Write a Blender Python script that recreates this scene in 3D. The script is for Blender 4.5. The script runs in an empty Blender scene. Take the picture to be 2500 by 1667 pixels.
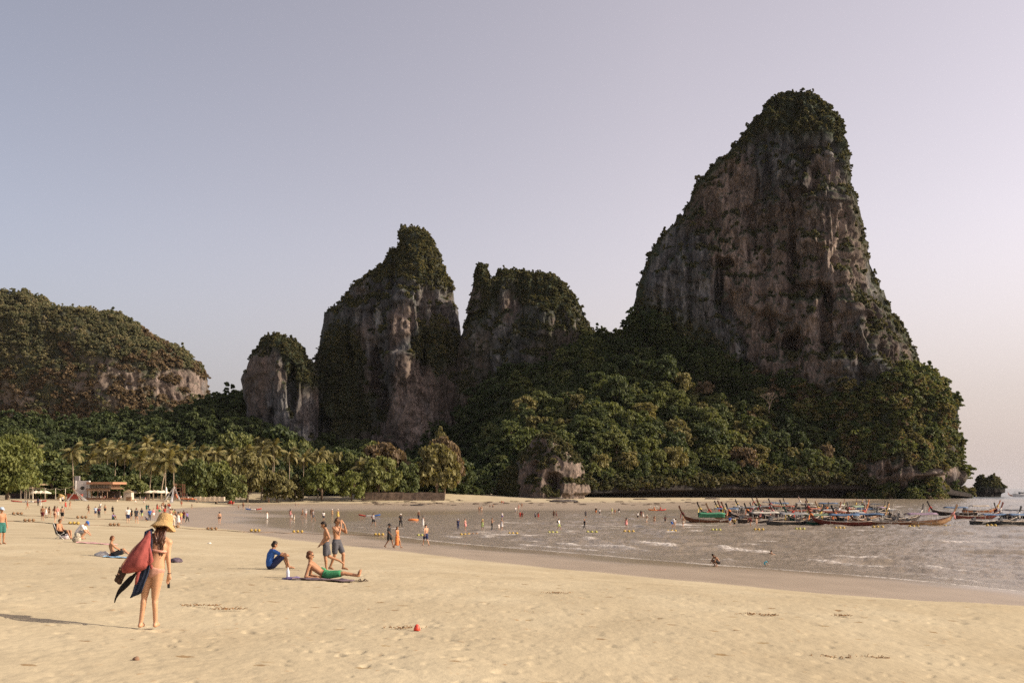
import bpy, bmesh, math, random
import numpy as np
from mathutils import Vector, Matrix, Euler
R = math.radians
rng = np.random.default_rng(7)
random.seed(7)
SC = bpy.context.scene
COL = SC.collection

# ------------------------------------------------------------------ camera, sky, sun, exposure
F = 2430.0            # focal length in photo pixels (photo is 2500 x 1667)
CX, HY = 1250.0, 1191.0   # principal column, horizon row
CZ = 5.6              # eye height above the sea
cam = bpy.data.cameras.new('camera')
cam.sensor_width = 36.0
cam.lens = 36.0 * F / 2500
cam.shift_y = (HY - 833.5) / 2500
cam.clip_start = 0.1
cam.clip_end = 30000
camo = bpy.data.objects.new('camera', cam)
camo.location = (0, 0, CZ)
camo.rotation_euler = (R(90), 0, 0)
COL.objects.link(camo)
SC.camera = camo

SUN_EL, SUN_AZ = 30.0, 94.0      # azimuth clockwise from +Y (straight ahead)
W = bpy.data.worlds.new('World')
SC.world = W
W.use_nodes = True
nt = W.node_tree
nt.nodes.clear()
sky = nt.nodes.new('ShaderNodeTexSky')
sky.sky_type = 'NISHITA'
sky.sun_disc = False
sky.sun_elevation = R(SUN_EL)
sky.sun_rotation = R(SUN_AZ)
sky.air_density = 1.0
sky.dust_density = 1.8
sky.ozone_density = 1.5
tint = nt.nodes.new('ShaderNodeMix')
tint.data_type = 'RGBA'
tint.blend_type = 'MULTIPLY'
tint.inputs[0].default_value = 1.0
tint.inputs[7].default_value = (1.13, 0.97, 0.93, 1)
hsv = nt.nodes.new('ShaderNodeHueSaturation')
hsv.inputs['Saturation'].default_value = 0.5
bg = nt.nodes.new('ShaderNodeBackground')
bg.inputs['Strength'].default_value = 0.15
wo = nt.nodes.new('ShaderNodeOutputWorld')
nt.links.new(sky.outputs[0], hsv.inputs['Color'])
nt.links.new(hsv.outputs[0], tint.inputs[6])
# hazy air: the whole dome is paler and warmer towards the sun, bluer and dimmer away from it
tcw = nt.nodes.new('ShaderNodeTexCoord')
dotn = nt.nodes.new('ShaderNodeVectorMath'); dotn.operation = 'DOT_PRODUCT'
dotn.inputs[1].default_value = (math.sin(R(SUN_AZ)), math.cos(R(SUN_AZ)), 0)
nt.links.new(tcw.outputs['Generated'], dotn.inputs[0])
mr = nt.nodes.new('ShaderNodeMapRange'); mr.inputs['From Min'].default_value = -.75; mr.inputs['From Max'].default_value = .08
nt.links.new(dotn.outputs['Value'], mr.inputs['Value'])
hz = nt.nodes.new('ShaderNodeMix'); hz.data_type = 'RGBA'
hz.inputs[6].default_value = (.49, .57, .645, 1); hz.inputs[7].default_value = (.97, .93, .905, 1)
nt.links.new(mr.outputs[0], hz.inputs[0])
hm = nt.nodes.new('ShaderNodeMix'); hm.data_type = 'RGBA'; hm.blend_type = 'MULTIPLY'; hm.inputs[0].default_value = 1.0
sepw = nt.nodes.new('ShaderNodeSeparateXYZ'); nt.links.new(tcw.outputs['Generated'], sepw.inputs[0])
mh = nt.nodes.new('ShaderNodeMapRange'); mh.interpolation_type = 'SMOOTHSTEP'
mh.inputs['From Min'].default_value = .26; mh.inputs['From Max'].default_value = -.02; mh.inputs['To Max'].default_value = .9
nt.links.new(sepw.outputs['Z'], mh.inputs['Value'])
hl = nt.nodes.new('ShaderNodeMix'); hl.data_type = 'RGBA'
nt.links.new(mh.outputs[0], hl.inputs[0]); nt.links.new(tint.outputs[2], hl.inputs[6]); hl.inputs[7].default_value = (2.95, 2.62, 2.55, 1)
nt.links.new(hl.outputs[2], hm.inputs[6]); nt.links.new(hz.outputs[2], hm.inputs[7])
nt.links.new(hm.outputs[2], bg.inputs[0])
nt.links.new(bg.outputs[0], wo.inputs[0])

sun = bpy.data.lights.new('sun', 'SUN')
sun.energy = 4.6
sun.angle = R(0.6)
sun.color = (1.0, 0.86, 0.68)
suno = bpy.data.objects.new('sun', sun)
_az, _el = R(SUN_AZ), R(SUN_EL)
TOSUN = Vector((math.sin(_az) * math.cos(_el), math.cos(_az) * math.cos(_el), math.sin(_el)))
suno.rotation_euler = TOSUN.to_track_quat('Z', 'Y').to_euler()
suno.location = (200, -60, 300)
COL.objects.link(suno)

vs = SC.view_settings
vs.view_transform = 'Standard'
vs.look = 'None'
vs.exposure = 0.5
vs.gamma = 1.0
vs.use_curve_mapping = False
SC.cycles.use_denoising = False
SC.cycles.max_bounces = 5
SC.cycles.diffuse_bounces = 3
SC.cycles.glossy_bounces = 2
SC.cycles.transmission_bounces = 2
SC.cycles.transparent_max_bounces = 6
SC.cycles.volume_bounces = 0
SC.cycles.sample_clamp_indirect = 2.0
SC.cycles.sample_clamp_direct = 3.0

# ------------------------------------------------------------------ helpers
K = 2500.0 / 2352.0

def wpt(px, py, Y):
    return Vector(((px - CX) / F * Y, Y, CZ - (py - HY) / F * Y))

def zpx(py, Y):
    return CZ - (py - HY) / F * Y

def xpx(px, Y):
    return (px - CX) / F * Y

def _hash(ix, iy, iz):
    h = (ix.astype(np.int64) * 374761393 + iy.astype(np.int64) * 668265263 + iz.astype(np.int64) * 2147483647) & 0x7fffffff
    h = ((h ^ (h >> 13)) * 1274126177) & 0x7fffffff
    h = ((h ^ (h >> 16)) * 2246822519) & 0x7fffffff
    return (h ^ (h >> 15)) & 0xffff

def pn(x, y, z=0.0, seed=0):
    """gradient noise, about -1..1"""
    x = np.asarray(x, float); y = np.asarray(y, float)
    z = np.asarray(z, float)
    x, y, z = np.broadcast_arrays(x, y, z)
    x0 = np.floor(x); y0 = np.floor(y); z0 = np.floor(z)
    fx, fy, fz = x - x0, y - y0, z - z0
    ux, uy, uz = (t * t * t * (t * (t * 6 - 15) + 10) for t in (fx, fy, fz))
    out = 0.0
    for dx in (0, 1):
        wx = ux if dx else 1 - ux
        for dy in (0, 1):
            wy = uy if dy else 1 - uy
            for dz in (0, 1):
                wz = uz if dz else 1 - uz
                h = _hash(x0 + dx + seed * 17, y0 + dy + seed * 31, z0 + dz + seed * 7)
                a = h / 65536.0 * 6.28318
                c = ((h * 37) & 0xffff) / 32768.0 - 1
                s = np.sqrt(np.maximum(0, 1 - c * c))
                out = out + wx * wy * wz * (np.cos(a) * s * (fx - dx) + np.sin(a) * s * (fy - dy) + c * (fz - dz))
    return out * 1.6

def fbm(x, y, z=0.0, oct=4, seed=0, gain=0.5):
    o, a, f = 0.0, 1.0, 1.0
    for i in range(oct):
        o = o + a * pn(np.asarray(x) * f, np.asarray(y) * f, np.asarray(z) * f, seed + i * 3)
        a *= gain; f *= 2.03
    return o

def sstep(a, b, x):
    t = np.clip((x - a) / (b - a), 0, 1)
    return t * t * (3 - 2 * t)

def tag(o, label=None, cat=None, group=None, kind=None):
    if label: o['label'] = label
    if cat: o['category'] = cat
    if group: o['group'] = group
    if kind: o['kind'] = kind
    return o

def empty(name, loc=(0, 0, 0), rz=0.0, s=1.0):
    o = bpy.data.objects.new(name, None)
    o.location = loc
    o.rotation_euler = (0, 0, rz)
    o.scale = (s, s, s)
    o.empty_display_size = 0.3
    COL.objects.link(o)
    return o

def mesh_obj(name, me, parent=None, m=None):
    o = bpy.data.objects.new(name, me)
    COL.objects.link(o)
    if parent is not None: o.parent = parent
    if m is not None:
        if len(me.materials) == 0: me.materials.append(None)
        o.material_slots[0].link = 'OBJECT'
        o.material_slots[0].material = m
    return o

def copy_tree(o, parent=None):
    c = o.copy()
    COL.objects.link(c)
    c.parent = parent
    for ch in list(o.children):
        copy_tree(ch, c)
    return c

def np_mesh(name, V, Fq, smooth=True):
    """mesh from numpy verts (n,3) and quads/tris (m,4)/(m,3)"""
    V = np.asarray(V, np.float32); Fq = np.asarray(Fq, np.int32)
    me = bpy.data.meshes.new(name)
    me.vertices.add(len(V)); me.vertices.foreach_set('co', V.ravel())
    k = Fq.shape[1]
    me.loops.add(Fq.size); me.loops.foreach_set('vertex_index', Fq.ravel())
    me.polygons.add(len(Fq))
    me.polygons.foreach_set('loop_start', np.arange(0, Fq.size, k, dtype=np.int32))
    try: me.polygons.foreach_set('loop_total', np.full(len(Fq), k, np.int32))
    except Exception: pass
    me.update(calc_edges=True)
    me.polygons.foreach_set('use_smooth', np.full(len(Fq), smooth, bool))
    me.validate()
    return me

def grid_faces(nu, nv, wrap=False):
    """verts indexed [i*nv+j]; i 0..nu-1, j 0..nv-1"""
    i = np.arange(nu - 1 if not wrap else nu)[:, None]; j = np.arange(nv - 1)[None, :]
    i2 = (i + 1) % nu
    return np.stack([i * nv + j, i2 * nv + j, i2 * nv + j + 1, i * nv + j + 1], -1).reshape(-1, 4)

def attr(me, name, vals, typ='FLOAT'):
    a = me.attributes.new(name, typ, 'POINT')
    a.data.foreach_set('value' if typ != 'FLOAT_VECTOR' else 'vector', np.asarray(vals, np.int32 if typ == 'INT' else np.float32).ravel())

class MB:
    """collects simple solids into one mesh"""
    def __init__(s): s.v = []; s.f = []
    def add(s, V, Fs):
        b = len(s.v)
        s.v.extend([tuple(p) for p in V]); s.f.extend([tuple(b + i for i in f) for f in Fs])
        return s
    def box(s, c, d, rot=None):
        c = Vector(c); hx, hy, hz = d[0] / 2, d[1] / 2, d[2] / 2
        V = [Vector((x, y, z)) for x in (-hx, hx) for y in (-hy, hy) for z in (-hz, hz)]
        if rot is not None:
            m = Euler(rot).to_matrix(); V = [m @ v for v in V]
        return s.add([v + c for v in V], [(0, 1, 3, 2), (4, 6, 7, 5), (0, 4, 5, 1), (2, 3, 7, 6), (0, 2, 6, 4), (1, 5, 7, 3)])
    def cap(s, p0, p1, r0, r1=None, n=10, k=3):
        """tapered capsule"""
        p0 = Vector(p0); p1 = Vector(p1); r1 = r0 if r1 is None else r1
        ax = p1 - p0
        if ax.length < 1e-6: ax = Vector((0, 0, 1e-4))
        d = ax.normalized()
        u = d.orthogonal().normalized(); w = d.cross(u)
        rings = [(p0 - d * r0 * math.cos(a), r0 * math.sin(a)) for a in [math.pi / 2 * (i + .35) / k for i in range(k)]]
        rings += [(p1 + d * r1 * math.cos(a), r1 * math.sin(a)) for a in [math.pi / 2 * (k - 1 - i + .35) / k for i in range(k)]]
        rings.insert(k, (p0, r0)); rings.insert(k + 1, (p1, r1))
        return s.rings([[c + (u * math.cos(t) + w * math.sin(t)) * r for t in [2 * math.pi * j / n for j in range(n)]] for c, r in rings])
    def rings(s, rs, closed=True):
        n = len(rs[0]); V = [p for r in rs for p in r]; Fs = []
        for i in range(len(rs) - 1):
            for j in range(n if closed else n - 1):
                j2 = (j + 1) % n
                Fs.append((i * n + j, i * n + j2, (i + 1) * n + j2, (i + 1) * n + j))
        if closed:
            Fs.append(tuple(range(n - 1, -1, -1))); Fs.append(tuple((len(rs) - 1) * n + j for j in range(n)))
        return s.add(V, Fs)
    def tube(s, pts, rad, n=6):
        pts = [Vector(p) for p in pts]
        rs = []
        up = Vector((0, 0, 1))
        for i, p in enumerate(pts):
            d = (pts[min(i + 1, len(pts) - 1)] - pts[max(i - 1, 0)]).normalized()
            u = d.cross(up)
            if u.length < .05: u = d.cross(Vector((1, 0, 0)))
            u.normalize(); w = u.cross(d)
            r = rad[i] if isinstance(rad, (list, tuple)) else rad
            rs.append([p + (u * math.cos(t) + w * math.sin(t)) * r for t in [2 * math.pi * j / n for j in range(n)]])
        return s.rings(rs)
    def ell(s, c, r, n=12, k=8, rot=None):
        c = Vector(c); m = Euler(rot).to_matrix() if rot is not None else Matrix.Identity(3)
        rs = []
        for i in range(k + 1):
            a = math.pi * (i + .02) / (k + .04) ; z = -math.cos(a); q = max(math.sin(a), .03)
            rs.append([c + m @ Vector((r[0] * q * math.cos(t), r[1] * q * math.sin(t), r[2] * z)) for t in [2 * math.pi * j / n for j in range(n)]])
        return s.rings(rs)
    def loft(s, pts, wid, dep, lat, n=14):
        pts = [Vector(p) for p in pts]; lat = Vector(lat).normalized(); rs = []
        for i, p in enumerate(pts):
            d = (pts[min(i + 1, len(pts) - 1)] - pts[max(i - 1, 0)]).normalized()
            l = (lat - d * lat.dot(d)).normalized(); w = d.cross(l)
            rs.append([p + l * math.cos(t) * wid[i] + w * math.sin(t) * dep[i] for t in [2 * math.pi * j / n for j in range(n)]])
        return s.rings(rs)
    def mesh(s, name, smooth=True):
        me = bpy.data.meshes.new(name)
        me.from_pydata(s.v, [], s.f); me.update()
        if smooth: me.polygons.foreach_set('use_smooth', [True] * len(me.polygons))
        return me
    def build(s, name, m, parent=None, smooth=False):
        return mesh_obj(name, s.mesh(name, smooth), parent, m)
    def remesh(s, name, vox, smooth=4):
        me = s.mesh(name)
        bm = bmesh.new(); bm.from_mesh(me); bmesh.ops.recalc_face_normals(bm, faces=bm.faces); bm.to_mesh(me); bm.free()
        o = bpy.data.objects.new('tmp', me); COL.objects.link(o)
        r = o.modifiers.new('r', 'REMESH'); r.mode = 'VOXEL'; r.voxel_size = vox; r.use_smooth_shade = True
        if smooth:
            sm = o.modifiers.new('s', 'SMOOTH'); sm.factor = .5; sm.iterations = smooth
        dg = bpy.context.evaluated_depsgraph_get()
        out = bpy.data.meshes.new_from_object(o.evaluated_get(dg))
        out.name = name
        bpy.data.objects.remove(o); bpy.data.meshes.remove(me)
        out.materials.clear()
        return out

# ------------------------------------------------------------------ materials
MATS = {}
def nodes_mat(name):
    m = bpy.data.materials.new(name); m.use_nodes = True
    n = m.node_tree; b = n.nodes['Principled BSDF']
    return m, n, b
def N(n, typ, **kw):
    x = n.nodes.new(typ)
    for k, v in kw.items():
        if hasattr(x, k): setattr(x, k, v)
        else: x.inputs[k].default_value = v
    return x
def ramp(n, stops, interp='LINEAR'):
    x = n.nodes.new('ShaderNodeValToRGB'); x.color_ramp.interpolation = interp
    e = x.color_ramp.elements
    while len(e) < len(stops): e.new(.5)
    for i, (p, c) in enumerate(stops):
        e[i].position = p; e[i].color = (*c, 1) if len(c) == 3 else c
    return x
def mixc(n, fac, a, b, mode='MIX'):
    x = n.nodes.new('ShaderNodeMix'); x.data_type = 'RGBA'; x.blend_type = mode
    for sock, v in ((x.inputs[0], fac), (x.inputs[6], a), (x.inputs[7], b)):
        if isinstance(v, (int, float)): sock.default_value = v
        elif isinstance(v, tuple): sock.default_value = (*v, 1) if len(v) == 3 else v
        else: n.links.new(v, sock)
    return x.outputs[2]
def mth(n, op, a, b=0.0, clamp=False):
    x = n.nodes.new('ShaderNodeMath'); x.operation = op; x.use_clamp = clamp
    for sock, v in ((x.inputs[0], a), (x.inputs[1], b)):
        if isinstance(v, (int, float)): sock.default_value = v
        else: n.links.new(v, sock)
    return x.outputs[0]
def M(name, col, rough=.8, var=.18, scale=9.0, spec=.25, bump=0.0, metal=0.0):
    if name in MATS: return MATS[name]
    m, n, b = nodes_mat(name)
    tc = N(n, 'ShaderNodeTexCoord')
    no = N(n, 'ShaderNodeTexNoise', Scale=scale, Detail=4.0)
    n.links.new(tc.outputs['Object'], no.inputs['Vector'])
    lo = tuple(c * (1 - var) for c in col); hi = tuple(min(1, c * (1 + var)) for c in col)
    r = ramp(n, [(.3, lo), (.7, hi)])
    n.links.new(no.outputs[0], r.inputs[0]); n.links.new(r.outputs[0], b.inputs['Base Color'])
    b.inputs['Roughness'].default_value = rough; b.inputs['Specular IOR Level'].default_value = spec
    b.inputs['Metallic'].default_value = metal
    if bump:
        bp = N(n, 'ShaderNodeBump', Strength=bump, Distance=.02)
        n.links.new(no.outputs[0], bp.inputs['Height']); n.links.new(bp.outputs[0], b.inputs['Normal'])
    MATS[name] = m
    return m
# ------------------------------------------------------------------ ground height: thin-plate spline through surveyed points
def _cp():
    P = []
    def px(x, y, z): P.append((*(lambda Y: (xpx(x, Y), Y))((CZ - z) * F / (y - HY)), z))
    for t in [(355, 1533, 3.55), (0, 1491, 3.72), (820, 1390, 2.72), (10, 1328, 2.95), (280, 1363, 2.65), (147, 1314, 2.7),
              (2500, 1494, .85), (1900, 1440, .85), (1300, 1382, .82), (957, 1340, .75), (744, 1318, .75), (620, 1300, .75), (480, 1287, .8),
              (2500, 1446, 0), (2150, 1410, 0), (1700, 1376, 0), (1300, 1342, 0), (1050, 1320, 0), (900, 1301, 0), (790, 1291, .02),
              (2500, 1380, -.8), (2000, 1345, -.6), (1600, 1318, -.5), (1300, 1300, -.3), (1100, 1290, -.2), (950, 1280, -.12),
              (1800, 1285, -.6), (2300, 1290, -1.2), (2400, 1240, -1.5), (1400, 1275, -.3), (1200, 1270, -.22), (1600, 1262, -.35), (2050, 1250, -.8),
              (810, 1278, 0.0), (880, 1270, 0), (1000, 1259, 0), (1120, 1254, 0), (1300, 1246, 0), (1700, 1243, 0), (1900, 1236, 0), (2050, 1227, 0), (2150, 1219, 0),
              (560, 1275, .22), (650, 1265, .14), (640, 1285, .2), (720, 1258, .16), (500, 1262, .4),
              (104, 1271, 1.7), (350, 1278, 1.5), (415, 1290, 1.3), (255, 1252, 1.1), (67, 1243, 1.6), (460, 1275, .7), (330, 1245, .9),
              (215, 1221, 2.4), (60, 1224, 2.6), (330, 1221, 2.3), (430, 1222, 2.0),
              (560, 1233, .6), (500, 1243, .5), (700, 1213, 2.3), (560, 1215, 2.3), (900, 1216, 2.0), (1000, 1217, 1.8), (1120, 1219, 1.4),
              (700, 1232, .5), (900, 1240, .18), (900, 1226, .8), (700, 1222, 1.4), (1250, 1236, .25), (1250, 1223, .9), (1600, 1236, .2), (1600, 1222, .8), (1900, 1227, .25),
              (1800, 1217, .8), (2000, 1220, .25)]: px(*t)
    P += [(0, 0, 3.85), (-6, 0, 4.2), (7, 0, 3.3), (-5, 9, 3.85), (0, 9.5, 3.6), (5, 10, 3.22), (16, 30, 2.0), (10, 20, 2.72), (0, 22, 3.0), (-14, 25, 3.5),
          (40, 10, -.2), (60, 60, -2), (90, 110, -2), (150, 200, -2.5), (260, 330, -3.5), (330, 500, -4), (300, 620, -4),
          (-60, 60, 3.6), (-110, 120, 3.2), (-150, 220, 3.2), (-60, 0, 4.6), (-40, -40, 4.6), (30, -40, 1.8), (-200, 330, 5), (-90, 340, 4), (-40, 380, 4.5), (0, 420, 2.5),
          (40, 470, 1.5), (120, 530, .8), (-200, 420, 8), (-250, 150, 4)]
    return np.array(P)
_C = _cp(); _S = 100.0
def _tps_fit():
    X = _C[:, :2] / _S; n = len(X)
    d2 = ((X[:, None] - X[None]) ** 2).sum(-1)
    Km = .5 * d2 * np.log(d2 + 1e-12) + np.eye(n) * 2e-5
    Pm = np.c_[np.ones(n), X]
    A = np.block([[Km, Pm], [Pm.T, np.zeros((3, 3))]])
    return np.linalg.solve(A, np.r_[_C[:, 2], 0, 0, 0])
_w = _tps_fit()
def ground(x, y):
    x = np.atleast_1d(np.asarray(x, float)); y = np.atleast_1d(np.asarray(y, float))
    sh = x.shape; x = x.ravel(); y = y.ravel()
    out = np.empty(len(x)); n = len(_C)
    for s in range(0, len(x), 20000):
        q = np.c_[x[s:s + 20000], y[s:s + 20000]] / _S
        d2 = ((q[:, None] - _C[None, :, :2] / _S) ** 2).sum(-1)
        out[s:s + 20000] = (.5 * d2 * np.log(d2 + 1e-12)) @ _w[:n] + _w[n] + q @ _w[n + 1:]
    # beyond the surveyed bay the sheet settles to a sea bed (right, far) or low land (left)
    r = np.sqrt((x - 60) ** 2 + (y - 240) ** 2)
    far = np.where(x > -120 - .1 * y, -4.5, np.where(y > 300, 6.0, 3.8))
    k = sstep(330, 480, r)
    out = out * (1 - k) + far * k
    return np.clip(out, -5, 9).reshape(sh)
def g1(x, y): return float(ground(x, y)[0])
def gp(px, py, sea=True):
    """first meeting of the sight line through a photo pixel with sand or water"""
    Y = 5.0
    pY = Y
    def f(Y):
        z = g1(xpx(px, Y), Y)
        return zpx(py, Y) - (max(z, 0) if sea else z)
    Ys = np.exp(np.linspace(math.log(5), math.log(900), 400))
    gz = ground((px - CX) / F * Ys, Ys)
    if sea: gz = np.maximum(gz, 0)
    d = CZ - (py - HY) / F * Ys - gz
    i = np.where(d <= 0)[0]
    if len(i) == 0: return Vector((xpx(px, 600), 600, 0))
    i = i[0]; a, b = Ys[i - 1], Ys[i]
    t = d[i - 1] / (d[i - 1] - d[i]); Y = a + (b - a) * t
    x = xpx(px, Y); z = g1(x, Y)
    return Vector((x, Y, max(z, 0) if sea else z))

def polar(r0, r1, nr, a0, a1, na):
    r = np.exp(np.linspace(math.log(r0), math.log(r1), nr)); a = np.radians(np.linspace(a0, a1, na))
    rr, aa = np.meshgrid(r, a, indexing='ij')
    return rr * np.sin(aa), rr * np.cos(aa), rr

def sand_mat():
    m, n, b = nodes_mat('beach_sand')
    geo = N(n, 'ShaderNodeNewGeometry')
    wet = N(n, 'ShaderNodeAttribute', attribute_name='wet')
    film = N(n, 'ShaderNodeAttribute', attribute_name='film')
    n1 = N(n, 'ShaderNodeTexNoise', Scale=.35, Detail=6.0); n2 = N(n, 'ShaderNodeTexNoise', Scale=9.0, Detail=5.0)
    mp = N(n, 'ShaderNodeMapping'); mp.inputs['Scale'].default_value = (1.0, .45, 1)
    n.links.new(geo.outputs['Position'], mp.inputs[0])
    n3 = N(n, 'ShaderNodeTexNoise', Scale=130.0, Detail=3.0)
    n4 = N(n, 'ShaderNodeTexNoise', Scale=2.2, Detail=7.0, Roughness=.65)
    n.links.new(geo.outputs['Position'], n3.inputs['Vector'])
    for q in (n1, n2, n4): n.links.new(mp.outputs[0], q.inputs['Vector'])
    r1 = ramp(n, [(.32, (.372, .312, .208)), (.55, (.415, .354, .241)), (.75, (.456, .396, .275))])
    n.links.new(n1.outputs[0], r1.inputs[0])
    # bits of brown weed and shell, plus footprint shadows painted as dark specks
    sp = ramp(n, [(.60, (0, 0, 0)), (.70, (1, 1, 1))]); n.links.new(n2.outputs[0], sp.inputs[0])
    sp2 = ramp(n, [(.52, (0, 0, 0)), (.66, (1, 1, 1))]); n.links.new(n4.outputs[0], sp2.inputs[0])
    spk = mth(n, 'MULTIPLY', sp.outputs[0], sp2.outputs[0])
    dry = mixc(n, mth(n, 'MULTIPLY', spk, .8), r1.outputs[0], (.30, .17, .075))
    vo = N(n, 'ShaderNodeTexVoronoi', Scale=1.9); vo.inputs['Randomness'].default_value = 1.0
    wob_ = N(n, 'ShaderNodeTexNoise', Scale=14.0, Detail=2.0); n.links.new(geo.outputs['Position'], wob_.inputs['Vector'])
    ad = N(n, 'ShaderNodeVectorMath', operation='MULTIPLY_ADD'); n.links.new(wob_.outputs['Color'], ad.inputs[0]); ad.inputs[1].default_value = (.22, .14, .1); n.links.new(geo.outputs['Position'], ad.inputs[2])
    n.links.new(ad.outputs[0], vo.inputs['Vector'])
    sx = N(n, 'ShaderNodeSeparateColor'); n.links.new(vo.outputs['Color'], sx.inputs[0])
    rad = mth(n, 'MULTIPLY', mth(n, 'SUBTRACT', sx.outputs[0], .50, True), .50)
    bit = mth(n, 'MULTIPLY', mth(n, 'SUBTRACT', rad, vo.outputs['Distance']), 14.0, True)
    dry = mixc(n, mth(n, 'MULTIPLY', bit, .75), dry, mixc(n, sx.outputs[1], (.16, .085, .035), (.27, .19, .09)))  # darker flecks: part litter, part painted footprint shadow
    grain = ramp(n, [(.3, (.88, .88, .88)), (.7, (1.1, 1.1, 1.1))]); n.links.new(n3.outputs[0], grain.inputs[0])
    dry = mixc(n, 1.0, dry, grain.outputs[0], 'MULTIPLY')
    r2 = ramp(n, [(.3, (.25, .195, .135)), (.7, (.315, .25, .178))]); n.links.new(n1.outputs[0], r2.inputs[0])
    c = mixc(n, wet.outputs['Fac'], dry, r2.outputs[0])
    # grey-brown tidal mud where a film of water stands
    c = mixc(n, film.outputs['Fac'], c, (.27, .215, .152))
    n.links.new(c, b.inputs['Base Color'])
    ro = mth(n, 'SUBTRACT', .95, mth(n, 'MULTIPLY', wet.outputs['Fac'], .42))
    ro = mth(n, 'SUBTRACT', ro, mth(n, 'MULTIPLY', film.outputs['Fac'], .34), True)
    n.links.new(ro, b.inputs['Roughness'])
    n.links.new(mth(n, 'MULTIPLY', wet.outputs['Fac'], .5), b.inputs['Specular IOR Level'])
    bp = N(n, 'ShaderNodeBump', Distance=.05)
    n.links.new(mth(n, 'SUBTRACT', .42, mth(n, 'MULTIPLY', wet.outputs['Fac'], .36)), bp.inputs['Strength'])
    hsum = mth(n, 'ADD', mth(n, 'MULTIPLY', n4.outputs[0], .6), mth(n, 'MULTIPLY', n2.outputs[0], .6))
    n.links.new(hsum, bp.inputs['Height'])
    n.links.new(bp.outputs[0], b.inputs['Normal'])
    return m

def build_ground():
    parts = []
    # fine sheet in front of the camera, coarse sheet for the rest; both are the same height function
    mats = sand_mat()
    r = np.concatenate([np.exp(np.linspace(math.log(6.5), math.log(60), 330))[:-1], np.exp(np.linspace(math.log(60), math.log(1100), 190)), np.array([1500, 2500, 5000, 9000.])])
    a = np.concatenate([np.linspace(-180, -34, 40)[:-1], np.linspace(-34, 34, 560), np.linspace(34, 180, 40)[1:]])
    r = np.concatenate([np.array([.02, 1.5, 3, 4.5, 5.8]), r])
    rr, aa = np.meshgrid(r, np.radians(a), indexing='ij')
    x = rr * np.sin(aa); y = rr * np.cos(aa)
    z = ground(x, y)
    fine = sstep(90, 40, rr)
    dryk = sstep(.75, 1.15, z)
    # trodden dry sand: hummocks, pits and footprints
    tread = .022 * fbm(x * .7, y * .7, 0, 4, 5) + .014 * (np.abs(fbm(x * 2.1, y * 2.1, 0, 3, 9)) - .4)
    lay = .5 + .5 * sstep(-.2, .4, fbm(x * .25, y * .25, 0, 3, 25))
    pits = lay * (-.035 * sstep(.5, .72, pn(x * 2.4, y * 2.4, 3.3, 21)) - .035 * sstep(.5, .7, pn(x * 4.4, y * 4.4, 7.1, 23)) + .018 * sstep(.5, .75, pn(x * 3.4, y * 3.4, 1.1, 27)))
    berm = .06 * fbm(x * .12, y * .12, 0, 3, 31)
    z = z + dryk * fine * (tread + pits) + dryk * berm
    z = z + (1 - dryk) * sstep(-.2, .2, z) * (.012 * fbm(x * .25, y * .25, 0, 3, 41) + sstep(200, 250, y) * .06 * np.maximum(0, fbm(x * .15, y * .4, 0, 4, 45)))
    V = np.stack([x, y, z], -1).reshape(-1, 3)
    nu, nv = x.shape
    me = np_mesh('beach', V, grid_faces(nu, nv))
    gz = ground(x, y)
    edge = .83 + .10 * pn(x * .03, y * .03, 0, 51) + .035 * pn(x * .2, y * .2, 0, 52) + .02 * pn(x * .9, y * .9, 0, 53)
    wet = sstep(edge + .045, edge - .05, gz)
    wet = wet * (1 - sstep(285, 330, y) * sstep(.5, .7, gz) * .8)
    film = sstep(.36, .10, gz + .10 * pn(x * .05, y * .12, 0, 61)) * sstep(60, 75, y)
    film = np.maximum(film, sstep(.16, .02, gz + .03 * pn(x * .2, y * .2, 0, 63)) * .8)
    film = film * (1 - .75 * sstep(225, 280, y))
    attr(me, 'wet', wet.ravel()); attr(me, 'film', film.ravel())
    o = mesh_obj('beach_sand', me, None, mats)
    tag(o, 'golden sand beach sloping down to the bay, wet and darker by the water', None, None, 'structure')

def sea_mat():
    m, n, b = nodes_mat('sea_water')
    foam = N(n, 'ShaderNodeAttribute', attribute_name='foam')
    deep = N(n, 'ShaderNodeAttribute', attribute_name='deep')
    geo = N(n, 'ShaderNodeNewGeometry')
    mp = N(n, 'ShaderNodeMapping'); mp.inputs['Scale'].default_value = (.8, 1.6, 1)
    n.links.new(geo.outputs['Position'], mp.inputs[0])
    n1 = N(n, 'ShaderNodeTexNoise', Scale=1.9, Detail=7.0, Roughness=.65); n.links.new(mp.outputs[0], n1.inputs['Vector'])
    n2 = N(n, 'ShaderNodeTexNoise', Scale=3.0, Detail=5.0); n.links.new(geo.outputs['Position'], n2.inputs['Vector'])
    c = mixc(n, deep.outputs['Fac'], (.25, .205, .152), (.125, .138, .142))
    fr = ramp(n, [(.46, (0, 0, 0)), (.54, (1, 1, 1))]); n.links.new(n2.outputs[0], fr.inputs[0])
    fm = mth(n, 'MULTIPLY', foam.outputs['Fac'], mth(n, 'ADD', mth(n, 'MULTIPLY', fr.outputs[0], .75), .25), True)
    c = mixc(n, fm, c, (.62, .58, .53))
    n.links.new(c, b.inputs['Base Color'])
    n.links.new(mth(n, 'ADD', .16, mth(n, 'MULTIPLY', fm, .6)), b.inputs['Roughness'])
    b.inputs['IOR'].default_value = 1.33; b.inputs['Specular IOR Level'].default_value = .5
    bp = N(n, 'ShaderNodeBump', Strength=.9, Distance=.16); n.links.new(n1.outputs[0], bp.inputs['Height']); n.links.new(bp.outputs[0], b.inputs['Normal'])
    return m

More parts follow.
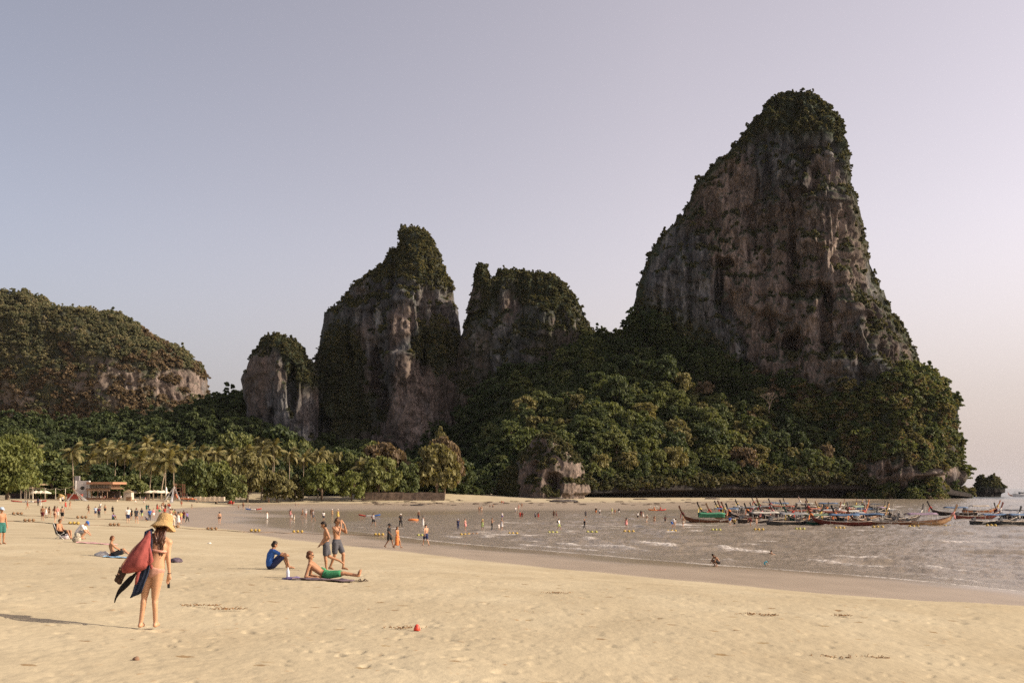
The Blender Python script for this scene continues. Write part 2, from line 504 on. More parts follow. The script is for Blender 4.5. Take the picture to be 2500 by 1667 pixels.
def build_sea():
    r = np.concatenate([np.exp(np.linspace(math.log(30), math.log(700), 620))[:-1], np.exp(np.linspace(math.log(700), math.log(14000), 60))])
    a = np.concatenate([np.linspace(-40, -16, 60)[:-1], np.linspace(-16, 31, 520), np.linspace(31, 130, 60)[1:]])
    rr, aa = np.meshgrid(r, np.radians(a), indexing='ij')
    x = rr * np.sin(aa); y = rr * np.cos(aa)
    gz = ground(x, y)
    depth = np.maximum(0, -gz)
    amp = np.clip(depth / .28, 0, 1) * sstep(2500, 900, rr)
    # short crossing wind waves running up the bay, their fronts roughly parallel to the shore
    wob = 1.6 * pn(x * .03, y * .03, 0, 71) + .35 * pn(x * .12, y * .12, 0, 72)
    u = (.42 * x + .91 * y)
    ph = u / 6.5 + wob
    crest = np.sin(2 * np.pi * ph)
    sharp = (np.maximum(0, crest)) ** 2.5
    lump = np.clip(.45 + 1.3 * pn(x * .13, y * .20, 0, 73), 0, 1.6)
    z = amp * (.30 * lump * (sharp - .22) + .13 * fbm(x * .40, y * .95, 0, 4, 75, .6))
    z = np.where(depth > 0, z, 0)
    br = pn(x * .10 - .02 * y, y * .30 + .10 * x, 0, 77) + .3 * pn(x * .35, y * .6, 0, 78)
    foam = sstep(.82, .97, crest) * sstep(.38, .62, br) * np.clip(depth / .12, 0, 1) * sstep(520, 300, rr)
    far_caps = sstep(.5, .62, pn(x * .05, y * .16, 0, 79)) * sstep(330, 420, y) * sstep(560, 520, y) * sstep(120, 160, x) * .8
    dj = depth + .010 * pn(x * .15, y * .15, 0, 81) + .005 * pn(x * .8, y * .8, 0, 82)
    lace = sstep(.0, .006, dj) * sstep(.030, .016, dj) * (.35 + .65 * sstep(-.3, .2, pn(x * .3, y * .3, 0, 86)))
    foam_l2 = 0
    for k_, (d0_, w_) in enumerate(((.12, .014), (.24, .018), (.38, .022))):
        dk = depth + .05 * pn(x * .07, y * .07, k_ * 3.3, 83) + .012 * pn(x * .5, y * .5, k_ * 2.1, 84)
        foam_l2 = np.maximum(foam_l2, sstep(d0_ - w_, d0_, dk) * sstep(d0_ + w_, d0_, dk) * sstep(.10, .35, pn(x * .11, y * .11, k_ * 5.7, 85) + .25 * pn(x * .5, y * .5, 0, 87)))
    foam_l2 = foam_l2 * sstep(150, 105, y)
    foam = np.clip(np.maximum(np.maximum(foam, far_caps), np.maximum(lace * .75 * sstep(140, 110, y), foam_l2 * .95)), 0, 1)
    z = z + .10 * foam_l2
    V = np.stack([x, y, z], -1).reshape(-1, 3)
    me = np_mesh('sea', V, grid_faces(*x.shape))
    attr(me, 'foam', foam.ravel()); attr(me, 'deep', np.clip(sstep(.5, 3.2, depth) + sstep(500, 900, rr), 0, 1).ravel())
    o = mesh_obj('sea_water', me, None, sea_mat())
    tag(o, 'choppy shallow bay water, brown near the sand and bluer far out', None, None, 'structure')

# ------------------------------------------------------------------ rock and forest
def rock_mat():
    m, n, b = nodes_mat('limestone_rock')
    geo = N(n, 'ShaderNodeNewGeometry')
    def noise(scale, sc=(1, 1, 1), det=6.0, rough=.6):
        mp = N(n, 'ShaderNodeMapping'); mp.inputs['Scale'].default_value = sc
        n.links.new(geo.outputs['Position'], mp.inputs[0])
        q = N(n, 'ShaderNodeTexNoise', Scale=scale, Detail=det, Roughness=rough); n.links.new(mp.outputs[0], q.inputs['Vector'])
        return q.outputs[0]
    patch = noise(.028, (1, 1, .55), 5.0); streak = noise(.17, (1, 1, .13), 8.0, .68); fine = noise(.9, (1, 1, .45), 7.0, .7); big = noise(.055, (1, 1, .5), 4.0)
    grey = ramp(n, [(.3, (.034, .034, .037)), (.52, (.105, .103, .102)), (.72, (.29, .28, .265))]); n.links.new(streak, grey.inputs[0])
    och = ramp(n, [(.3, (.080, .063, .054)), (.6, (.165, .124, .098)), (.8, (.26, .20, .155))]); n.links.new(fine, och.inputs[0])
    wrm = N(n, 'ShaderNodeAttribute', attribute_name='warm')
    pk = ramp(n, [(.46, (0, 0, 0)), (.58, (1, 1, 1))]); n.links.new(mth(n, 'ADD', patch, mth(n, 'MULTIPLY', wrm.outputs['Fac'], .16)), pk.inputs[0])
    c = mixc(n, mth(n, 'MULTIPLY', pk.outputs[0], .85), grey.outputs[0], och.outputs[0])
    # black algal stains running down the face
    st = ramp(n, [(.30, (1, 1, 1)), (.46, (0, 0, 0))]); n.links.new(streak, st.inputs[0])
    sb = ramp(n, [(.45, (0, 0, 0)), (.62, (1, 1, 1))]); n.links.new(big, sb.inputs[0])
    c = mixc(n, mth(n, 'MULTIPLY', mth(n, 'MULTIPLY', st.outputs[0], sb.outputs[0]), .8), c, (.022, .022, .023))
    # joints and fracture lines
    wv = N(n, 'ShaderNodeTexNoise', Scale=.07, Detail=4.0); n.links.new(geo.outputs['Position'], wv.inputs['Vector'])
    wa = N(n, 'ShaderNodeVectorMath', operation='MULTIPLY_ADD'); n.links.new(wv.outputs['Color'], wa.inputs[0]); wa.inputs[1].default_value = (16, 16, 22); n.links.new(geo.outputs['Position'], wa.inputs[2])
    mpv = N(n, 'ShaderNodeMapping'); mpv.inputs['Scale'].default_value = (.085, .085, .034); n.links.new(wa.outputs[0], mpv.inputs[0])
    vc = N(n, 'ShaderNodeTexVoronoi', feature='DISTANCE_TO_EDGE', Scale=1.0); n.links.new(mpv.outputs[0], vc.inputs['Vector'])
    ck = ramp(n, [(.0, (.34, .34, .34)), (.055, (1, 1, 1))]); n.links.new(vc.outputs['Distance'], ck.inputs[0])
    c = mixc(n, mth(n, 'ADD', .35, mth(n, 'MULTIPLY', fine, .8), True), c, ck.outputs[0], 'MULTIPLY')
    vb = N(n, 'ShaderNodeTexVoronoi', Scale=1.0); n.links.new(mpv.outputs[0], vb.inputs['Vector'])
    sv = N(n, 'ShaderNodeSeparateColor'); n.links.new(vb.outputs['Color'], sv.inputs[0])
    pv = mth(n, 'ADD', .72, mth(n, 'MULTIPLY', sv.outputs[0], .56)); pvc = N(n, 'ShaderNodeCombineColor'); [n.links.new(pv, pvc.inputs[i]) for i in range(3)]
    c = mixc(n, 1.0, c, pvc.outputs[0], 'MULTIPLY')
    fg = ramp(n, [(.25, (.74, .74, .74)), (.75, (1.2, 1.2, 1.2))]); n.links.new(fine, fg.inputs[0])
    c = mixc(n, 1.0, c, fg.outputs[0], 'MULTIPLY')
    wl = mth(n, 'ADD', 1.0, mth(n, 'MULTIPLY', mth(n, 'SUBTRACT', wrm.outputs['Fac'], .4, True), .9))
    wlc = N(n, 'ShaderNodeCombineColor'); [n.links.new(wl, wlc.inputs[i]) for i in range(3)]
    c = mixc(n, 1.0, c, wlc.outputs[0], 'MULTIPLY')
    td = N(n, 'ShaderNodeAttribute', attribute_name='tide_shade')  # black shoreline stain, with the shade of the undercut painted in as well
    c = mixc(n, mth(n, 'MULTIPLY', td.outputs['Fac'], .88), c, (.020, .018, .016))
    # moss and low plants colour the ledges
    gr = N(n, 'ShaderNodeAttribute', attribute_name='green')
    gk = mth(n, 'MULTIPLY', gr.outputs['Fac'], mth(n, 'ADD', .55, mth(n, 'MULTIPLY', fine, .6)), True)
    c = mixc(n, gk, c, (.038, .050, .026))
    n.links.new(c, b.inputs['Base Color'])
    b.inputs['Roughness'].default_value = .95; b.inputs['Specular IOR Level'].default_value = .1
    bp = N(n, 'ShaderNodeBump', Strength=.9, Distance=1.2)
    n.links.new(mth(n, 'ADD', fine, mth(n, 'MULTIPLY', streak, .8)), bp.inputs['Height']); n.links.new(bp.outputs[0], b.inputs['Normal'])
    return m
ROCK = rock_mat()

def prof(pts, z, k=K):
    """outline given as (px, py) in photo columns -> column at rows; pts sorted by py"""
    p = sorted((y * k, x * k) for x, y in pts)
    return np.interp(z, [q[0] for q in p], [q[1] for q in p])

SURF = {}   # name -> (V, quads, normals, extra) for the scatter
def vert_normals(V, Fq):
    n = np.cross(V[Fq[:, 2]] - V[Fq[:, 0]], V[Fq[:, 3]] - V[Fq[:, 1]])
    out = np.zeros_like(V)
    for i in range(4): np.add.at(out, Fq[:, i], n)
    return out / (np.linalg.norm(out, axis=1, keepdims=True) + 1e-9)

def massif(name, label, D, left, right, front, py0, nz=200, ns=240, nb=40, back=.6, amp=(5, 2.2, .8), depth=None, caves=(), notch=0, k=K, warm=None, green=None, seed=0, flute=1.0, zbase=-3.0, inset=7.0):
    """rock stack lofted from its left and right outline at distance D; front = [(s, metres)] plan of the near face"""
    ptop = min(y for _, y in left + right) * k + inset
    pbot = HY + (CZ - zbase) * F / D
    t = np.linspace(0, 1, nz) ** .9
    py = ptop + (pbot - ptop) * t
    L = prof(left, py, k); Rr = prof(right, py, k)
    Rr = np.maximum(Rr, L + .5)
    z = zpx(py, D)
    fs, fd = np.array([f[0] for f in front]), np.array([f[1] for f in front], float)
    s = np.linspace(0, 1, ns); s = .5 - .5 * np.cos(np.pi * s) * (1 - .25 * np.sin(np.pi * s) ** 2)
    s = (s - s[0]) / (s[-1] - s[0])
    fy = np.interp(s, fs, fd)
    kern = np.ones(9) / 9.; fy = np.convolve(np.pad(fy, 4, mode='edge'), kern, 'valid'); fy[0] = fy[-1] = 0
    sb = np.linspace(1, 0, nb + 2)[1:-1]
    S = np.concatenate([s, sb]); FY = np.concatenate([-fy, back * fd.max() * np.sin(np.pi * sb) ** .7])
    wz = (Rr - L); wref = np.percentile(wz, 75)
    tap = np.clip(wz / wref, 0, 1.25) ** .75
    if depth is not None: tap = tap * np.interp(py, [d[0] * k for d in depth], [d[1] for d in depth])
    ins = inset * np.clip((Rr - L) / 60, 0, 1) * sstep(HY + 20, HY - 40, py)
    L = L + ins; Rr = Rr - ins
    Yc = D + FY[None] * tap[:, None]
    X = xpx(L[:, None] + (Rr - L)[:, None] * S[None], Yc)
    Z = np.repeat(z[:, None], len(S), 1)
    V = np.stack([X, Yc, Z], -1)
    nz_, nS = X.shape
    # outward direction in plan
    dx = np.roll(X, -1, 1) - np.roll(X, 1, 1); dy = np.roll(Yc, -1, 1) - np.roll(Yc, 1, 1)
    ox, oy = dy, -dx
    ln = np.sqrt(ox * ox + oy * oy) + 1e-6; ox /= ln; oy /= ln
    q = seed * 13.7
    d = amp[0] * fbm(X / 38 + q, Yc / 38, Z / 46, 3, seed + 1)
    rid = 1 - np.abs(fbm(X / 11 + q, Yc / 11, Z / 70, 3, seed + 4))
    d = d + amp[1] * flute * (rid - .6) * 1.6
    d = d + amp[2] * fbm(X / 4.2, Yc / 4.2, Z / 9 + q, 3, seed + 7, .65) * 1.5
    r2 = 1 - np.abs(fbm(X / 4.5 + q, Yc / 4.5, Z / 34, 3, seed + 14))
    d = d + amp[2] * 1.3 * (r2 - .6) + amp[2] * 1.6 * (sstep(.0, .5, pn(X / 9, Yc / 9, Z / 11 + q, seed + 15)) - .5)
    led = pn(X / 60, Yc / 60, Z / 13 + q, seed + 9)
    d = d + amp[1] * .7 * sstep(.1, .35, led)
    side = np.minimum(S, 1 - S)[None]
    d = d * (.35 + .65 * sstep(0, .12, side)) * np.clip(wz / 25, .15, 1)[:, None]
    # hanging stalactite curtains under overhangs
    PX = CX + X / Yc * F; PY = np.repeat(py[:, None], nS, 1)
    front_m = (np.arange(nS) < ns)[None]
    for cx, cy, rx, ry, dep in caves:
        e = ((PX / k - cx) / rx) ** 2 + ((PY / k - cy) / ry) ** 2 + .55 * fbm(X / 6, Yc / 6, Z / 12, 3, 91)
        d = d - 1.5 * dep * sstep(1.1, .5, e) * front_m
    if notch:
        d = d - notch * sstep(13, 5, Z + 3 * pn(X / 9, Yc / 9, 0, 93)) * sstep(-1, 1, Z)
        d = d + notch * .35 * sstep(22, 12, Z) * sstep(6, 12, Z)
    V[..., 0] += ox * d; V[..., 1] += oy * d
    V[..., 2] += (1.2 * amp[2]) * fbm(X / 7, Yc / 7, Z / 7, 2, seed + 11) * sstep(0, .06, t)[:, None]
    Vf = V.reshape(-1, 3)
    i = np.arange(nz_ - 1)[:, None]; j = np.arange(nS)[None]; j2 = (j + 1) % nS
    Fq = np.stack([i * nS + j, (i + 1) * nS + j, (i + 1) * nS + j2, i * nS + j2], -1).reshape(-1, 4)
    me = np_mesh(name, Vf, Fq)
    bm = bmesh.new(); bm.from_mesh(me); bm.verts.ensure_lookup_table()
    top = [bm.verts[j] for j in range(nS)]
    try: bm.faces.new(top)
    except ValueError: pass
    bm.to_mesh(me); bm.free()
    nrm = vert_normals(Vf.astype(float), Fq)
    if (nrm.reshape(nz_, nS, 3)[nz_ // 2, ns // 2, 1]) > 0: nrm = -nrm
    gr = sstep(.28, .6, nrm[:, 2] + .25 * fbm(Vf[:, 0] / 14, Vf[:, 1] / 14, Vf[:, 2] / 14, 3, 95 + seed))
    fPX = (CX + Vf[:, 0] / Vf[:, 1] * F) / k; fPY = (HY + (CZ - Vf[:, 2]) / Vf[:, 1] * F) / k
    if green is not None: gr = np.clip(gr + green(fPX, fPY, Vf, nrm), 0, 1)
    wm = np.zeros(len(Vf)) if warm is None else warm(fPX, fPY, Vf)
    attr(me, 'green', gr); attr(me, 'warm', wm); attr(me, 'tide_shade', (sstep(9, 5, Vf[:, 2] + 3 * pn(Vf[:, 0] / 7, Vf[:, 1] / 7, 0, 97)) if D > 500 else 0 * wm))
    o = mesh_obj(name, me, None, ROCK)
    tag(o, label, None, None, 'structure')
    fm = np.tile(np.arange(nS) < ns, nz_)
    SURF[label] = (Vf, Fq, nrm, gr, fPX, fPY)
    return o

def blob(px, py, cx, cy, rx, ry):
    return np.clip(1.3 - ((px - cx) / rx) ** 2 - ((py - cy) / ry) ** 2, 0, 1)

def poly_y(pts, x):
    return np.interp(x, [p[0] for p in pts], [p[1] for p in pts])

# the great tower on the right (outline columns/rows as read on a 2352-wide print of the photo)
TL = [(1833, 212), (1808, 216), (1780, 225), (1762, 238), (1742, 255), (1712, 290), (1690, 318), (1655, 360), (1625, 388), (1592, 420), (1572, 462), (1560, 490), (1540, 515), (1512, 542), (1492, 580), (1470, 630), (1462, 690), (1445, 745), (1425, 800), (1400, 900), (1390, 1200)]
TR = [(1838, 212), (1868, 224), (1885, 236), (1900, 255), (1930, 300), (1945, 350), (1958, 410), (1978, 480), (1988, 520), (1998, 580), (2010, 620), (2028, 665), (2050, 720), (2080, 770), (2108, 808), (2124, 850), (2158, 875), (2186, 905), (2202, 935), (2197, 970), (2200, 1010), (2214, 1060), (2224, 1100), (2224, 1200)]
def tower_green(px, py, V, n):
    top = sstep(40, -20, py - poly_y([(1600, 420), (1700, 330), (1760, 290), (1830, 300), (1900, 300), (1950, 330), (2000, 420)], px))
    lft = sstep(26, 6, px - prof(TL, py * K) / K)
    rgt = sstep(-30, -8, px - prof(TR, py * K) / K)
    low = sstep(-40, 30, py - poly_y([(1400, 690), (1500, 700), (1620, 760), (1700, 840), (1750, 880), (1900, 900), (2000, 880), (2080, 850), (2150, 860)], px))
    bare = 1.4 * blob(px, py, 2080, 1092, 150, 42) + blob(px, py, 2205, 1010, 26, 130)
    return np.clip(top + lft * .9 + rgt * .6 + low * 1.0 - bare, -1, 1) * 1.0
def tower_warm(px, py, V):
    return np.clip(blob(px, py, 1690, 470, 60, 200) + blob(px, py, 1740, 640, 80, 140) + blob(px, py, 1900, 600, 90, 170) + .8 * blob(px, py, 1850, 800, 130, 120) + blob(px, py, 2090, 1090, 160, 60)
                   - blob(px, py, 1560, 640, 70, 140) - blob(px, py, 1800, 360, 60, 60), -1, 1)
TCAVES = [(1924, 628, 26, 20, 9), (1824, 808, 26, 34, 9), (1898, 760, 18, 80, 8), (1838, 470, 34, 12, 5), (1650, 650, 12, 55, 6), (1665, 615, 22, 14, 5), (1850, 690, 50, 22, 4), (1950, 820, 16, 26, 5),
          (1760, 760, 26, 40, 4), (1700, 860, 40, 20, 4), (1990, 760, 14, 50, 3), (1815, 620, 14, 60, 3.5), (2120, 1110, 32, 16, 6), (2040, 1085, 14, 22, 4), (1815, 545, 10, 70, 3.5), (1875, 430, 12, 40, 3), (1725, 560, 12, 70, 3)]
def build_rocks():
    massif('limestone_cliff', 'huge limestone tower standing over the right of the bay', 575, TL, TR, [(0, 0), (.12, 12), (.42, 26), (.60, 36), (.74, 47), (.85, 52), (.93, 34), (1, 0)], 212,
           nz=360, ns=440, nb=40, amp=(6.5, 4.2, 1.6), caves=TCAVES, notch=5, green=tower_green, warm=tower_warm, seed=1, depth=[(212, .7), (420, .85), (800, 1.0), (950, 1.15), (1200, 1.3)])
    P2L = [(939, 524), (931, 536), (910, 561), (880, 600), (862, 614), (850, 625), (822, 645), (800, 665), (780, 688), (765, 700), (738, 715), (733, 760), (724, 800), (710, 830), (696, 880), (688, 1000), (680, 1200)]
    P2R = [(941, 524), (951, 533), (970, 550), (1000, 578), (1016, 605), (1026, 622), (1043, 662), (1050, 690), (1056, 722), (1064, 760), (1078, 800), (1100, 900), (1110, 1200)]
    def p2g(px, py, V, n):
        return np.clip(sstep(20, -30, py - poly_y([(700, 720), (850, 640), (900, 640), (1040, 680)], px)) * .8 + blob(px, py, 780, 840, 60, 110) + blob(px, py, 1000, 800, 60, 60) + blob(px, py, 800, 950, 70, 60) - blob(px, py, 960, 900, 50, 70) - blob(px, py, 955, 960, 60, 70) - blob(px, py, 915, 760, 22, 120), -1, 1)
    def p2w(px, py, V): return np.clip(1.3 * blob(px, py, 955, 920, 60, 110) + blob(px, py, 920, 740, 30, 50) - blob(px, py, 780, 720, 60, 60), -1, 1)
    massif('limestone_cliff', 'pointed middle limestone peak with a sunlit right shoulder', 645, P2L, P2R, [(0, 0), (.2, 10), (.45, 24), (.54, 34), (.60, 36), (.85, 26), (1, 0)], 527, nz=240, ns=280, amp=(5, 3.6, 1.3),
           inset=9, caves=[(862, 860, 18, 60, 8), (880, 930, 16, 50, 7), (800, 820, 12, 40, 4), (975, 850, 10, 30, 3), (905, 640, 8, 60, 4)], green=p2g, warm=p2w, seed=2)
    P3L = [(1106, 608), (1092, 612), (1085, 622), (1084, 650), (1076, 690), (1064, 738), (1058, 780), (1050, 900), (1045, 1200)]
    P3R = [(1112, 608), (1122, 615), (1128, 626), (1165, 619), (1200, 628), (1225, 640), (1250, 640), (1282, 644), (1302, 656), (1322, 672), (1334, 690), (1344, 708), (1352, 730), (1364, 752), (1390, 800), (1420, 900), (1450, 1200)]
    def p3g(px, py, V, n): return np.clip(.35 + sstep(30, -10, py - 690) + .5 * fbm(px / 40, py / 60, 0, 3, 5) - blob(px, py, 1170, 680, 30, 50) - blob(px, py, 1140, 860, 14, 50) - blob(px, py, 1300, 880, 10, 60), 0, 1)
    P3R2 = sorted([(x, y) for x, y in P3R if not (x in (1122, 1128))] + [(1128, 614)], key=lambda p: p[1])
    P3L2 = [(1160, 619), (1146, 623), (1134, 634), (1127, 648), (1092, 654), (1080, 680), (1062, 738), (1046, 780), (1030, 900), (1020, 1200)]
    P3R2 = [(1168, 619)] + [p for p in P3R2 if p[1] > 619]
    massif('limestone_cliff', 'leafy rock knob on the left corner of the square stump', 622, [(1104, 606), (1093, 611), (1086, 622), (1083, 650), (1074, 690), (1066, 720)], [(1108, 606), (1118, 611), (1126, 624), (1134, 645), (1150, 690), (1160, 720)], [(0, 0), (.5, 9), (1, 0)], 608, nz=50, ns=60, nb=20, amp=(1.5, 1.0, .6), green=lambda px, py, V, n: sstep(668, 650, py), seed=9, zbase=zpx(720 * K, 622), inset=4)
    massif('limestone_cliff', 'square topped green limestone stump between the two peaks', 628, P3L2, P3R2, [(0, 0), (.1, 14), (.35, 26), (.6, 30), (.85, 24), (1, 0)], 608, nz=180, ns=220, amp=(4, 3.0, 1.1), green=p3g, seed=3)
    P1L = [(636, 765), (622, 768), (600, 778), (588, 798), (575, 815), (560, 850), (548, 870), (552, 900), (560, 925), (566, 980), (566, 1200)]
    P1R = [(640, 765), (652, 772), (664, 788), (678, 800), (690, 788), (701, 800), (712, 830), (716, 880), (716, 1200)]
    P1R = [(640, 765), (652, 772), (664, 788), (690, 792), (701, 805), (712, 826), (730, 850), (738, 900), (740, 1200)]
    def p1g(px, py, V, n): return np.clip(sstep(14, -10, py - poly_y([(540, 860), (600, 800), (640, 800), (660, 860), (716, 880)], px)) + .8 * sstep(640, 690, px) * sstep(920, 870, py) - .6 * blob(px, py, 590, 900, 40, 90), -1, 1)
    massif('limestone_cliff', 'small grey limestone pinnacle with a bushy head left of the middle peak', 622, P1L, P1R, [(0, 0), (.2, 10), (.5, 15), (.8, 12), (1, 0)], 765, nz=140, ns=150, amp=(2.6, 2.2, .9), caves=[(620, 960, 12, 22, 4), (672, 900, 14, 60, 5)], green=p1g, seed=4)
    # left forested hill
    LL = [(40, 672), (20, 674), (-40, 690), (-120, 720), (-260, 800), (-300, 900), (-320, 1200)]
    LR = [(44, 672), (60, 675), (84, 684), (104, 692), (120, 706), (136, 718), (150, 723), (182, 726), (228, 728), (262, 729), (290, 737), (312, 746), (334, 762), (352, 777), (378, 792), (402, 803), (432, 811), (452, 832), (466, 848), (482, 872), (481, 905), (490, 960), (500, 1200)]
    def lg(px, py, V, n): return np.clip(.9 - .0 * px + .6 * fbm(px / 50, py / 50, 0, 3, 8) - 1.2 * blob(px, py, 420, 885, 75, 42) - .7 * blob(px, py, 250, 880, 90, 60) - .5 * blob(px, py, 30, 900, 60, 40), 0, 1)
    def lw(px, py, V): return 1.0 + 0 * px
    massif('forested_hill', 'long wooded hill falling from the left edge to a bare cliff nose', 900, LL, LR, [(0, 0), (.15, 40), (.45, 62), (.6, 58), (.7, 64), (.85, 50), (.96, 30), (1, 0)], 672, nz=150, ns=300, amp=(5, 2.4, 1.2), flute=.6, green=lg, warm=lw, seed=5)
    # low rock outcrop on the sand, hollowed at its foot
    OL = [(1246, 996), (1232, 1000), (1214, 1010), (1206, 1030), (1190, 1050), (1160, 1080), (1140, 1110), (1130, 1150)]
    OR = [(1250, 996), (1268, 1000), (1296, 1016), (1322, 1038), (1342, 1060), (1350, 1085), (1346, 1104), (1357, 1112), (1358, 1130), (1344, 1137), (1342, 1150)]
    def og(px, py, V, n): return np.clip(sstep(2, 26, (px - 1255) * .75 - (py - 1004)) * .8 + blob(px, py, 1275, 1074, 16, 8) + .9 * sstep(1200, 1180, px) - .7 * blob(px, py, 1250, 1050, 60, 45), 0, 1)
    def ow(px, py, V): return .85 + 0 * px
    massif('rock_outcrop', 'low craggy limestone outcrop at the back of the sand', 400, OL, OR, [(0, 0), (.25, 6), (.5, 13), (.62, 14), (.9, 9), (1, 0)], 996, nz=120, ns=160, nb=30, amp=(1.6, 1.1, .55), flute=.9, caves=[(1268, 1110, 24, 30, 6), (1222, 1085, 14, 30, 3)], green=og, warm=ow, seed=6, zbase=0.2)
    SL = [(2264, 1089), (2250, 1092), (2240, 1102), (2235, 1115), (2234, 1150)]
    SR = [(2268, 1089), (2280, 1092), (2295, 1102), (2301, 1112), (2310, 1122), (2309, 1130), (2300, 1133), (2296, 1150)]
    massif('sea_stack', 'little rock islet capped with bushes off the point', 640, SL, SR, [(0, 0), (.3, 7), (.7, 7), (1, 0)], 1089, nz=70, ns=90, nb=24, amp=(1.2, .8, .5), green=lambda px, py, V, n: sstep(1126, 1114, py), seed=7, zbase=-2)
    massif('boulder', 'leaning dark boulder between the point and the islet', 615, [(2222, 1113), (2214, 1122), (2208, 1150)], [(2225, 1113), (2232, 1124), (2238, 1150)], [(0, 0), (.5, 4), (1, 0)], 1113, nz=36, ns=50, nb=14, amp=(.6, .5, .4), seed=8, zbase=-2)

# ground of the forest: talus apron below the cliffs, as a swept profile so its foot can overhang
BASEY = [(-200, 330), (0, 372), (600, 410), (1000, 424), (1150, 432), (1360, 440), (1600, 478), (1900, 510), (2100, 523), (2240, 545)]
BASEH = [(-200, 5), (900, 5), (1060, 6), (1160, 8), (1360, 9), (1500, 12), (1700, 14), (1900, 15), (2000, 14), (2150, 8), (2240, 1)]
MIDL = [(-200, 1010), (0, 1012), (200, 1010), (330, 1000), (480, 985), (560, 985), (660, 1010), (760, 1035), (900, 1045), (1000, 1040), (1080, 1010), (1150, 960), (1250, 925), (1300, 905), (1430, 858), (1500, 835), (1560, 858), (1640, 885), (1700, 900), (1800, 905), (1900, 890), (1980, 890), (2050, 930), (2120, 1010), (2180, 1090), (2240, 1180)]
BACKL = [(-200, 965), (0, 965), (200, 968), (300, 955), (380, 940), (440, 925), (482, 912), (535, 902), (560, 900), (620, 960), (720, 1000), (900, 1020), (1050, 960), (1100, 800), (1340, 765), (1370, 758), (1400, 768), (1440, 755), (1480, 770), (1560, 800), (1650, 850), (1700, 880), (1800, 890), (2000, 890), (2100, 1000), (2240, 1190)]
def apron():
    ppx = np.linspace(-190, 2232, 620)
    Yb = poly_y(BASEY, ppx); Hb = poly_y(BASEH, ppx)
    Ym = np.interp(ppx, [-200, 480, 900, 1080, 1200, 2240], [585, 592, 596, 590, 548, 560]); Yk = np.interp(ppx, [-200, 560, 1100, 1350, 2240], [650, 650, 640, 612, 600])
    flat = sstep(1180, 1040, ppx)
    zm = zpx(poly_y(MIDL, ppx) * K, Ym) - 5; zk = zpx(poly_y(BACKL, ppx) * K, Yk) - 4
    zm = np.maximum(zm, Hb + .5); zk = np.maximum(zk, -3)
    V = []
    foot = [(10, -3), (9, 1.5), (7.5, 3.4)]
    hb = Hb / 12
    cols = []
    sh = sstep(1050, 1180, ppx)
    for dy, zz in foot: cols.append((Yb + dy * sh, np.where(sh > .5, zz * np.maximum(hb, .2), np.minimum(zz, 2.5))))
    for t in np.linspace(0, 1, 9): cols.append((Yb + 1.2 * t * t - 1.5 * sh, (4.4 + (7.2 - 4.4) * t) * np.maximum(hb, .05)))
    n1, n2 = 60, 22
    z0 = cols[-1][1]; y0 = cols[-1][0]
    for t in np.linspace(0, 1, n1)[1:]: cols.append((y0 + (Ym - y0) * t, z0 + (zm - z0) * (t ** .88 * (1 - flat) + flat * (.12 * t + .88 * t ** 4.5))))
    for t in np.linspace(0, 1, n2)[1:]: cols.append((Ym + (Yk - Ym) * t, zm + (zk - zm) * t))
    for t in (.5, 1): cols.append((Yk + 50 * t, zk - 60 * t))
    Y = np.stack([c[0] for c in cols], 1); Z = np.stack([c[1] for c in cols], 1)
    X = (ppx * K - CX)[:, None] / F * Y
    rel = fbm(X / 30, Y / 30, Z / 40, 4, 101) * sstep(4, 20, Z)
    Yn = Y - 5.5 * rel - .9 * fbm(X / 5, Y / 9, Z / 5, 3, 103) * sstep(1, 5, Z)
    Zn = Z + 4.5 * rel + 5.5 * fbm(X / 15, Y / 15, 0, 3, 105) * sstep(10, 30, Z)
    V = np.stack([X, Yn, Zn], -1); nu, nv = X.shape
    Vf = V.reshape(-1, 3); Fq = grid_faces(nu, nv)[:, ::-1]
    me = np_mesh('forest_slope', Vf, Fq)
    nrm = vert_normals(Vf, Fq)
    if nrm[:, 2].mean() < 0: nrm = -nrm
    fPX = (CX + Vf[:, 0] / Vf[:, 1] * F) / K; fPY = (HY + (CZ - Vf[:, 2]) / Vf[:, 1] * F) / K
    gr = np.clip(sstep(6, 12, Vf[:, 2]) * sstep(-.2, .25, nrm[:, 2] + .3 * fbm(Vf[:, 0] / 9, Vf[:, 2] / 9, 0, 3, 107)) + (fPX < 1100), 0, 1)
    attr(me, 'green', gr); attr(me, 'warm', sstep(1500, 1900, fPX) * .8); attr(me, 'tide_shade', sstep(14, 10, Vf[:, 2] + 3 * pn(Vf[:, 0] / 7, Vf[:, 1] / 7, 0, 97)) * sstep(1050, 1200, fPX))  # the raised black band also paints overhang shadow onto the foot wall
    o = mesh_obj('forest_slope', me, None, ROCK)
    tag(o, 'steep forest floor rising from the shore to the feet of the cliffs', None, None, 'structure')
    SURF['apron'] = (Vf, Fq, nrm, gr, fPX, fPY)

build_ground()
build_sea()
build_rocks()
apron()
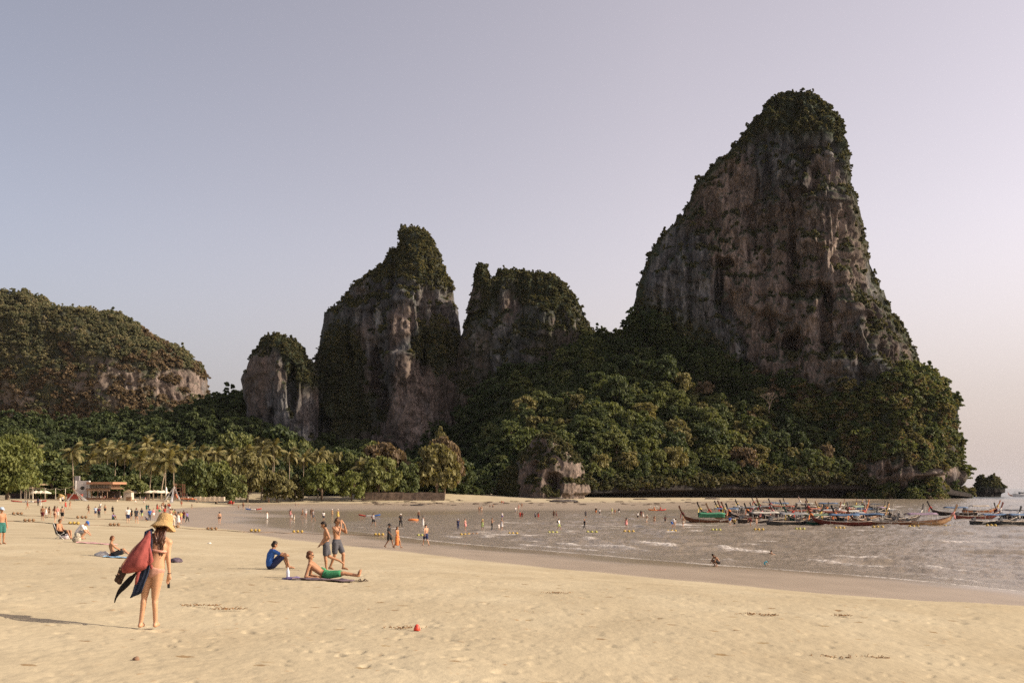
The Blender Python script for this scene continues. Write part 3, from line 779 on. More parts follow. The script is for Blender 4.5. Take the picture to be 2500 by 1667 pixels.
# ------------------------------------------------------------------ vegetation
def leaf_mat(name, c0, c1, c2, trans=.30):
    m, n, b = nodes_mat(name)
    geo = N(n, 'ShaderNodeNewGeometry'); oi = N(n, 'ShaderNodeObjectInfo')
    v = mth(n, 'ADD', mth(n, 'MULTIPLY', geo.outputs['Random Per Island'], .55), mth(n, 'MULTIPLY', oi.outputs['Random'], .45))
    r = ramp(n, [(.1, c0), (.5, c1), (.9, c2)]); n.links.new(v, r.inputs[0])
    n.links.new(r.outputs[0], b.inputs['Base Color'])
    b.inputs['Roughness'].default_value = .6; b.inputs['Specular IOR Level'].default_value = .25
    tr = N(n, 'ShaderNodeBsdfTranslucent'); n.links.new(mixc(n, 1.0, r.outputs[0], (1.25, 1.2, .7), 'MULTIPLY'), tr.inputs[0])
    mx = N(n, 'ShaderNodeMixShader'); mx.inputs[0].default_value = trans
    n.links.new(b.outputs[0], mx.inputs[1]); n.links.new(tr.outputs[0], mx.inputs[2])
    n.links.new(mx.outputs[0], n.nodes['Material Output'].inputs[0])
    return m
LEAF = dict(
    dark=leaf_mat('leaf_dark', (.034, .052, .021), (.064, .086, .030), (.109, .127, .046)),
    mid=leaf_mat('leaf_mid', (.065, .086, .029), (.120, .137, .044), (.189, .195, .068)),
    bright=leaf_mat('leaf_bright', (.066, .085, .022), (.119, .138, .037), (.179, .189, .057)),
    olive=leaf_mat('leaf_olive', (.098, .091, .034), (.176, .159, .060), (.260, .227, .094)),
    dry=leaf_mat('leaf_dry', (.10, .070, .040), (.175, .125, .072), (.25, .19, .115)),
    scrub=leaf_mat('leaf_scrub', (.043, .053, .025), (.094, .098, .043), (.188, .160, .077)),
    hill=leaf_mat('leaf_hill', (.075, .090, .049), (.160, .160, .079), (.319, .263, .146)),
    palm=leaf_mat('palm_leaf', (.096, .091, .034), (.192, .170, .066), (.300, .258, .114)),
)
BARK = M('bark', (.16, .115, .08), .9, .3, 3.0)
PBARK = M('palm_bark', (.30, .235, .165), .9, .25, 3.0)
DEADWOOD = M('dead_wood', (.32, .25, .19), .9, .2, 2.0)

def leaves(P, Nn, size, r, asp=.75, jit=.75):
    """one bent leaf cluster (two tris) per point, facing roughly outward"""
    n = len(P)
    d = Nn + r.normal(0, jit, (n, 3)); d /= np.linalg.norm(d, axis=1, keepdims=True) + 1e-9
    t = np.cross(d, r.normal(0, 1, (n, 3))); t /= np.linalg.norm(t, axis=1, keepdims=True) + 1e-9
    b = np.cross(d, t)
    s = size * r.uniform(.55, 1.35, (n, 1))
    V = np.stack([P - t * s, P - b * s * asp + d * s * .12, P + t * s - d * s * .25, P + b * s * asp + d * s * .12], 1).reshape(-1, 3)
    return V, np.arange(n * 4).reshape(-1, 4)

def crown_mesh(name, seed, nl=26, per=42, size=.42, shape='round', R0=4.0, H=5.0):
    """crown of radius R0 and height H, its base at z=0, made of leaf clusters set on uneven lobes"""
    r = np.random.default_rng(seed)
    Ps, Ns = [], []
    for i in range(nl):
        if shape == 'cone':
            h = r.uniform(0, 1) ** 1.2; rad = (1 - h) ** .7 * R0 * r.uniform(.3, .95); lr = R0 * r.uniform(.16, .30)
        elif shape == 'umbrella':
            h = r.uniform(.12, 1); rad = math.sqrt(r.uniform(0, 1)) * R0 * math.sqrt(max(.05, 1 - (max(h - .5, 0) / .55) ** 2)); lr = R0 * r.uniform(.18, .32)
        else:
            h = r.uniform(.06, .95); rad = math.sqrt(r.uniform(.05, 1)) * R0 * math.sqrt(max(.08, 1 - ((h - .42) / .62) ** 2)); lr = R0 * r.uniform(.20, .36)
        a = r.uniform(0, 6.283)
        c = np.array([rad * math.cos(a), rad * math.sin(a), h * H])
        k = int(per * r.uniform(.7, 1.4))
        u = r.normal(0, 1, (k, 3)); u /= np.linalg.norm(u, axis=1, keepdims=True)
        u[:, 2] = np.where(u[:, 2] < -.35, -u[:, 2], u[:, 2])
        rr = lr * r.uniform(.6, 1.1, (k, 1))
        Ps.append(c + u * rr * np.array([1, 1, .62])); Ns.append(u + np.array([0, 0, .35]))
    V, Fq = leaves(np.concatenate(Ps), np.concatenate(Ns), size, r)
    V[:, 2] = np.maximum(V[:, 2], -.4)
    return np_mesh(name, V, Fq, False)

def trunk_mesh(seed, h, r0, top=.45, limbs=5, spread=1.6, bend=.3):
    r = random.Random(seed); mb = MB()
    p = [Vector((0, 0, -.4))]; x = y = 0
    for i in range(1, 6):
        x += r.uniform(-bend, bend) * h * .06; y += r.uniform(-bend, bend) * h * .06
        p.append(Vector((x, y, h * i / 5)))
    mb.tube(p, [r0 * (1 - (1 - top) * i / 5) for i in range(6)], 7)
    for i in range(limbs):
        k = r.randint(2, 5); a = r.uniform(0, 6.28) + i * 2.4; q = p[k]
        L = spread * r.uniform(.7, 1.3); d = Vector((math.cos(a), math.sin(a), r.uniform(.5, 1.1)))
        mb.tube([q, q + d * L * .5 + Vector((0, 0, .1 * L)), q + d * L], [r0 * .45, r0 * .3, r0 * .14], 5)
    return mb.mesh('trunk')

CROWN = {}
for k_, a_ in dict(round=[('round', 52, 46, .36, 4.0, 5.2), ('round', 46, 50, .37, 4.0, 4.8), ('round', 58, 42, .36, 4.0, 5.8), ('round', 42, 54, .38, 4.0, 5.0)],
                   umbrella=[('umbrella', 50, 50, .35, 4.0, 3.6), ('umbrella', 56, 46, .36, 4.0, 4.0), ('umbrella', 48, 52, .34, 4.0, 3.4)],
                   cone=[('cone', 46, 34, .34, 3.0, 7.5), ('cone', 52, 30, .34, 3.0, 8.0)]).items():
    CROWN[k_] = [crown_mesh('crown', 100 + i * 7 + len(k_), x[1], x[2], x[3], x[0], x[4], x[5]) for i, x in enumerate(a_)]
CROWN['grand'] = [crown_mesh('crown', 77, 120, 62, .20, 'round', 4.0, 5.2)]
TRUNK = [trunk_mesh(i, 3.0, .24 + .03 * i) for i in range(4)]

def tree(name, loc, width, height, kind, leaf, label, group=None, trunk_frac=.3, seed=0, lean=0):
    """broadleaf tree: trunk (base at loc) and crown, sized in metres"""
    r = random.Random(seed)
    root = empty(name, loc, r.uniform(0, 6.28))
    cm = CROWN[kind][seed % len(CROWN[kind])]
    hc = height * (1 - trunk_frac)
    sc = width / (8.0 if kind != 'cone' else 6.0)
    zc = hc / {'round': 5.4, 'grand': 5.4, 'umbrella': 3.9, 'cone': 8.0}[kind]
    th = height * trunk_frac + hc * .35
    t = mesh_obj('trunk', TRUNK[seed % 4], root, BARK); t.scale = (max(.5, sc), max(.5, sc), th / 3.0)
    c = mesh_obj('crown', cm, root, LEAF[leaf]); c.scale = (sc, sc, zc); c.location = (0, 0, height * trunk_frac)
    tag(root, label, 'tree', group)
    return root

# front rank of trees behind the beach: (column, base row, top row, width px, distance, crown, leaf, label)
FRONT = [
    (18, 1216, 1060, 150, 238, 'grand', 'bright', 'huge bright green spreading tree at the left edge above the beach bar'),
    (126, 1214, 1098, 110, 262, 'cone', 'mid', 'feathery grey green conifer tree behind the left bar parasols'),
    (82, 1214, 1122, 60, 285, 'round', 'dark', 'dark round tree in the gap left of the feathery conifer'),
    (252, 1208, 1142, 80, 284, 'round', 'dark', 'dark green round tree directly behind the bar roof'),
    (318, 1212, 1158, 74, 272, 'round', 'mid', 'low light green bush tree right of the bar roof'),
    (482, 1214, 1120, 84, 290, 'round', 'mid', 'tall leafy tree just right of the bigger white tepee frame'),
    (528, 1214, 1128, 76, 300, 'round', 'bright', 'yellow green leafy tree above the pale end of the low wall'),
    (568, 1215, 1166, 66, 296, 'round', 'mid', 'short rounded green tree leaning over the right end of the low wall'),
    (604, 1214, 1124, 84, 318, 'umbrella', 'olive', 'broad olive tree with flat layered crown left of the lone slim palm'),
    (676, 1213, 1146, 78, 322, 'round', 'olive', 'domed yellowish tree below the tallest pair of palms'),
    (722, 1213, 1158, 46, 330, 'cone', 'olive', 'thin grey olive tree between the domed tree and the wide bright tree'),
    (786, 1214, 1143, 96, 332, 'umbrella', 'bright', 'wide bright green umbrella shaped tree at the back of the sand'),
    (858, 1214, 1148, 62, 336, 'round', 'bright', 'rounded light green tree right of the wide umbrella tree'),
    (925, 1216, 1128, 100, 344, 'umbrella', 'mid', 'big spreading tree over the lit part of the beach wall'),
    (938, 1214, 1099, 120, 362, 'umbrella', 'dry', 'brown leaved spreading tree rising above the beach wall'),
    (990, 1216, 1140, 66, 352, 'round', 'dark', 'dark tree over the middle of the beach wall'),
    (1066, 1218, 1102, 108, 362, 'umbrella', 'olive', 'large olive tree at the right end of the beach wall'),
    (1085, 1215, 1086, 92, 376, 'umbrella', 'dry', 'brownish tree top just behind the olive tree by the wall end'),
    (1075, 1216, 1042, 60, 402, 'cone', 'olive', 'tall leafy tree growing in front of the orange rock foot'),
    (1132, 1218, 1130, 70, 388, 'round', 'dark', 'shaded dark tree right of the wall end'),
    (1178, 1219, 1160, 60, 398, 'round', 'dark', 'low shaded tree left of the rock outcrop'),
]
# second rank, farther and higher
BACK = [
    (52, 1128, 50, 312), (178, 1132, 70, 318), (215, 1120, 60, 330), (395, 1122, 76, 330), (440, 1112, 70, 336), (360, 1140, 60, 310),
    (575, 1052, 92, 392), (640, 1062, 80, 398), (688, 1050, 96, 402), (724, 1072, 80, 396), (752, 1092, 70, 372), (520, 1078, 70, 372),
    (796, 1096, 84, 372), (838, 1090, 78, 380), (872, 1100, 70, 372), (1008, 1112, 80, 384), (905, 1086, 70, 396), (612, 1092, 70, 362), (660, 1110, 70, 352), (475, 1094, 74, 362), (300, 1108, 80, 336), (338, 1094, 70, 352), (258, 1098, 80, 352), (140, 1104, 80, 345), (96, 1096, 80, 352), (20, 1082, 90, 340), (430, 1088, 80, 366), (560, 1112, 60, 346),
]
ORD = ['', 'second', 'third', 'fourth', 'fifth', 'sixth', 'seventh', 'eighth', 'ninth', 'tenth', 'eleventh', 'twelfth', 'thirteenth', 'fourteenth', 'fifteenth', 'sixteenth', 'seventeenth', 'eighteenth', 'nineteenth', 'twentieth']
def number_off(rows):
    """rows of (column, thing, phrase): things sharing a phrase are told apart by their order from the left"""
    by = {}
    for px, o, ph in rows: by.setdefault(ph, []).append((px, o))
    for ph, L in by.items():
        L.sort(key=lambda t: t[0])
        for i, (px, o) in enumerate(L):
            pos = '' if len(L) == 1 else (', leftmost' if i == 0 else (', rightmost' if i == len(L) - 1 else (', %s from the left' % ORD[i] if i < 20 else ', %s from the right' % ORD[min(19, len(L) - 1 - i)])))
            o['label'] = ph + pos
def build_trees():
    rows = []
    for i, (px, pb, pt, w, D, kind, leaf, lab) in enumerate(FRONT):
        x = xpx(px, D); z = max(g1(x, D) - .2, .8)
        h = zpx(pt, D) - z
        tree('broadleaf_tree' if kind != 'cone' else 'conifer_tree', (x, D, z), w / F * D, h, kind, leaf, lab, 'trees along the back of the beach', .10 if kind in ('round', 'grand') else (.20 if kind == 'umbrella' else .06), i * 3 + 1)
    for i, (px, pt, w, D) in enumerate(BACK):
        x = xpx(px, D); z = max(g1(x, D) - .2, 2)
        h = zpx(pt + (16 if px < 470 else 4), D) - z
        col = ['dark', 'mid', 'olive', 'dark', 'mid'][i % 5]
        side = 'behind the beach resort' if px < 450 else ('behind the middle of the beach' if px < 760 else 'above the beach wall')
        what = {'dark': 'dark green', 'mid': 'mid green', 'olive': 'olive green'}[col]
        rows.append((px, tree('broadleaf_tree', (x, D, z), w / F * D * 1.05, h, 'round' if i % 3 else 'umbrella', col, '', 'second rank of trees ' + side, .3, i * 5 + 2), '%s second rank tree %s' % (what, side)))
    number_off(rows)

# ---- palms
def frond_mesh(seed, L=3.6, droop=1.0):
    r = random.Random(seed); V, Fs = [], []
    n = 13; w0 = .055
    pts = []
    for i in range(n + 1):
        t = i / n
        pts.append(Vector((L * (t - .16 * droop * t * t), .10 * math.sin(t * 2 + seed), .42 * L * t - .62 * droop * L * t * t)))
    for i in range(n):
        a, b = pts[i], pts[i + 1]; w = w0 * (1 - .8 * i / n)
        k = len(V); V += [a + Vector((0, w, 0)), a - Vector((0, w, 0)), b - Vector((0, w * .9, 0)), b + Vector((0, w * .9, 0))]
        Fs.append((k, k + 1, k + 2, k + 3))
        if i == 0: continue
        t = i / n; ll = L * .30 * math.sin(math.pi * min(1, t * .9 + .12)) ** .6
        for s in (-1, 1):
            for q in (0, .5):
                p = a.lerp(b, q); d = (b - a).normalized()
                tip = p + d * ll * .45 + Vector((0, s * ll * .72, -ll * (.42 + .25 * r.random())))
                e = d * (L / n) * .34
                k = len(V); V += [p - e, p + e, tip + d * .02, tip - d * .04]
                Fs.append((k, k + 1, k + 2, k + 3))
    me = bpy.data.meshes.new('frond'); me.from_pydata([tuple(v) for v in V], [], Fs); me.update()
    return me
FROND = [frond_mesh(1, 4.7, 1.05), frond_mesh(2, 4.4, 1.3), frond_mesh(3, 4.9, .85), frond_mesh(4, 4.2, 1.5)]
PALMS = [  # column of crown, row of crown, trunk foot column, foot row, distance, label
    (84, 1108, 80, 1160, 292, 'palm standing over the left bar between the big tree and the conifer'), (176, 1104, 180, 1162, 300, 'windblown palm with clear straight trunk above the white bar wall'),
    (222, 1120, 218, 1166, 306, 'drooping palm half hidden behind the bar roof'), (240, 1090, 238, 1160, 326, 'high palm with raised fronds behind the bar'),
    (262, 1100, 262, 1150, 318, 'short trunk palm left of the pale leaning palm'), (284, 1098, 279, 1150, 306, 'tall pale palm above the right end of the bar roof'),
    (306, 1108, 301, 1158, 302, 'pale leaning palm right of the tallest bar palm'), (342, 1122, 342, 1180, 300, 'palm with brownish fronds left of the parasol palms'),
    (357, 1082, 357, 1150, 332, 'small dark palm highest behind the parasols'), (375, 1098, 374, 1150, 318, 'upright palm behind the left parasol palm'),
    (372, 1132, 364, 1196, 276, 'left of two slender palms rising through the white parasols'), (409, 1126, 392, 1196, 276, 'right leaning slender palm rising through the white parasols'),
    (404, 1100, 404, 1150, 322, 'palm crown peeping above the right parasol palm'), (424, 1106, 424, 1150, 322, 'palm crown at the left edge of the tall leafy tree'), (456, 1106, 456, 1150, 326, 'palm crown above the tall leafy tree'),
    (488, 1106, 488, 1150, 330, 'palm crown with orange heart above the yellow green tree'), (510, 1112, 510, 1150, 334, 'thin palm tuft right of the orange hearted palm'), (528, 1108, 528, 1160, 334, 'spreading palm left of the square topped palm'),
    (564, 1110, 562, 1150, 336, 'square topped palm above the olive tree'), (601, 1108, 602, 1160, 326, 'lone slim palm above the flat layered olive tree'), (607, 1140, 606, 1168, 322, 'short palm with big hanging fronds under the lone slim palm'),
    (637, 1114, 638, 1206, 326, 'long trunk palm with orange heart left of the tallest palms'), (641, 1092, 641, 1150, 340, 'palm crown just above the long trunk palm'), (668, 1090, 670, 1146, 340, 'tallest palm with a straight grey trunk above the domed tree'),
    (664, 1116, 668, 1146, 342, 'leaning bare trunked palm beside the tallest palm'), (707, 1108, 706, 1154, 334, 'palm with visible pale trunk right of the domed tree'), (742, 1118, 740, 1160, 338, 'grey green palm left of the wide umbrella tree'),
    (778, 1112, 776, 1150, 342, 'star shaped palm right above the wide umbrella tree'), (878, 1140, 876, 1170, 346, 'yellowish palm tucked beside the brown leaved tree'),
]
def build_palms():
    r = random.Random(5)
    for i, (cx, cy, fx, fy, D, lab) in enumerate(PALMS):
        gx = xpx(fx, D); gz = max(g1(gx, D) - .3, 1.0)
        top = wpt(cx, cy, D)
        root = empty('palm_tree', (gx, D, gz))
        dx = top.x - gx; h = top.z - gz
        pts = [(dx * t ** 1.5, 0, h * t) for t in [k / 7 for k in range(8)]]
        MB().tube(pts, [.24, .19, .17, .16, .155, .15, .15, .16], 7).build('trunk', PBARK, root, True)
        MB().ell((dx, 0, h + .1), (.32, .32, .42), 8, 5).build('crown_heart', M('palm_heart', (.30, .20, .09), .8), root, True)
        n = 19 if fy > 1140 else 16
        for k in range(n):
            a = 6.283 * k / n * 2.4 + r.uniform(-.2, .2); up = (k / n)
            f = mesh_obj('frond', FROND[(k + i) % 4], root, LEAF['palm'])
            f.location = (dx, 0, h)
            # the sea breeze from the right bends the fronds to the left
            bias = .32 * -math.cos(a)
            f.rotation_euler = (r.uniform(-.5, .5), R(48) - up * R(112) + bias + r.uniform(-.15, .15), a)
            s = r.uniform(.85, 1.15) * (1.0 if D < 330 else .95); f.scale = (s, s, s)
        tag(root, lab, 'palm', 'coconut palms behind the beach')

# ---- scattered wood: instanced small trees and bushes
def scatter_obj(name, label, P, scl, rotz, idx, coll, tilt=None):
    me = bpy.data.meshes.new(name); me.vertices.add(len(P)); me.vertices.foreach_set('co', np.asarray(P, np.float32).ravel()); me.update()
    attr(me, 'scl', scl); attr(me, 'idx', idx, 'INT')
    rot = np.zeros((len(P), 3)); rot[:, 2] = rotz
    if tilt is not None: rot[:, :2] = tilt
    attr(me, 'rot', rot, 'FLOAT_VECTOR')
    o = bpy.data.objects.new(name, me); COL.objects.link(o)
    g = bpy.data.node_groups.new('scatter', 'GeometryNodeTree')
    g.interface.new_socket('Geometry', in_out='INPUT', socket_type='NodeSocketGeometry'); g.interface.new_socket('Geometry', in_out='OUTPUT', socket_type='NodeSocketGeometry')
    gi = g.nodes.new('NodeGroupInput'); go = g.nodes.new('NodeGroupOutput')
    ip = g.nodes.new('GeometryNodeInstanceOnPoints'); ci = g.nodes.new('GeometryNodeCollectionInfo')
    ci.inputs['Collection'].default_value = coll; ci.inputs['Separate Children'].default_value = True; ci.inputs['Reset Children'].default_value = True
    ip.inputs['Pick Instance'].default_value = True
    def na(nm, t):
        q = g.nodes.new('GeometryNodeInputNamedAttribute'); q.data_type = t; q.inputs['Name'].default_value = nm; return q.outputs[0]
    g.links.new(gi.outputs[0], ip.inputs['Points']); g.links.new(ci.outputs[0], ip.inputs['Instance'])
    g.links.new(na('idx', 'INT'), ip.inputs['Instance Index']); g.links.new(na('scl', 'FLOAT'), ip.inputs['Scale'])
    e2r = g.nodes.new('FunctionNodeEulerToRotation'); g.links.new(na('rot', 'FLOAT_VECTOR'), e2r.inputs[0]); g.links.new(e2r.outputs[0], ip.inputs['Rotation'])
    g.links.new(ip.outputs[0], go.inputs[0])
    md = o.modifiers.new('scatter', 'NODES'); md.node_group = g
    tag(o, label, None, None, 'stuff')
    return o

def bush_coll(name, leaf, specs):
    c = bpy.data.collections.new(name)
    for i, (seed, nl, per, size, shape, r0, h) in enumerate(specs):
        me = crown_mesh('bush', seed, nl, per, size, shape, r0, h)
        me.materials.append(LEAF[leaf])
        c.objects.link(bpy.data.objects.new('bush_kind', me))
    return c

def surf_points(key, dens, fn, r):
    """area weighted random points; fn(px, py, P, n, green) -> keep probability"""
    V, Fq, nrm, gr, fx, fy = SURF[key]
    a, b, c, d = (V[Fq[:, i]] for i in range(4))
    area = .5 * np.linalg.norm(np.cross(c - a, d - b), axis=1)
    n = int(area.sum() * dens)
    f = r.choice(len(Fq), n, p=area / area.sum())
    u, v = r.random((n, 1)), r.random((n, 1))
    P = a[f] * (1 - u) * (1 - v) + b[f] * u * (1 - v) + c[f] * u * v + d[f] * (1 - u) * v
    nn = nrm[Fq[f, 0]]; g = gr[Fq[f]].mean(1)
    px = (CX + P[:, 0] / P[:, 1] * F) / K; py = (HY + (CZ - P[:, 2]) / P[:, 1] * F) / K
    keep = r.random(n) < fn(px, py, P, nn, g)
    vis = (nn[:, 1] < .25) | (nn[:, 2] > .5)
    keep &= vis & (px > -60) & (px < 2420)
    return P[keep], nn[keep], px[keep], py[keep]

def build_woods():
    r = np.random.default_rng(11)
    small = [(201, 9, 26, .42, 'round', 1.6, 1.9), (202, 11, 24, .40, 'round', 1.7, 2.2), (203, 8, 28, .42, 'umbrella', 1.7, 1.6), (204, 12, 24, .36, 'cone', 1.2, 3.2)]
    big = [(211, 18, 34, .50, 'round', 3.2, 4.6), (212, 22, 30, .48, 'round', 3.0, 5.4), (213, 18, 34, .50, 'umbrella', 3.4, 3.6), (214, 26, 26, .46, 'cone', 2.4, 6.5)]
    cs = bush_coll('scrub_kinds', 'scrub', small); cd = bush_coll('dry_kinds', 'dry', small[:3])
    cdk = bush_coll('dark_kinds', 'dark', big); cmid = bush_coll('mid_kinds', 'mid', big); chill = bush_coll('hill_kinds', 'hill', big); col_ = bush_coll('olive_kinds', 'olive', big); cbr = bush_coll('bright_kinds', 'bright', big)
    def put(name, label, Ps, coll, s0, s1, nk, sink=.3, seed=0):
        q = np.random.default_rng(seed + 50)
        P = np.concatenate(Ps); n = len(P)
        P = P.copy(); s = (s0 * .75 + (s1 * 1.12 - s0 * .75) * q.random(n) ** 1.7) * np.where(q.random(n) < .06, 1.4, 1)
        P[:, 2] -= sink * s
        scatter_obj(name, label, P, s, q.uniform(0, 6.28, n), q.integers(0, nk, n), coll, q.normal(0, .12, (n, 2)))
        return n
    tot = 0
    # bushes clinging to the tower, the peaks and the pinnacle
    key = 'huge limestone tower standing over the right of the bay'
    P1, n1, a1, b1 = surf_points(key, .60, lambda px, py, P, n, g: np.clip((g - .38) * 1.9, 0, 1) * (.25 + .75 * sstep(-.25, .25, fbm(P[:, 0] / 9, P[:, 2] / 7, 0, 3, 301))), r)
    lo = b1 > poly_y([(1400, 690), (1700, 840), (1900, 900), (2080, 850), (2150, 860)], a1)
    tot += put('cliff_scrub', 'bushes clinging to the ledges and crown of the great tower', [P1[~lo]], cs, .38, 1.05, 4, .3, 1)
    lw = P1[lo][::2]; lx = a1[lo][::2]; q_ = r.random(len(lw)) + .35 * fbm(lx / 50, b1[lo][::2] / 50, 0, 3, 309)
    rt = lx > 1820  # lighter leaf colours here paint in the sunlight on the right shoulder
    tot += put('cliff_woodland', 'dark woodland on the lower shoulder of the great tower', [lw[~rt | (q_ < .25)]], cdk, .55, 1.3, 4, .2, 2)
    tot += put('cliff_woodland', 'green woodland on the sunny right shoulder of the great tower', [lw[rt & (q_ >= .25) & (q_ < .62)]], cmid, .55, 1.25, 4, .2, 15)
    tot += put('cliff_woodland', 'olive woodland on the sunny right shoulder of the great tower', [lw[rt & (q_ >= .62)]], col_, .5, 1.1, 4, .2, 16)
    d = lo & (r.random(len(lo)) < .13)
    tot += put('dry_scrub', 'dry brown and yellow scrub on the right shoulder of the great tower', [P1[d & (a1 > 1700)]], cd, 1.0, 2.0, 3, .2, 3)
    keys = ['pointed middle limestone peak with a sunlit right shoulder', 'square topped green limestone stump between the two peaks', 'small grey limestone pinnacle with a bushy head left of the middle peak', 'leafy rock knob on the left corner of the square stump']
    Q = [surf_points(k, .60, lambda px, py, P, n, g: np.clip((g - .33) * 1.9, 0, 1), r)[0] for k in keys]
    tot += put('cliff_scrub', 'bushes growing over the three smaller limestone peaks', Q, cs, .35, 1.0, 4, .3, 4)
    q = Q[0][(Q[0][:, 2] > 85)]
    tot += put('dry_scrub', 'sunburnt olive scrub on the shoulder of the pointed middle peak', [q[::2]], col_, .18, .42, 4, .2, 5)
    tot += put('cliff_scrub', 'bushes on the small outcrop and the rock islet', [surf_points(k, 1.1, lambda px, py, P, n, g: np.clip((g - .3) * 2, 0, 1), r)[0] for k in ('low craggy limestone outcrop at the back of the sand', 'little rock islet capped with bushes off the point')], cs, .45, 1.0, 4, .25, 6)
    # left hill
    P2, n2, a2, b2 = surf_points('long wooded hill falling from the left edge to a bare cliff nose', .14, lambda px, py, P, n, g: np.clip(g * 1.3 - .1, 0, 1) * (py < 1010), r)
    dr = fbm(a2 / 45, b2 / 45, 0, 4, 305) + (b2 - 830) / 160 + .3 * (a2 > 250) > .35
    tot += put('hill_woodland', 'green woodland covering the long left hill', [P2[~dr]], chill, .42, 1.0, 4, .3, 7)
    tot += put('dry_woodland', 'dry brown woodland on the lower flank of the left hill', [P2[dr]], cd, 1.2, 2.3, 3, .2, 8)
    # apron forest: the parts that read as one dark mass
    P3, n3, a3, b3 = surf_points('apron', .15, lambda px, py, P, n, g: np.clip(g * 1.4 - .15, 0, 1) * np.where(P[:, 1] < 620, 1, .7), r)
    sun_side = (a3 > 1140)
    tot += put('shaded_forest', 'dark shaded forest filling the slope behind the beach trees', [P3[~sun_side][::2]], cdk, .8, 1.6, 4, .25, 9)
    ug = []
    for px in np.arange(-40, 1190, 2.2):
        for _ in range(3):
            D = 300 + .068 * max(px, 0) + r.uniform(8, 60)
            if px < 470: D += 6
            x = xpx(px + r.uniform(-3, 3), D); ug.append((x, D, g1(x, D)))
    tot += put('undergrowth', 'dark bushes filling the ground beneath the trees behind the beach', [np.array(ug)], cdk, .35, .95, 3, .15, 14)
    R3 = P3[sun_side]; A3 = a3[sun_side]; B3 = b3[sun_side]
    k = fbm(A3 / 60, B3 / 40, 0, 3, 307)
    w = r.random(len(R3))
    mid = (k + .5 * (w - .5)) > .05
    tot += put('slope_forest', 'dark green jungle on the slope below the great tower', [R3[~mid]], cdk, .5, 1.25, 4, .25, 10)
    tot += put('slope_forest', 'mid green jungle on the slope below the great tower', [R3[mid]], cmid, .5, 1.2, 4, .25, 11)
    dz = (A3 > 1650) & (w < .30)
    tot += put('dry_scrub', 'dry bamboo coloured scrub among the jungle under the tower', [R3[dz]], col_, .6, 1.3, 4, .2, 12)
    tot += put('dry_scrub', 'leafless brown thickets among the jungle under the tower', [R3[(A3 > 1700) & (w > .91)]], cd, 1.2, 2.2, 3, .2, 13)
    lip = []
    for pxx in np.arange(1150, 2020, .9):
        Yb_ = poly_y(BASEY, pxx); h_ = poly_y(BASEH, pxx) / 12
        if r.random() < .25 + .6 * (pn(np.array([pxx / 30.]), np.array([.5]))[0] > -.25): lip.append((xpx(pxx * K, Yb_ - 1.5), Yb_ - r.uniform(.5, 3), 7.0 * h_ + r.uniform(-1.6, 2.5)))
    tot += put('slope_forest', 'bushes hanging over the dark undercut shore rock', [np.array(lip)], cs, .6, 1.7, 4, .35, 17)
    print('instances', tot)
    # the larger single jungle trees standing out of that slope
    V, Fq, nrm, gr, fx, fy = SURF['apron']
    sel = np.where((fx > 1120) & (fx < 2120) & (Vz(V) > 12) & (V[:, 1] < 552))[0]
    q = np.random.default_rng(21); q.shuffle(sel)
    taken = []; jr = []
    kinds = [('dark', 'dark green'), ('mid', 'mid green'), ('olive', 'olive'), ('bright', 'fresh green'), ('dark', 'dark green'), ('mid', 'mid green'), ('dry', 'brown leafed')]
    n = 0
    for i in sel:
        p = V[i]
        if any((p[0] - t[0]) ** 2 + (p[2] - t[2]) ** 2 < 6.5 ** 2 for t in taken): continue
        taken.append(p)
        kn = kinds[int(q.integers(0, 7 if fx[i] > 1600 else 6))]
        w = q.uniform(6.5, 14); h = w * q.uniform(.85, 1.25)
        zone = 'behind the rock outcrop' if fx[i] < 1370 else ('right of the rock outcrop' if fx[i] < 1620 else ('below the tower face' if fx[i] < 1900 else 'on the shoulder above the boats'))
        jr.append((fx[i], tree('jungle_tree', (float(p[0]), float(p[1]), float(p[2]) - 1.0), w, h, ['round', 'umbrella', 'round'][n % 3], kn[0], '', '%s jungle trees %s' % (kn[1], zone), .22, n + 400), '%s jungle tree %s' % (kn[1], zone)))
        n += 1
        if n >= 150: break
    number_off(jr)
    # pale leafless tree on the slope
    t = wpt(1762 * K, 936 * K, 530); root = empty('bare_tree', (t.x, t.y - 4, t.z - 3))
    rr = random.Random(3); mb = MB()
    def br(p, d, L, rad, k):
        e = p + d * L; mb.tube([p, (p + e) / 2 + Vector((rr.uniform(-.1, .1), 0, rr.uniform(0, .15))) * L, e], [rad, rad * .8, rad * .6], 5)
        if k == 0: return
        for _ in range(3):
            a = Vector((rr.uniform(-1, 1), rr.uniform(-.7, .7), rr.uniform(.0, .9)))
            br(e, (d * .6 + a * .75).normalized(), L * .68, rad * .58, k - 1)
    br(Vector((0, 0, 0)), Vector((0.1, 0, 1)), 4.0, .42, 5)
    mb.build('branches', DEADWOOD, root, True)
    tag(root, 'pale leafless tree spreading bare branches in the jungle under the tower', 'tree')

def Vz(V): return V[:, 2]
build_trees()
build_palms()
build_woods()
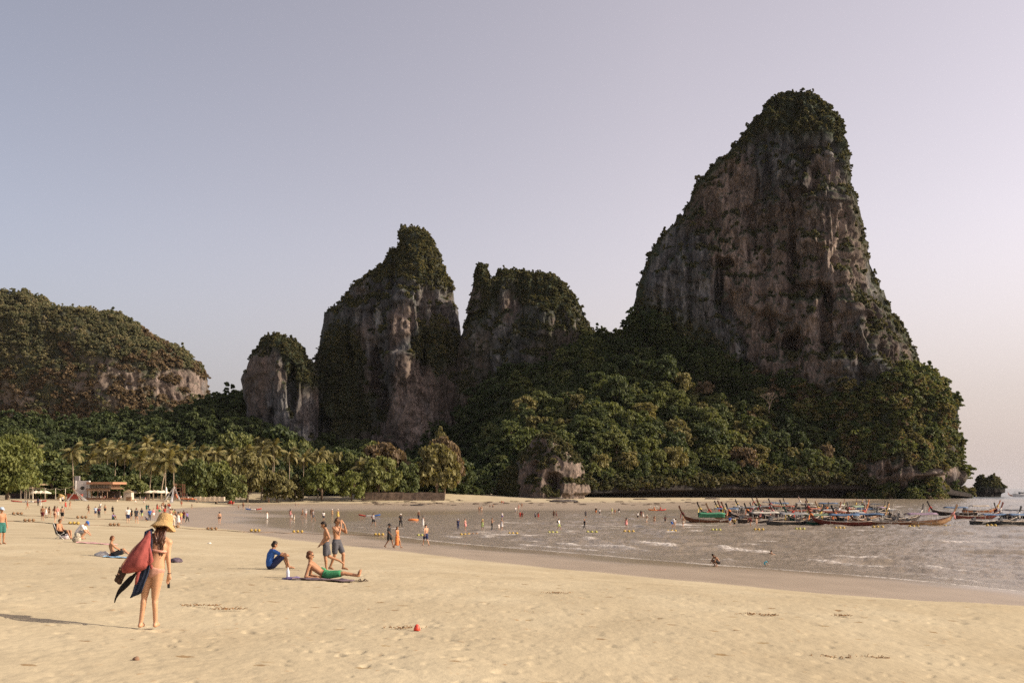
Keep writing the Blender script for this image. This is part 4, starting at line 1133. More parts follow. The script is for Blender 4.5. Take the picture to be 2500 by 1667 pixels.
# ------------------------------------------------------------------ people
SKIN = [M('skin_fair', (.48, .275, .17), .6, .12, 10), M('skin_tan', (.36, .185, .10), .55, .06, 14), M('skin_brown', (.24, .125, .07), .55, .06, 14)]
HAIRC = dict(dark=M('hair_dark', (.022, .015, .011), .6, .3, 40), brown=M('hair_brown', (.075, .036, .018), .6, .35, 40), fair=M('hair_fair', (.26, .15, .07), .6, .3, 40), ginger=M('hair_ginger', (.12, .048, .022), .6, .3, 40))
CL = dict(white=(.74, .70, .64), cream=(.60, .52, .40), black=(.018, .017, .018), navy=(.026, .034, .085), blue=(.035, .11, .36), pale=(.36, .46, .58), teal=(.03, .13, .11), green=(.045, .21, .09), red=(.42, .055, .04), maroon=(.12, .025, .025), orange=(.62, .20, .06), pink=(.56, .24, .22), yellow=(.62, .46, .12), grey=(.24, .23, .23), slate=(.075, .075, .085), purple=(.17, .13, .30), brown=(.14, .075, .045), lime=(.36, .42, .16), straw=(.60, .39, .13), aqua=(.12, .42, .48))
def cloth(c): return M('cloth_' + c, CL[c], .85, .14, 12)

J0 = dict(pel=(0, 0, .93), wai=(0, 0, 1.09), che=(0, .01, 1.28), nec=(0, .01, 1.44), hea=(0, -.01, 1.60), lat=(1, 0, 0), fd=(0, -1, 0),
          shL=(.175, .01, 1.40), elL=(.235, .03, 1.12), wrL=(.25, -.02, .88), haL=(.25, -.04, .80),
          hiL=(.09, 0, .90), knL=(.10, -.02, .49), anL=(.10, .02, .08), toL=(.12, -.15, .025))
def JJ(**k):
    d = dict(J0); d.update({a: v for a, v in k.items()})
    for p in ('sh', 'el', 'wr', 'ha', 'hi', 'kn', 'an', 'to'):
        if p + 'R' not in d:
            x = d[p + 'L']; d[p + 'R'] = (-x[0], x[1], x[2])
    return {a: Vector(v) for a, v in d.items()}
POSE = dict(
    stand=JJ(),
    ease=JJ(knR=(-.12, -.08, .50), anR=(-.15, -.03, .08), toR=(-.19, -.19, .025), elR=(-.26, .05, 1.12), wrR=(-.24, -.10, .93), haR=(-.22, -.15, .88)),
    hips=JJ(elL=(.36, .06, 1.16), wrL=(.21, -.06, 1.00), haL=(.16, -.08, .97), elR=(-.36, .06, 1.16), wrR=(-.21, -.06, 1.00), haR=(-.16, -.08, .97)),
    walk=JJ(knL=(.09, -.19, .52), anL=(.09, -.28, .11), toL=(.09, -.45, .07), knR=(-.09, .04, .49), anR=(-.09, .30, .13), toR=(-.09, .19, .025), elL=(.24, .14, 1.14), wrL=(.25, .20, .91), haL=(.25, .20, .83), elR=(-.24, -.08, 1.13), wrR=(-.23, -.26, .95), haR=(-.22, -.31, .90)),
    phone=JJ(elL=(.24, -.12, 1.16), wrL=(.10, -.30, 1.36), haL=(.07, -.34, 1.44), elR=(-.24, -.12, 1.16), wrR=(-.10, -.30, 1.36), haR=(-.07, -.34, 1.44), hea=(0, -.03, 1.60)),
    eyes=JJ(elL=(.20, -.24, 1.24), wrL=(.09, -.24, 1.52), haL=(.05, -.20, 1.60), elR=(-.20, -.22, 1.20), wrR=(-.10, -.24, 1.48), haR=(-.05, -.20, 1.58), hea=(0, -.03, 1.61), knL=(.09, -.20, .52), anL=(.09, -.20, .09), toL=(.10, -.37, .03), knR=(-.09, .02, .49), anR=(-.09, .20, .10), toR=(-.09, .06, .025)),
    boy=JJ(hea=(0, -.08, 1.59), nec=(0, -.02, 1.44), knL=(.09, -.02, .48), anL=(.09, .02, .07), toL=(.09, -.14, .025), knR=(-.09, .10, .50), anR=(-.09, .48, .34), toR=(-.09, .60, .24), elL=(.24, .12, 1.16), wrL=(.17, -.08, .98), haL=(.14, -.14, .93), elR=(-.24, -.06, 1.13), wrR=(-.22, -.20, .92), haR=(-.2, -.25, .85)),
    bent=JJ(pel=(0, .12, .80), wai=(0, .06, .93), che=(0, -.13, 1.03), nec=(0, -.29, 1.06), hea=(0, -.42, 1.08), shL=(.17, -.26, 1.03), elL=(.20, -.30, .76), wrL=(.16, -.36, .54), haL=(.15, -.38, .46), hiL=(.09, .12, .78), knL=(.11, -.03, .45)),
    crouch=JJ(pel=(0, .22, .28), wai=(0, .17, .43), che=(0, .02, .60), nec=(0, -.12, .72), hea=(0, -.24, .82), shL=(.17, -.08, .69), elL=(.24, -.22, .44), wrL=(.14, -.38, .30), haL=(.10, -.42, .24), hiL=(.10, .20, .28), knL=(.20, -.24, .44), anL=(.14, .02, .08), toL=(.17, -.16, .025)),
    sit=JJ(pel=(0, .10, .12), wai=(0, .13, .28), che=(0, .08, .49), nec=(0, .01, .66), hea=(0, -.05, .82), shL=(.18, .02, .62), elL=(.22, -.24, .48), wrL=(.10, -.44, .47), haL=(.04, -.48, .45), hiL=(.10, .04, .13), knL=(.14, -.36, .50), anL=(.11, -.50, .08), toL=(.12, -.68, .03)),
    sitflat=JJ(pel=(0, .10, .12), wai=(0, .16, .28), che=(0, .20, .49), nec=(0, .19, .66), hea=(0, .15, .82), shL=(.18, .20, .62), elL=(.24, .02, .42), wrL=(.18, -.20, .30), haL=(.14, -.27, .27), hiL=(.10, .04, .13), knL=(.14, -.36, .20), anL=(.12, -.78, .07), toL=(.15, -.84, .20), knR=(-.14, -.32, .34), anR=(-.12, -.56, .08), toR=(-.14, -.72, .03)),
    chair=JJ(pel=(0, .05, .36), wai=(0, .13, .52), che=(0, .20, .71), nec=(0, .19, .87), hea=(0, .14, 1.03), shL=(.18, .19, .83), elL=(.27, .14, .54), wrL=(.22, -.14, .46), haL=(.20, -.22, .45), hiL=(.10, 0, .36), knL=(.15, -.42, .47), anL=(.13, -.48, .08), toL=(.15, -.66, .03), knR=(-.13, -.43, .49), anR=(-.12, -.62, .08), toR=(-.13, -.79, .03)),
    recline=JJ(pel=(0, 0, .12), wai=(0, .17, .18), che=(0, .35, .32), nec=(0, .47, .47), hea=(0, .47, .64), shL=(.18, .44, .42), elL=(.25, .54, .08), wrL=(.22, .30, .05), haL=(.20, .21, .04), hiL=(.10, -.03, .12), knL=(.13, -.44, .15), anL=(.11, -.85, .09), toL=(.16, -.90, .24), knR=(-.11, -.45, .17), anR=(-.07, -.86, .10), toR=(-.11, -.92, .25)),
    lying=JJ(pel=(0, 0, .11), wai=(0, .17, .11), che=(0, .36, .12), nec=(0, .52, .13), hea=(0, .66, .14), shL=(.18, .46, .12), elL=(.30, .30, .06), wrL=(.28, .06, .06), haL=(.26, -.02, .05), hiL=(.10, -.03, .11), knL=(.13, -.44, .12), anL=(.12, -.86, .07), toL=(.16, -.92, .16)),
    paddle=JJ(pel=(0, .1, .12), wai=(0, .12, .28), che=(0, .1, .49), nec=(0, .06, .66), hea=(0, .02, .82), shL=(.18, .06, .62), elL=(.26, -.16, .56), wrL=(.22, -.36, .60), haL=(.2, -.4, .62), hiL=(.10, .04, .13), knL=(.12, -.36, .26), anL=(.10, -.70, .10), toL=(.10, -.78, .2)),
)
def body_mb(J, fem=False, hands=False, k=1.0):
    mb = MB()
    wp, ww, wc, ws = (.162, .118, .142, .150) if fem else (.150, .132, .165, .172)
    pel, wai, che, nec = J['pel'], J['wai'], J['che'], J['nec']
    d0 = (pel - wai).normalized()
    pts = [pel + d0 * .11, pel, pel.lerp(wai, .45), wai, wai.lerp(che, .55), che, che.lerp(nec, .55), nec - (nec - che) * .08]
    mb.loft(pts, [.10 * k, wp * k, wp * .93 * k, ww * k, (ww + wc) / 2 * k, wc * k, ws * .95 * k, .085 * k],
            [.085 * k, .112 * k, .108 * k, .088 * k, .098 * k, .108 * k, .085 * k, .055 * k], J['lat'])
    hea = J['hea']; up = (hea - nec).normalized(); fd = J['fd']; fd = (fd - up * fd.dot(up)).normalized(); sd = up.cross(fd)
    mb.cap(nec - up * .03, hea - up * .04, .056 * k, .05 * k)
    mb.cap(hea + up * .035, hea - up * .035 + fd * .015, .088 * k, .066 * k, 12, 4)
    mb.cap(hea - up * .085 + fd * .035, hea - up * .06 + fd * .02, .040 * k)
    mb.cap(hea + up * .0 + fd * .086, hea - up * .032 + fd * .104, .010 * k, .016 * k, 6)
    for s in (-1, 1): mb.ell(hea + sd * s * .082 - up * .01 - fd * .005, (.014, .026, .034), 6, 4)
    for s in 'LR':
        sh, el, wr, ha = (J[q + s] for q in ('sh', 'el', 'wr', 'ha'))
        mb.cap(nec.lerp(sh, .45) - (nec - che) * .12, sh, .058 * k, .056 * k)
        a = (.043, .034, .024) if fem else (.052, .041, .028)
        mb.cap(sh, el, a[0] * k, a[1] * k); mb.cap(el, el.lerp(wr, .3), a[1] * 1.02 * k, a[1] * 1.02 * k); mb.cap(el, wr, a[1] * k, a[2] * k)
        d = (ha - wr).normalized()
        mb.cap(wr, ha, .027 * k, .032 * k)
        if hands:
            sdv = d.cross(Vector((0, 1, 0)));
            if sdv.length < .1: sdv = d.cross(Vector((1, 0, 0)))
            sdv.normalize(); cu = d.cross(sdv).normalized()
            for i, L in enumerate((.062, .072, .066, .052)):
                b = ha + d * .02 + sdv * (.024 - .016 * i); m = b + d * L * .55 + cu * .008; mb.cap(b, m, .0095, .009, 6); mb.cap(m, m + d * L * .35 + cu * L * .35, .009, .0078, 6)
            b = wr.lerp(ha, .35) + sdv * .022; mb.cap(b, b + d * .035 + sdv * .022 + cu * .012, .0115, .0105, 6); mb.cap(b + d * .035 + sdv * .022 + cu * .012, b + d * .064 + sdv * .022 + cu * .026, .0105, .009, 6)
        else:
            mb.cap(ha, ha + d * .07, .028 * k, .016 * k)
        hi, kn, an, to = (J[q + s] for q in ('hi', 'kn', 'an', 'to'))
        l = (.096, .054, .047, .033) if fem else (.090, .060, .053, .037)
        mb.cap(hi, kn, l[0] * k, l[1] * k); mb.cap(kn, an, l[2] * k, l[3] * k)
        back = (an - to); back.z = 0; back = back.normalized() if back.length > .02 else Vector((0, 1, 0))
        cf = .82 if fem else 1.0; mb.cap(kn.lerp(an, .22) + back * .012, kn.lerp(an, .46) + back * .010, .055 * k * cf, .045 * k * cf)
        mb.cap(an + back * .03 - (kn - an).normalized() * .03, to.lerp(an, .45), .036 * k, .036 * k, 8); mb.cap(to.lerp(an, .5) , to, .038 * k, .026 * k, 8)
    return mb
def item_mb(J, it, fem=False):
    mb = MB(); pel, wai, che, nec, hea = (J[q] for q in ('pel', 'wai', 'che', 'nec', 'hea'))
    up = (hea - nec).normalized(); fd = J['fd']; fd = (fd - up * fd.dot(up)).normalized(); sd = up.cross(fd); lat = J['lat']
    bk = -fd
    d0 = (pel - wai).normalized()
    wp, ww, wc, ws = (.162, .118, .142, .150) if fem else (.150, .132, .165, .172)
    if it in 'sbp':        # shorts, brief, trousers
        mb.loft([pel + d0 * .10, pel, pel.lerp(wai, .55), pel.lerp(wai, .62)], [wp * .8, wp + .022, wp + .014, wp + .008], [.10, .132, .122, .118], lat)
        for s in 'LR':
            hi, kn, an = (J[q + s] for q in ('hi', 'kn', 'an'))
            if it == 's': mb.cap(hi, hi.lerp(kn, .72), .112, .098)
            elif it == 'b': mb.cap(hi, hi.lerp(kn, .12), .104, .102)
            else: mb.cap(hi, kn, .108, .078); mb.cap(kn, kn.lerp(an, .9), .072, .060)
    elif it in 'tv':       # shirt, vest
        mb.loft([pel, pel.lerp(wai, .6), wai, wai.lerp(che, .55), che, che.lerp(nec, .6), nec - (nec - che) * .06], [wp + .024, wp + .018, ww + .026, (ww + wc) / 2 + .022, wc + .02, ws + .012, .085], [.132, .126, .115, .120, .128, .105, .072], lat)
        for s in 'LR':
            sh, el = J['sh' + s], J['el' + s]
            mb.cap(nec.lerp(sh, .5) - (nec - che) * .12, sh, .072, .072)
            if it == 't': mb.cap(sh, sh.lerp(el, .62), .070, .064)
    elif it in 'dl':       # dress, long dress
        if it == 'd': end = (J['knL'] + J['knR']) / 2 * .8 + pel * .2; w = .235
        else: end = (J['anL'] + J['anR']) / 2 * .85 + pel * .15; w = .185
        mb.loft([end, end.lerp(pel, .5), pel, wai, wai.lerp(che, .55), che, che.lerp(nec, .5)], [w, (w + wp) / 2 + .02, wp + .024, ww + .016, (ww + wc) / 2 + .014, wc + .014, ws * .9], [w * .8, .15, .132, .104, .114, .124, .095], lat)
    elif it == 'k':        # bikini
        mb.loft([pel + d0 * .10, pel + d0 * .03, pel, pel.lerp(wai, .28)], [.07, wp * .95, wp + .010, wp + .008], [.09, .118, .124, .118], lat)
        mb.loft([wai.lerp(che, .62), che, che.lerp(nec, .25)], [wc * .96 + .01, wc + .010, wc + .006], [.110, .124, .112], lat)
    elif it in 'hH':       # hair
        mb.cap(hea + up * .045 + bk * .012, hea - up * .02 + bk * .034, .094, .080, 12, 4)
        if it == 'H':
            mb.loft([hea + bk * .04, nec + bk * .075 + up * .02, nec.lerp(che, .5) + bk * .105, che + bk * .110], [.095, .105, .10, .05], [.06, .055, .045, .025], sd)
    elif it in 'Wc':       # wide hat, cap
        c = hea + up * .075
        def ring(r, h): return [c + up * h + (sd * math.cos(t) + fd * math.sin(t)) * r for t in [6.283 * j / 14 for j in range(14)]]
        if it == 'W': mb.rings([ring(.09, -.02), ring(.22, -.045), ring(.225, -.035), ring(.105, .0), ring(.10, .07), ring(.07, .10), ring(.02, .105)])
        else:
            mb.rings([ring(.104, -.03), ring(.106, .0), ring(.09, .05), ring(.05, .075), ring(.01, .08)])
            mb.loft([c + fd * .08 - up * .02, c + fd * .15 - up * .03, c + fd * .19 - up * .04], [.08, .075, .04], [.012, .010, .008], sd)
    elif it == 'B':        # backpack
        m = che.lerp(wai, .3) + bk * .20
        mb.loft([m - (che - wai) * .9, m - (che - wai) * .5, m + (che - wai) * .6, m + (che - wai) * .85], [.11, .15, .14, .09], [.08, .11, .09, .05], lat)
    elif it == 'S':        # sunglasses
        for s in (-1, 1): mb.ell(hea + fd * .080 + sd * s * .034 + up * .012, (.024, .024, .018), 8, 5)
        for s in (-1, 1): mb.cap(hea + fd * .085 + sd * s * .06 + up * .012, hea + sd * s * .09 + up * .012, .007)
    return mb
_pm = {}
def pmesh(pose, it, fem, vox, hands=False):
    key = (pose, it, fem, vox)
    if key not in _pm:
        J = POSE[pose] if isinstance(pose, str) else pose
        if it == 'body': _pm[key] = body_mb(J, fem, hands).remesh('body', vox, 3)
        elif it in 'hH':
            me = item_mb(J, it, fem).remesh('hair', .016 if vox < .02 else .022, 1); me.update(); c = np.empty(len(me.vertices) * 3); me.vertices.foreach_get('co', c); c = c.reshape(-1, 3); nn = np.empty(len(c) * 3); me.vertices.foreach_get('normal', nn)
            c += nn.reshape(-1, 3) * (.014 * fbm(c[:, 0] * 28, c[:, 1] * 28, c[:, 2] * 16, 2, 7))[:, None]; me.vertices.foreach_set('co', c.ravel()); me.update(); _pm[key] = me
        else: _pm[key] = item_mb(J, it, fem).remesh('cloth', max(vox, .012 if it in 'Wc' else .014) if vox < .02 else (.016 if it in 'WcS' else .022), 3 if it not in 'WcS' else 1)
    return _pm[key]
INAME = dict(s='shorts', b='swim_brief', p='trousers', t='shirt', v='vest', d='dress', l='long_dress', k='bikini', h='hair', H='hair', W='hat', c='cap', B='backpack', S='sunglasses')
def person(loc, rz, pose, outfit, label, scale=1.0, skin=0, group=None, vox=.026, hands=False):
    fem = any(x[0] in 'dlkH' for x in outfit.split())
    root = empty('person', loc, R(rz), scale)
    mesh_obj('body', pmesh(pose, 'body', fem, vox, hands), root, SKIN[skin])
    for tok in outfit.split():
        it, c = tok.split(':')
        mesh_obj(INAME[it], pmesh(pose, it, fem, vox), root, HAIRC[c] if it in 'hH' else cloth(c))
    tag(root, label, 'person', group)
    return root
# the crowd: column, foot row, height in photo pixels, pose, facing (0 = to the camera, 90 = right, 180 = away), outfit, skin, label
CROWD = [
    # on the left part of the beach
    (67, 1243, 22, 'walk', 120, 'b:red h:brown', 1, 'bare chested person in red trunks walking in front of the red kayak'),
    (93, 1234, 19, 'stand', 180, 'p:black t:navy h:dark', 1, 'person all in dark clothes standing by the tip of the red kayak'),
    (99, 1235, 18, 'stand', 150, 'p:white t:white h:brown', 0, 'person all in white beside the dark dressed one by the kayak'),
    (147, 1230, 17, 'stand', 30, 't:cream s:cream h:brown', 0, 'person in cream clothes left of the white tepee frame'),
    (153, 1229, 19, 'ease', 180, 't:white s:black h:fair', 0, 'person in white shirt and black shorts left of the tepee frame'),
    (160, 1244, 22, 'walk', 60, 'd:red H:brown', 1, 'woman in short red dress below the left tepee frame'),
    (171, 1244, 22, 'walk', -60, 'k:red H:fair', 0, 'woman in red bikini walking right of the red dress below the tepee'),
    (216, 1255, 24, 'walk', 150, 's:brown h:dark', 1, 'tanned bare chested person walking alone left of the standing pair'),
    (233, 1260, 24, 'hips', 20, 't:pale s:navy H:dark', 0, 'long haired person in pale top and navy shorts, left of the pair'),
    (241.5, 1264, 27, 'ease', 200, 'p:black t:navy h:brown B:maroon', 1, 'person in dark clothes with maroon backpack, right of the pair'),
    (245, 1244, 18, 'stand', 0, 't:white s:grey h:dark', 0, 'person in white top just behind the maroon backpack'),
    (256.6, 1253, 22, 'stand', 180, 's:black h:brown', 0, 'bare chested person in black shorts right of the maroon backpack'),
    (275, 1255, 20, 'stand', 180, 't:black s:black h:dark', 1, 'person in black standing behind the purple clad child'),
    (277, 1268, 16, 'sit', 60, 't:purple s:teal h:dark', 1, 'small child in purple sitting on the sand'),
    (104, 1270, 35, 'stand', 180, 's:maroon h:brown', 1, 'bare chested person left in the group of five by the rope'),
    (112.5, 1265, 28, 'stand', 190, 'd:white h:dark', 0, 'person in loose white dress second in the group of five'),
    (120.5, 1263, 27, 'ease', 170, 'k:black H:dark', 1, 'long haired woman in black third in the group of five'),
    (134, 1276, 41, 'walk', 180, 'k:maroon H:brown', 0, 'woman in maroon swimwear walking away nearest in the group of five'),
    (140, 1266, 30, 'stand', 0, 't:pink s:white h:dark', 0, 'person in pink shirt partly behind the maroon swimwear woman'),
    (152, 1270, 34, 'stand', 180, 's:black h:dark', 0, 'bare backed man in black shorts right of the group of five'),
    (312.5, 1277, 39, 'stand', 200, 't:white s:navy h:brown', 0, 'man in white shirt and navy shorts left of the crowd'),
    (320, 1268, 27, 'stand', 180, 't:black s:black h:dark', 1, 'dark figure just behind the man in white shirt'),
    (333, 1277, 37, 'ease', 170, 't:slate b:slate h:ginger', 0, 'person in floral grey top with bare legs in the crowd'),
    (346, 1268, 28, 'walk', 150, 't:navy s:lime h:dark', 1, 'person in navy shirt and pale lime shorts in the crowd'),
    (358, 1248, 17, 'stand', 180, 't:teal s:teal h:brown', 1, 'dark green clad figure farther back, left of two'),
    (362.5, 1247, 16, 'stand', 160, 't:slate s:grey h:brown', 0, 'grey clad figure farther back, right of two'),
    (365.5, 1271, 29, 'stand', 190, 't:blue p:slate h:dark', 1, 'person in bright blue wet top left of the straw hat'),
    (358, 1272, 11, 'crouch', -60, 't:navy s:black h:dark', 1, 'dark figure crouching on the sand left of the straw hat'),
    (375, 1264, 23, 'stand', 30, 't:pink s:white h:brown', 0, 'person in pink and white left above the straw hat'),
    (384, 1249, 20, 'stand', 180, 'd:red H:brown', 1, 'person in brick red dress far back above the straw hat'),
    (389.5, 1256, 22, 'stand', 20, 's:green h:dark', 0, 'bare chested person in green shorts above the straw hat'),
    (396, 1247, 20, 'stand', 180, 's:cream h:fair', 0, 'pale bare chested person in the knot of people above the straw hat'),
    (399, 1241, 17, 'stand', 180, 's:brown h:brown', 1, 'farthest figure in the knot of people above the straw hat'),
    (404, 1250, 20, 'stand', 170, 't:maroon s:maroon H:dark', 1, 'dark red figure right in the knot above the straw hat'),
    (402, 1262, 24, 'ease', 10, 't:red s:brown h:brown', 1, 'person in brick red top directly above the straw hat'),
    (411, 1246, 19, 'stand', 190, 't:orange s:grey h:ginger', 1, 'person in orange brown top left of a pale companion'),
    (414, 1247, 19, 'stand', 170, 't:red s:white h:brown', 0, 'person in red top and white bottoms right of the orange brown top'),
    (417, 1272, 31, 'stand', 200, 's:cream h:brown', 0, 'bare backed person left behind the white dress right of the hat'),
    (421, 1270, 29, 'stand', 170, 't:lime s:grey h:brown', 0, 'person in pale lime top behind the white dress right of the hat'),
    (423, 1287, 35, 'ease', 190, 't:cream p:cream h:fair', 0, 'person in cream shirt and trousers with a dark belt bag'),
    (427, 1270, 27, 'stand', 180, 's:black h:dark', 1, 'dark haired bare backed figure behind the white dress'),
    (435, 1287, 38, 'phone', 180, 'd:white h:dark', 1, 'person in short white dress with raised elbows right of the hat'),
    (441, 1278, 30, 'stand', 0, 't:yellow s:pink h:brown', 0, 'person in yellow right behind the white dress'),
    (448.5, 1274, 29, 'stand', 180, 't:maroon s:slate h:dark', 1, 'man in maroon shirt right in the crowd'),
    (457, 1275, 26, 'walk', 60, 't:purple p:black h:dark', 1, 'person in purple shirt and dark trousers rightmost of the crowd'),
    (443, 1237, 17, 'stand', 180, 'b:red h:brown', 1, 'small figure in red trunks below the big tepee frame'),
    (468.5, 1242, 13, 'walk', -60, 'b:teal h:brown', 1, 'small figure walking at the edge of the wet sand'),
    (331, 1229, 12, 'walk', 60, 's:white h:fair', 0, 'tiny pale figure walking below the brown beach hut'),
    (351, 1230, 13, 'stand', 180, 's:white h:brown', 0, 'tiny pale standing figure below the parasols, left of two'),
    (355, 1224, 11, 'walk', 90, 't:pink s:grey h:dark', 1, 'tiny pink figure below the parasols, right of two'),
    (459, 1225, 14, 'stand', 0, 't:white s:navy h:brown', 1, 'tiny figure in white before the low orange lounger'),
    (551, 1223, 10, 'walk', 90, 'b:red h:brown', 1, 'tiny red figure at the right end of the low wall'),
    (588, 1222, 8, 'stand', 0, 's:brown h:brown', 1, 'tiny brown figure on the far dry sand above the wet edge'),
    (649, 1223, 8, 'stand', 0, 's:brown h:brown', 1, 'tiny figure on far dry sand, left of a pair'),
    (656, 1227, 12, 'walk', 90, 'b:maroon h:brown', 1, 'tiny walking figure on far dry sand, right of a pair'),
    (721.5, 1236, 9, 'stand', 0, 's:grey h:brown', 1, 'tiny figure on the far wet edge, left of a pair'),
    (729, 1237, 9, 'stand', 0, 's:cream h:fair', 0, 'tiny pale figure on the far wet edge, right of a pair'),
    # on the flats
    (536, 1279, 30, 'stand', 200, 'b:black h:dark', 0, 'woman like figure in dark brief standing alone on the wet sand'),
    (582, 1242, 9, 'stand', 0, 's:brown h:brown', 1, 'small brown figure left of the beached kayak on wet sand'),
    (594, 1243, 18, 'stand', 180, 'b:black h:brown', 1, 'standing figure beside the beached kayak on wet sand'),
    (608.5, 1241, 8, 'stand', 0, 's:cream h:fair', 0, 'small pale figure just above the beached kayak'),
    (652, 1268, 20, 'stand', 20, 'l:white h:dark', 0, 'figure in long white clothes mirrored in the wet sand'),
    (709, 1264, 22, 'stand', 180, 'd:pink H:dark', 1, 'long haired figure at the back of three on the wet flat'),
    (712.5, 1268, 18, 'walk', -60, 'd:white h:dark', 0, 'white dressed figure between two others on the wet flat'),
    (718, 1270, 17, 'stand', 160, 'l:cream h:brown', 0, 'cream dressed figure with long reflection at right of three'),
    (738.5, 1263, 21, 'walk', -90, 's:brown h:brown', 1, 'lean brown figure walking left of a white hatted one'),
    (746.5, 1264, 20, 'stand', 180, 't:white b:pink W:white', 0, 'white hatted figure standing on the wet flat'),
    (760, 1261, 20, 'stand', 0, 't:brown s:brown h:dark', 1, 'brown clad figure behind a grey shirted walker'),
    (764.5, 1271, 27, 'walk', 90, 't:grey s:slate h:dark', 1, 'grey shirted walker left of the white shirt'),
    (790, 1271, 23, 'stand', 190, 't:white s:slate h:dark', 1, 'man in white shirt and dark shorts reflected in wet sand'),
    (811, 1263, 20, 'stand', 180, 'k:yellow W:white', 0, 'white hatted bather in yellow bikini, left of two'),
    (825, 1269, 26, 'stand', 180, 'd:yellow W:cream', 0, 'bather in yellow dress and hat, right of two'),
    (911.5, 1283, 39, 'walk', 60, 't:grey s:black h:dark B:red', 1, 'wader with red bag walking out beside the blue white kayak'),
    (978, 1285, 34, 'walk', 30, 't:black p:black c:white', 2, 'wader all in black with white cap at the water edge'),
    (1022, 1270, 25, 'stand', 150, 'p:slate c:white', 1, 'bare chested wader in white cap above the orange float'),
    (1032.6, 1283, 25, 'stand', 170, 'l:white h:dark', 1, 'wader in long white clothes below the orange float'),
    (1118.5, 1290, 25, 'stand', 190, 't:navy p:navy c:pale', 1, 'wader all in navy with pale cap'),
    (1136, 1292, 28, 'ease', 60, 'd:pink h:brown', 0, 'wader in red and white dress right of the navy one'),
    (1178, 1293, 27, 'ease', 0, 'd:lime W:straw', 1, 'wader in yellow green dress and straw hat'),
    (1201, 1293, 31, 'phone', 90, 'p:black h:brown', 1, 'bare chested wader in black trousers holding something up'),
    (1218, 1292, 16, 'stand', 60, 't:white s:white h:brown', 0, 'little child in white beside an adult in white'),
    (1225, 1293, 29, 'stand', -30, 'd:white h:brown', 0, 'adult wader in white beside the little child'),
    (1226, 1266, 17, 'stand', 180, 't:white s:purple h:fair', 0, 'wader in white and purple right behind the little child'),
    (1170, 1251, 17, 'stand', 0, 'b:brown h:brown', 0, 'pale wader at far edge, left of two close together'),
    (1175.5, 1251, 17, 'stand', 180, 'b:cream h:fair', 0, 'pale wader at far edge, right of two close together'),
    (1196, 1240, 9, 'stand', 0, 's:black h:dark', 1, 'tiny dark bather on the far flat beside a larger one'),
    (1203.5, 1241, 11, 'stand', 180, 's:black h:brown', 0, 'bare chested bather in black shorts on the far flat'),
    (1225, 1230, 9, 'stand', 0, 't:orange s:orange h:brown', 1, 'orange clad figure on the far flat, left of two'),
    (1229, 1230, 8, 'stand', 0, 'd:pink h:brown', 0, 'pink clad figure on the far flat, right of two'),
    (1259, 1251, 15, 'walk', 60, 't:white s:grey h:brown', 0, 'white clad bather with a bag on the far edge'),
    (1266, 1246, 15, 'stand', 0, 'b:pink h:brown', 0, 'bare bather standing behind the white clad one on the far edge'),
    (1274, 1240, 12, 'stand', 0, 'b:brown h:brown', 1, 'small bare bather farthest on the edge'),
    (1270, 1265, 18, 'stand', 20, 't:red s:red h:brown', 1, 'red clad wader left of a brown one'),
    (1275, 1265, 17, 'stand', 180, 't:maroon s:brown h:dark', 1, 'brown red wader close right of the red one'),
    (1044.5, 1213, 7, 'walk', 90, 't:white s:white h:dark', 0, 'tiny white figure in shade by the wall end'),
    (1061, 1222, 8, 'walk', 90, 't:black p:black h:dark', 2, 'tiny black figure on the shaded far sand'),
    (1307, 1266, 18, 'stand', 180, 't:grey s:slate h:dark', 1, 'grey clad wader, left of a couple'),
    (1314, 1266, 18, 'stand', 160, 'd:red H:dark', 1, 'wader in red dress, right of a couple'),
    (1352, 1263, 19, 'stand', 170, 't:brown s:brown h:brown', 1, 'brown clad wader, left of a close couple'),
    (1358, 1263, 17, 'walk', 90, 'd:maroon h:brown', 1, 'maroon clad wader, right of a close couple'),
    (1364.6, 1293, 29, 'walk', 60, 't:white s:lime h:dark B:slate', 1, 'wader in white top with a dark backpack and lime shorts'),
    (1427, 1290, 24, 'walk', -70, 't:black p:black c:orange', 1, 'wader in black wet suit and orange cap'),
    (1430, 1263, 18, 'stand', 180, 't:slate s:slate h:dark', 1, 'dark wader straight behind the orange cap'),
    (1455, 1254, 17, 'stand', 180, 't:black s:orange c:white', 1, 'wader in orange shorts and white cap'),
    (1464, 1256, 15, 'stand', 180, 't:white s:navy h:dark', 1, 'wader in white top right of the orange shorts'),
    (1494, 1255, 15, 'stand', 0, 't:lime s:cream W:yellow', 0, 'wader in yellow hat, left of three'),
    (1501.5, 1254, 13, 'stand', 0, 'b:orange h:brown', 1, 'bare bather in the middle of three'),
    (1511, 1254, 15, 'hips', 180, 't:black s:white h:dark', 1, 'dark topped wader, right of three'),
    (1529, 1288, 27, 'stand', 200, 'd:pink H:dark', 1, 'dark haired wader in pale pink skirt alone in the water'),
    (1557, 1266, 17, 'stand', 180, 't:white s:black h:dark', 1, 'wader in white shirt and black shorts left of a pair'),
    (1565, 1263, 19, 'stand', 180, 't:maroon s:brown H:dark', 1, 'dark red wader at the left of a pair'),
    (1570, 1265, 17, 'walk', 90, 'd:white h:fair', 0, 'white dressed wader at the right of a pair'),
    (1579, 1276, 21, 'walk', -60, 's:cream W:cream', 0, 'bare chested wader in sun hat stepping left'),
    (1597.6, 1278, 21, 'stand', 180, 'k:brown H:ginger', 0, 'red haired bather in brown swimwear'),
    (1624, 1275, 17, 'hips', 180, 't:maroon s:black H:dark', 1, 'dark haired wader near the first long tail boat'),
    (1642, 1287, 24, 'bent', 60, 't:white s:blue h:brown', 0, 'wader in blue shorts bending by the bow of the brown boat'),
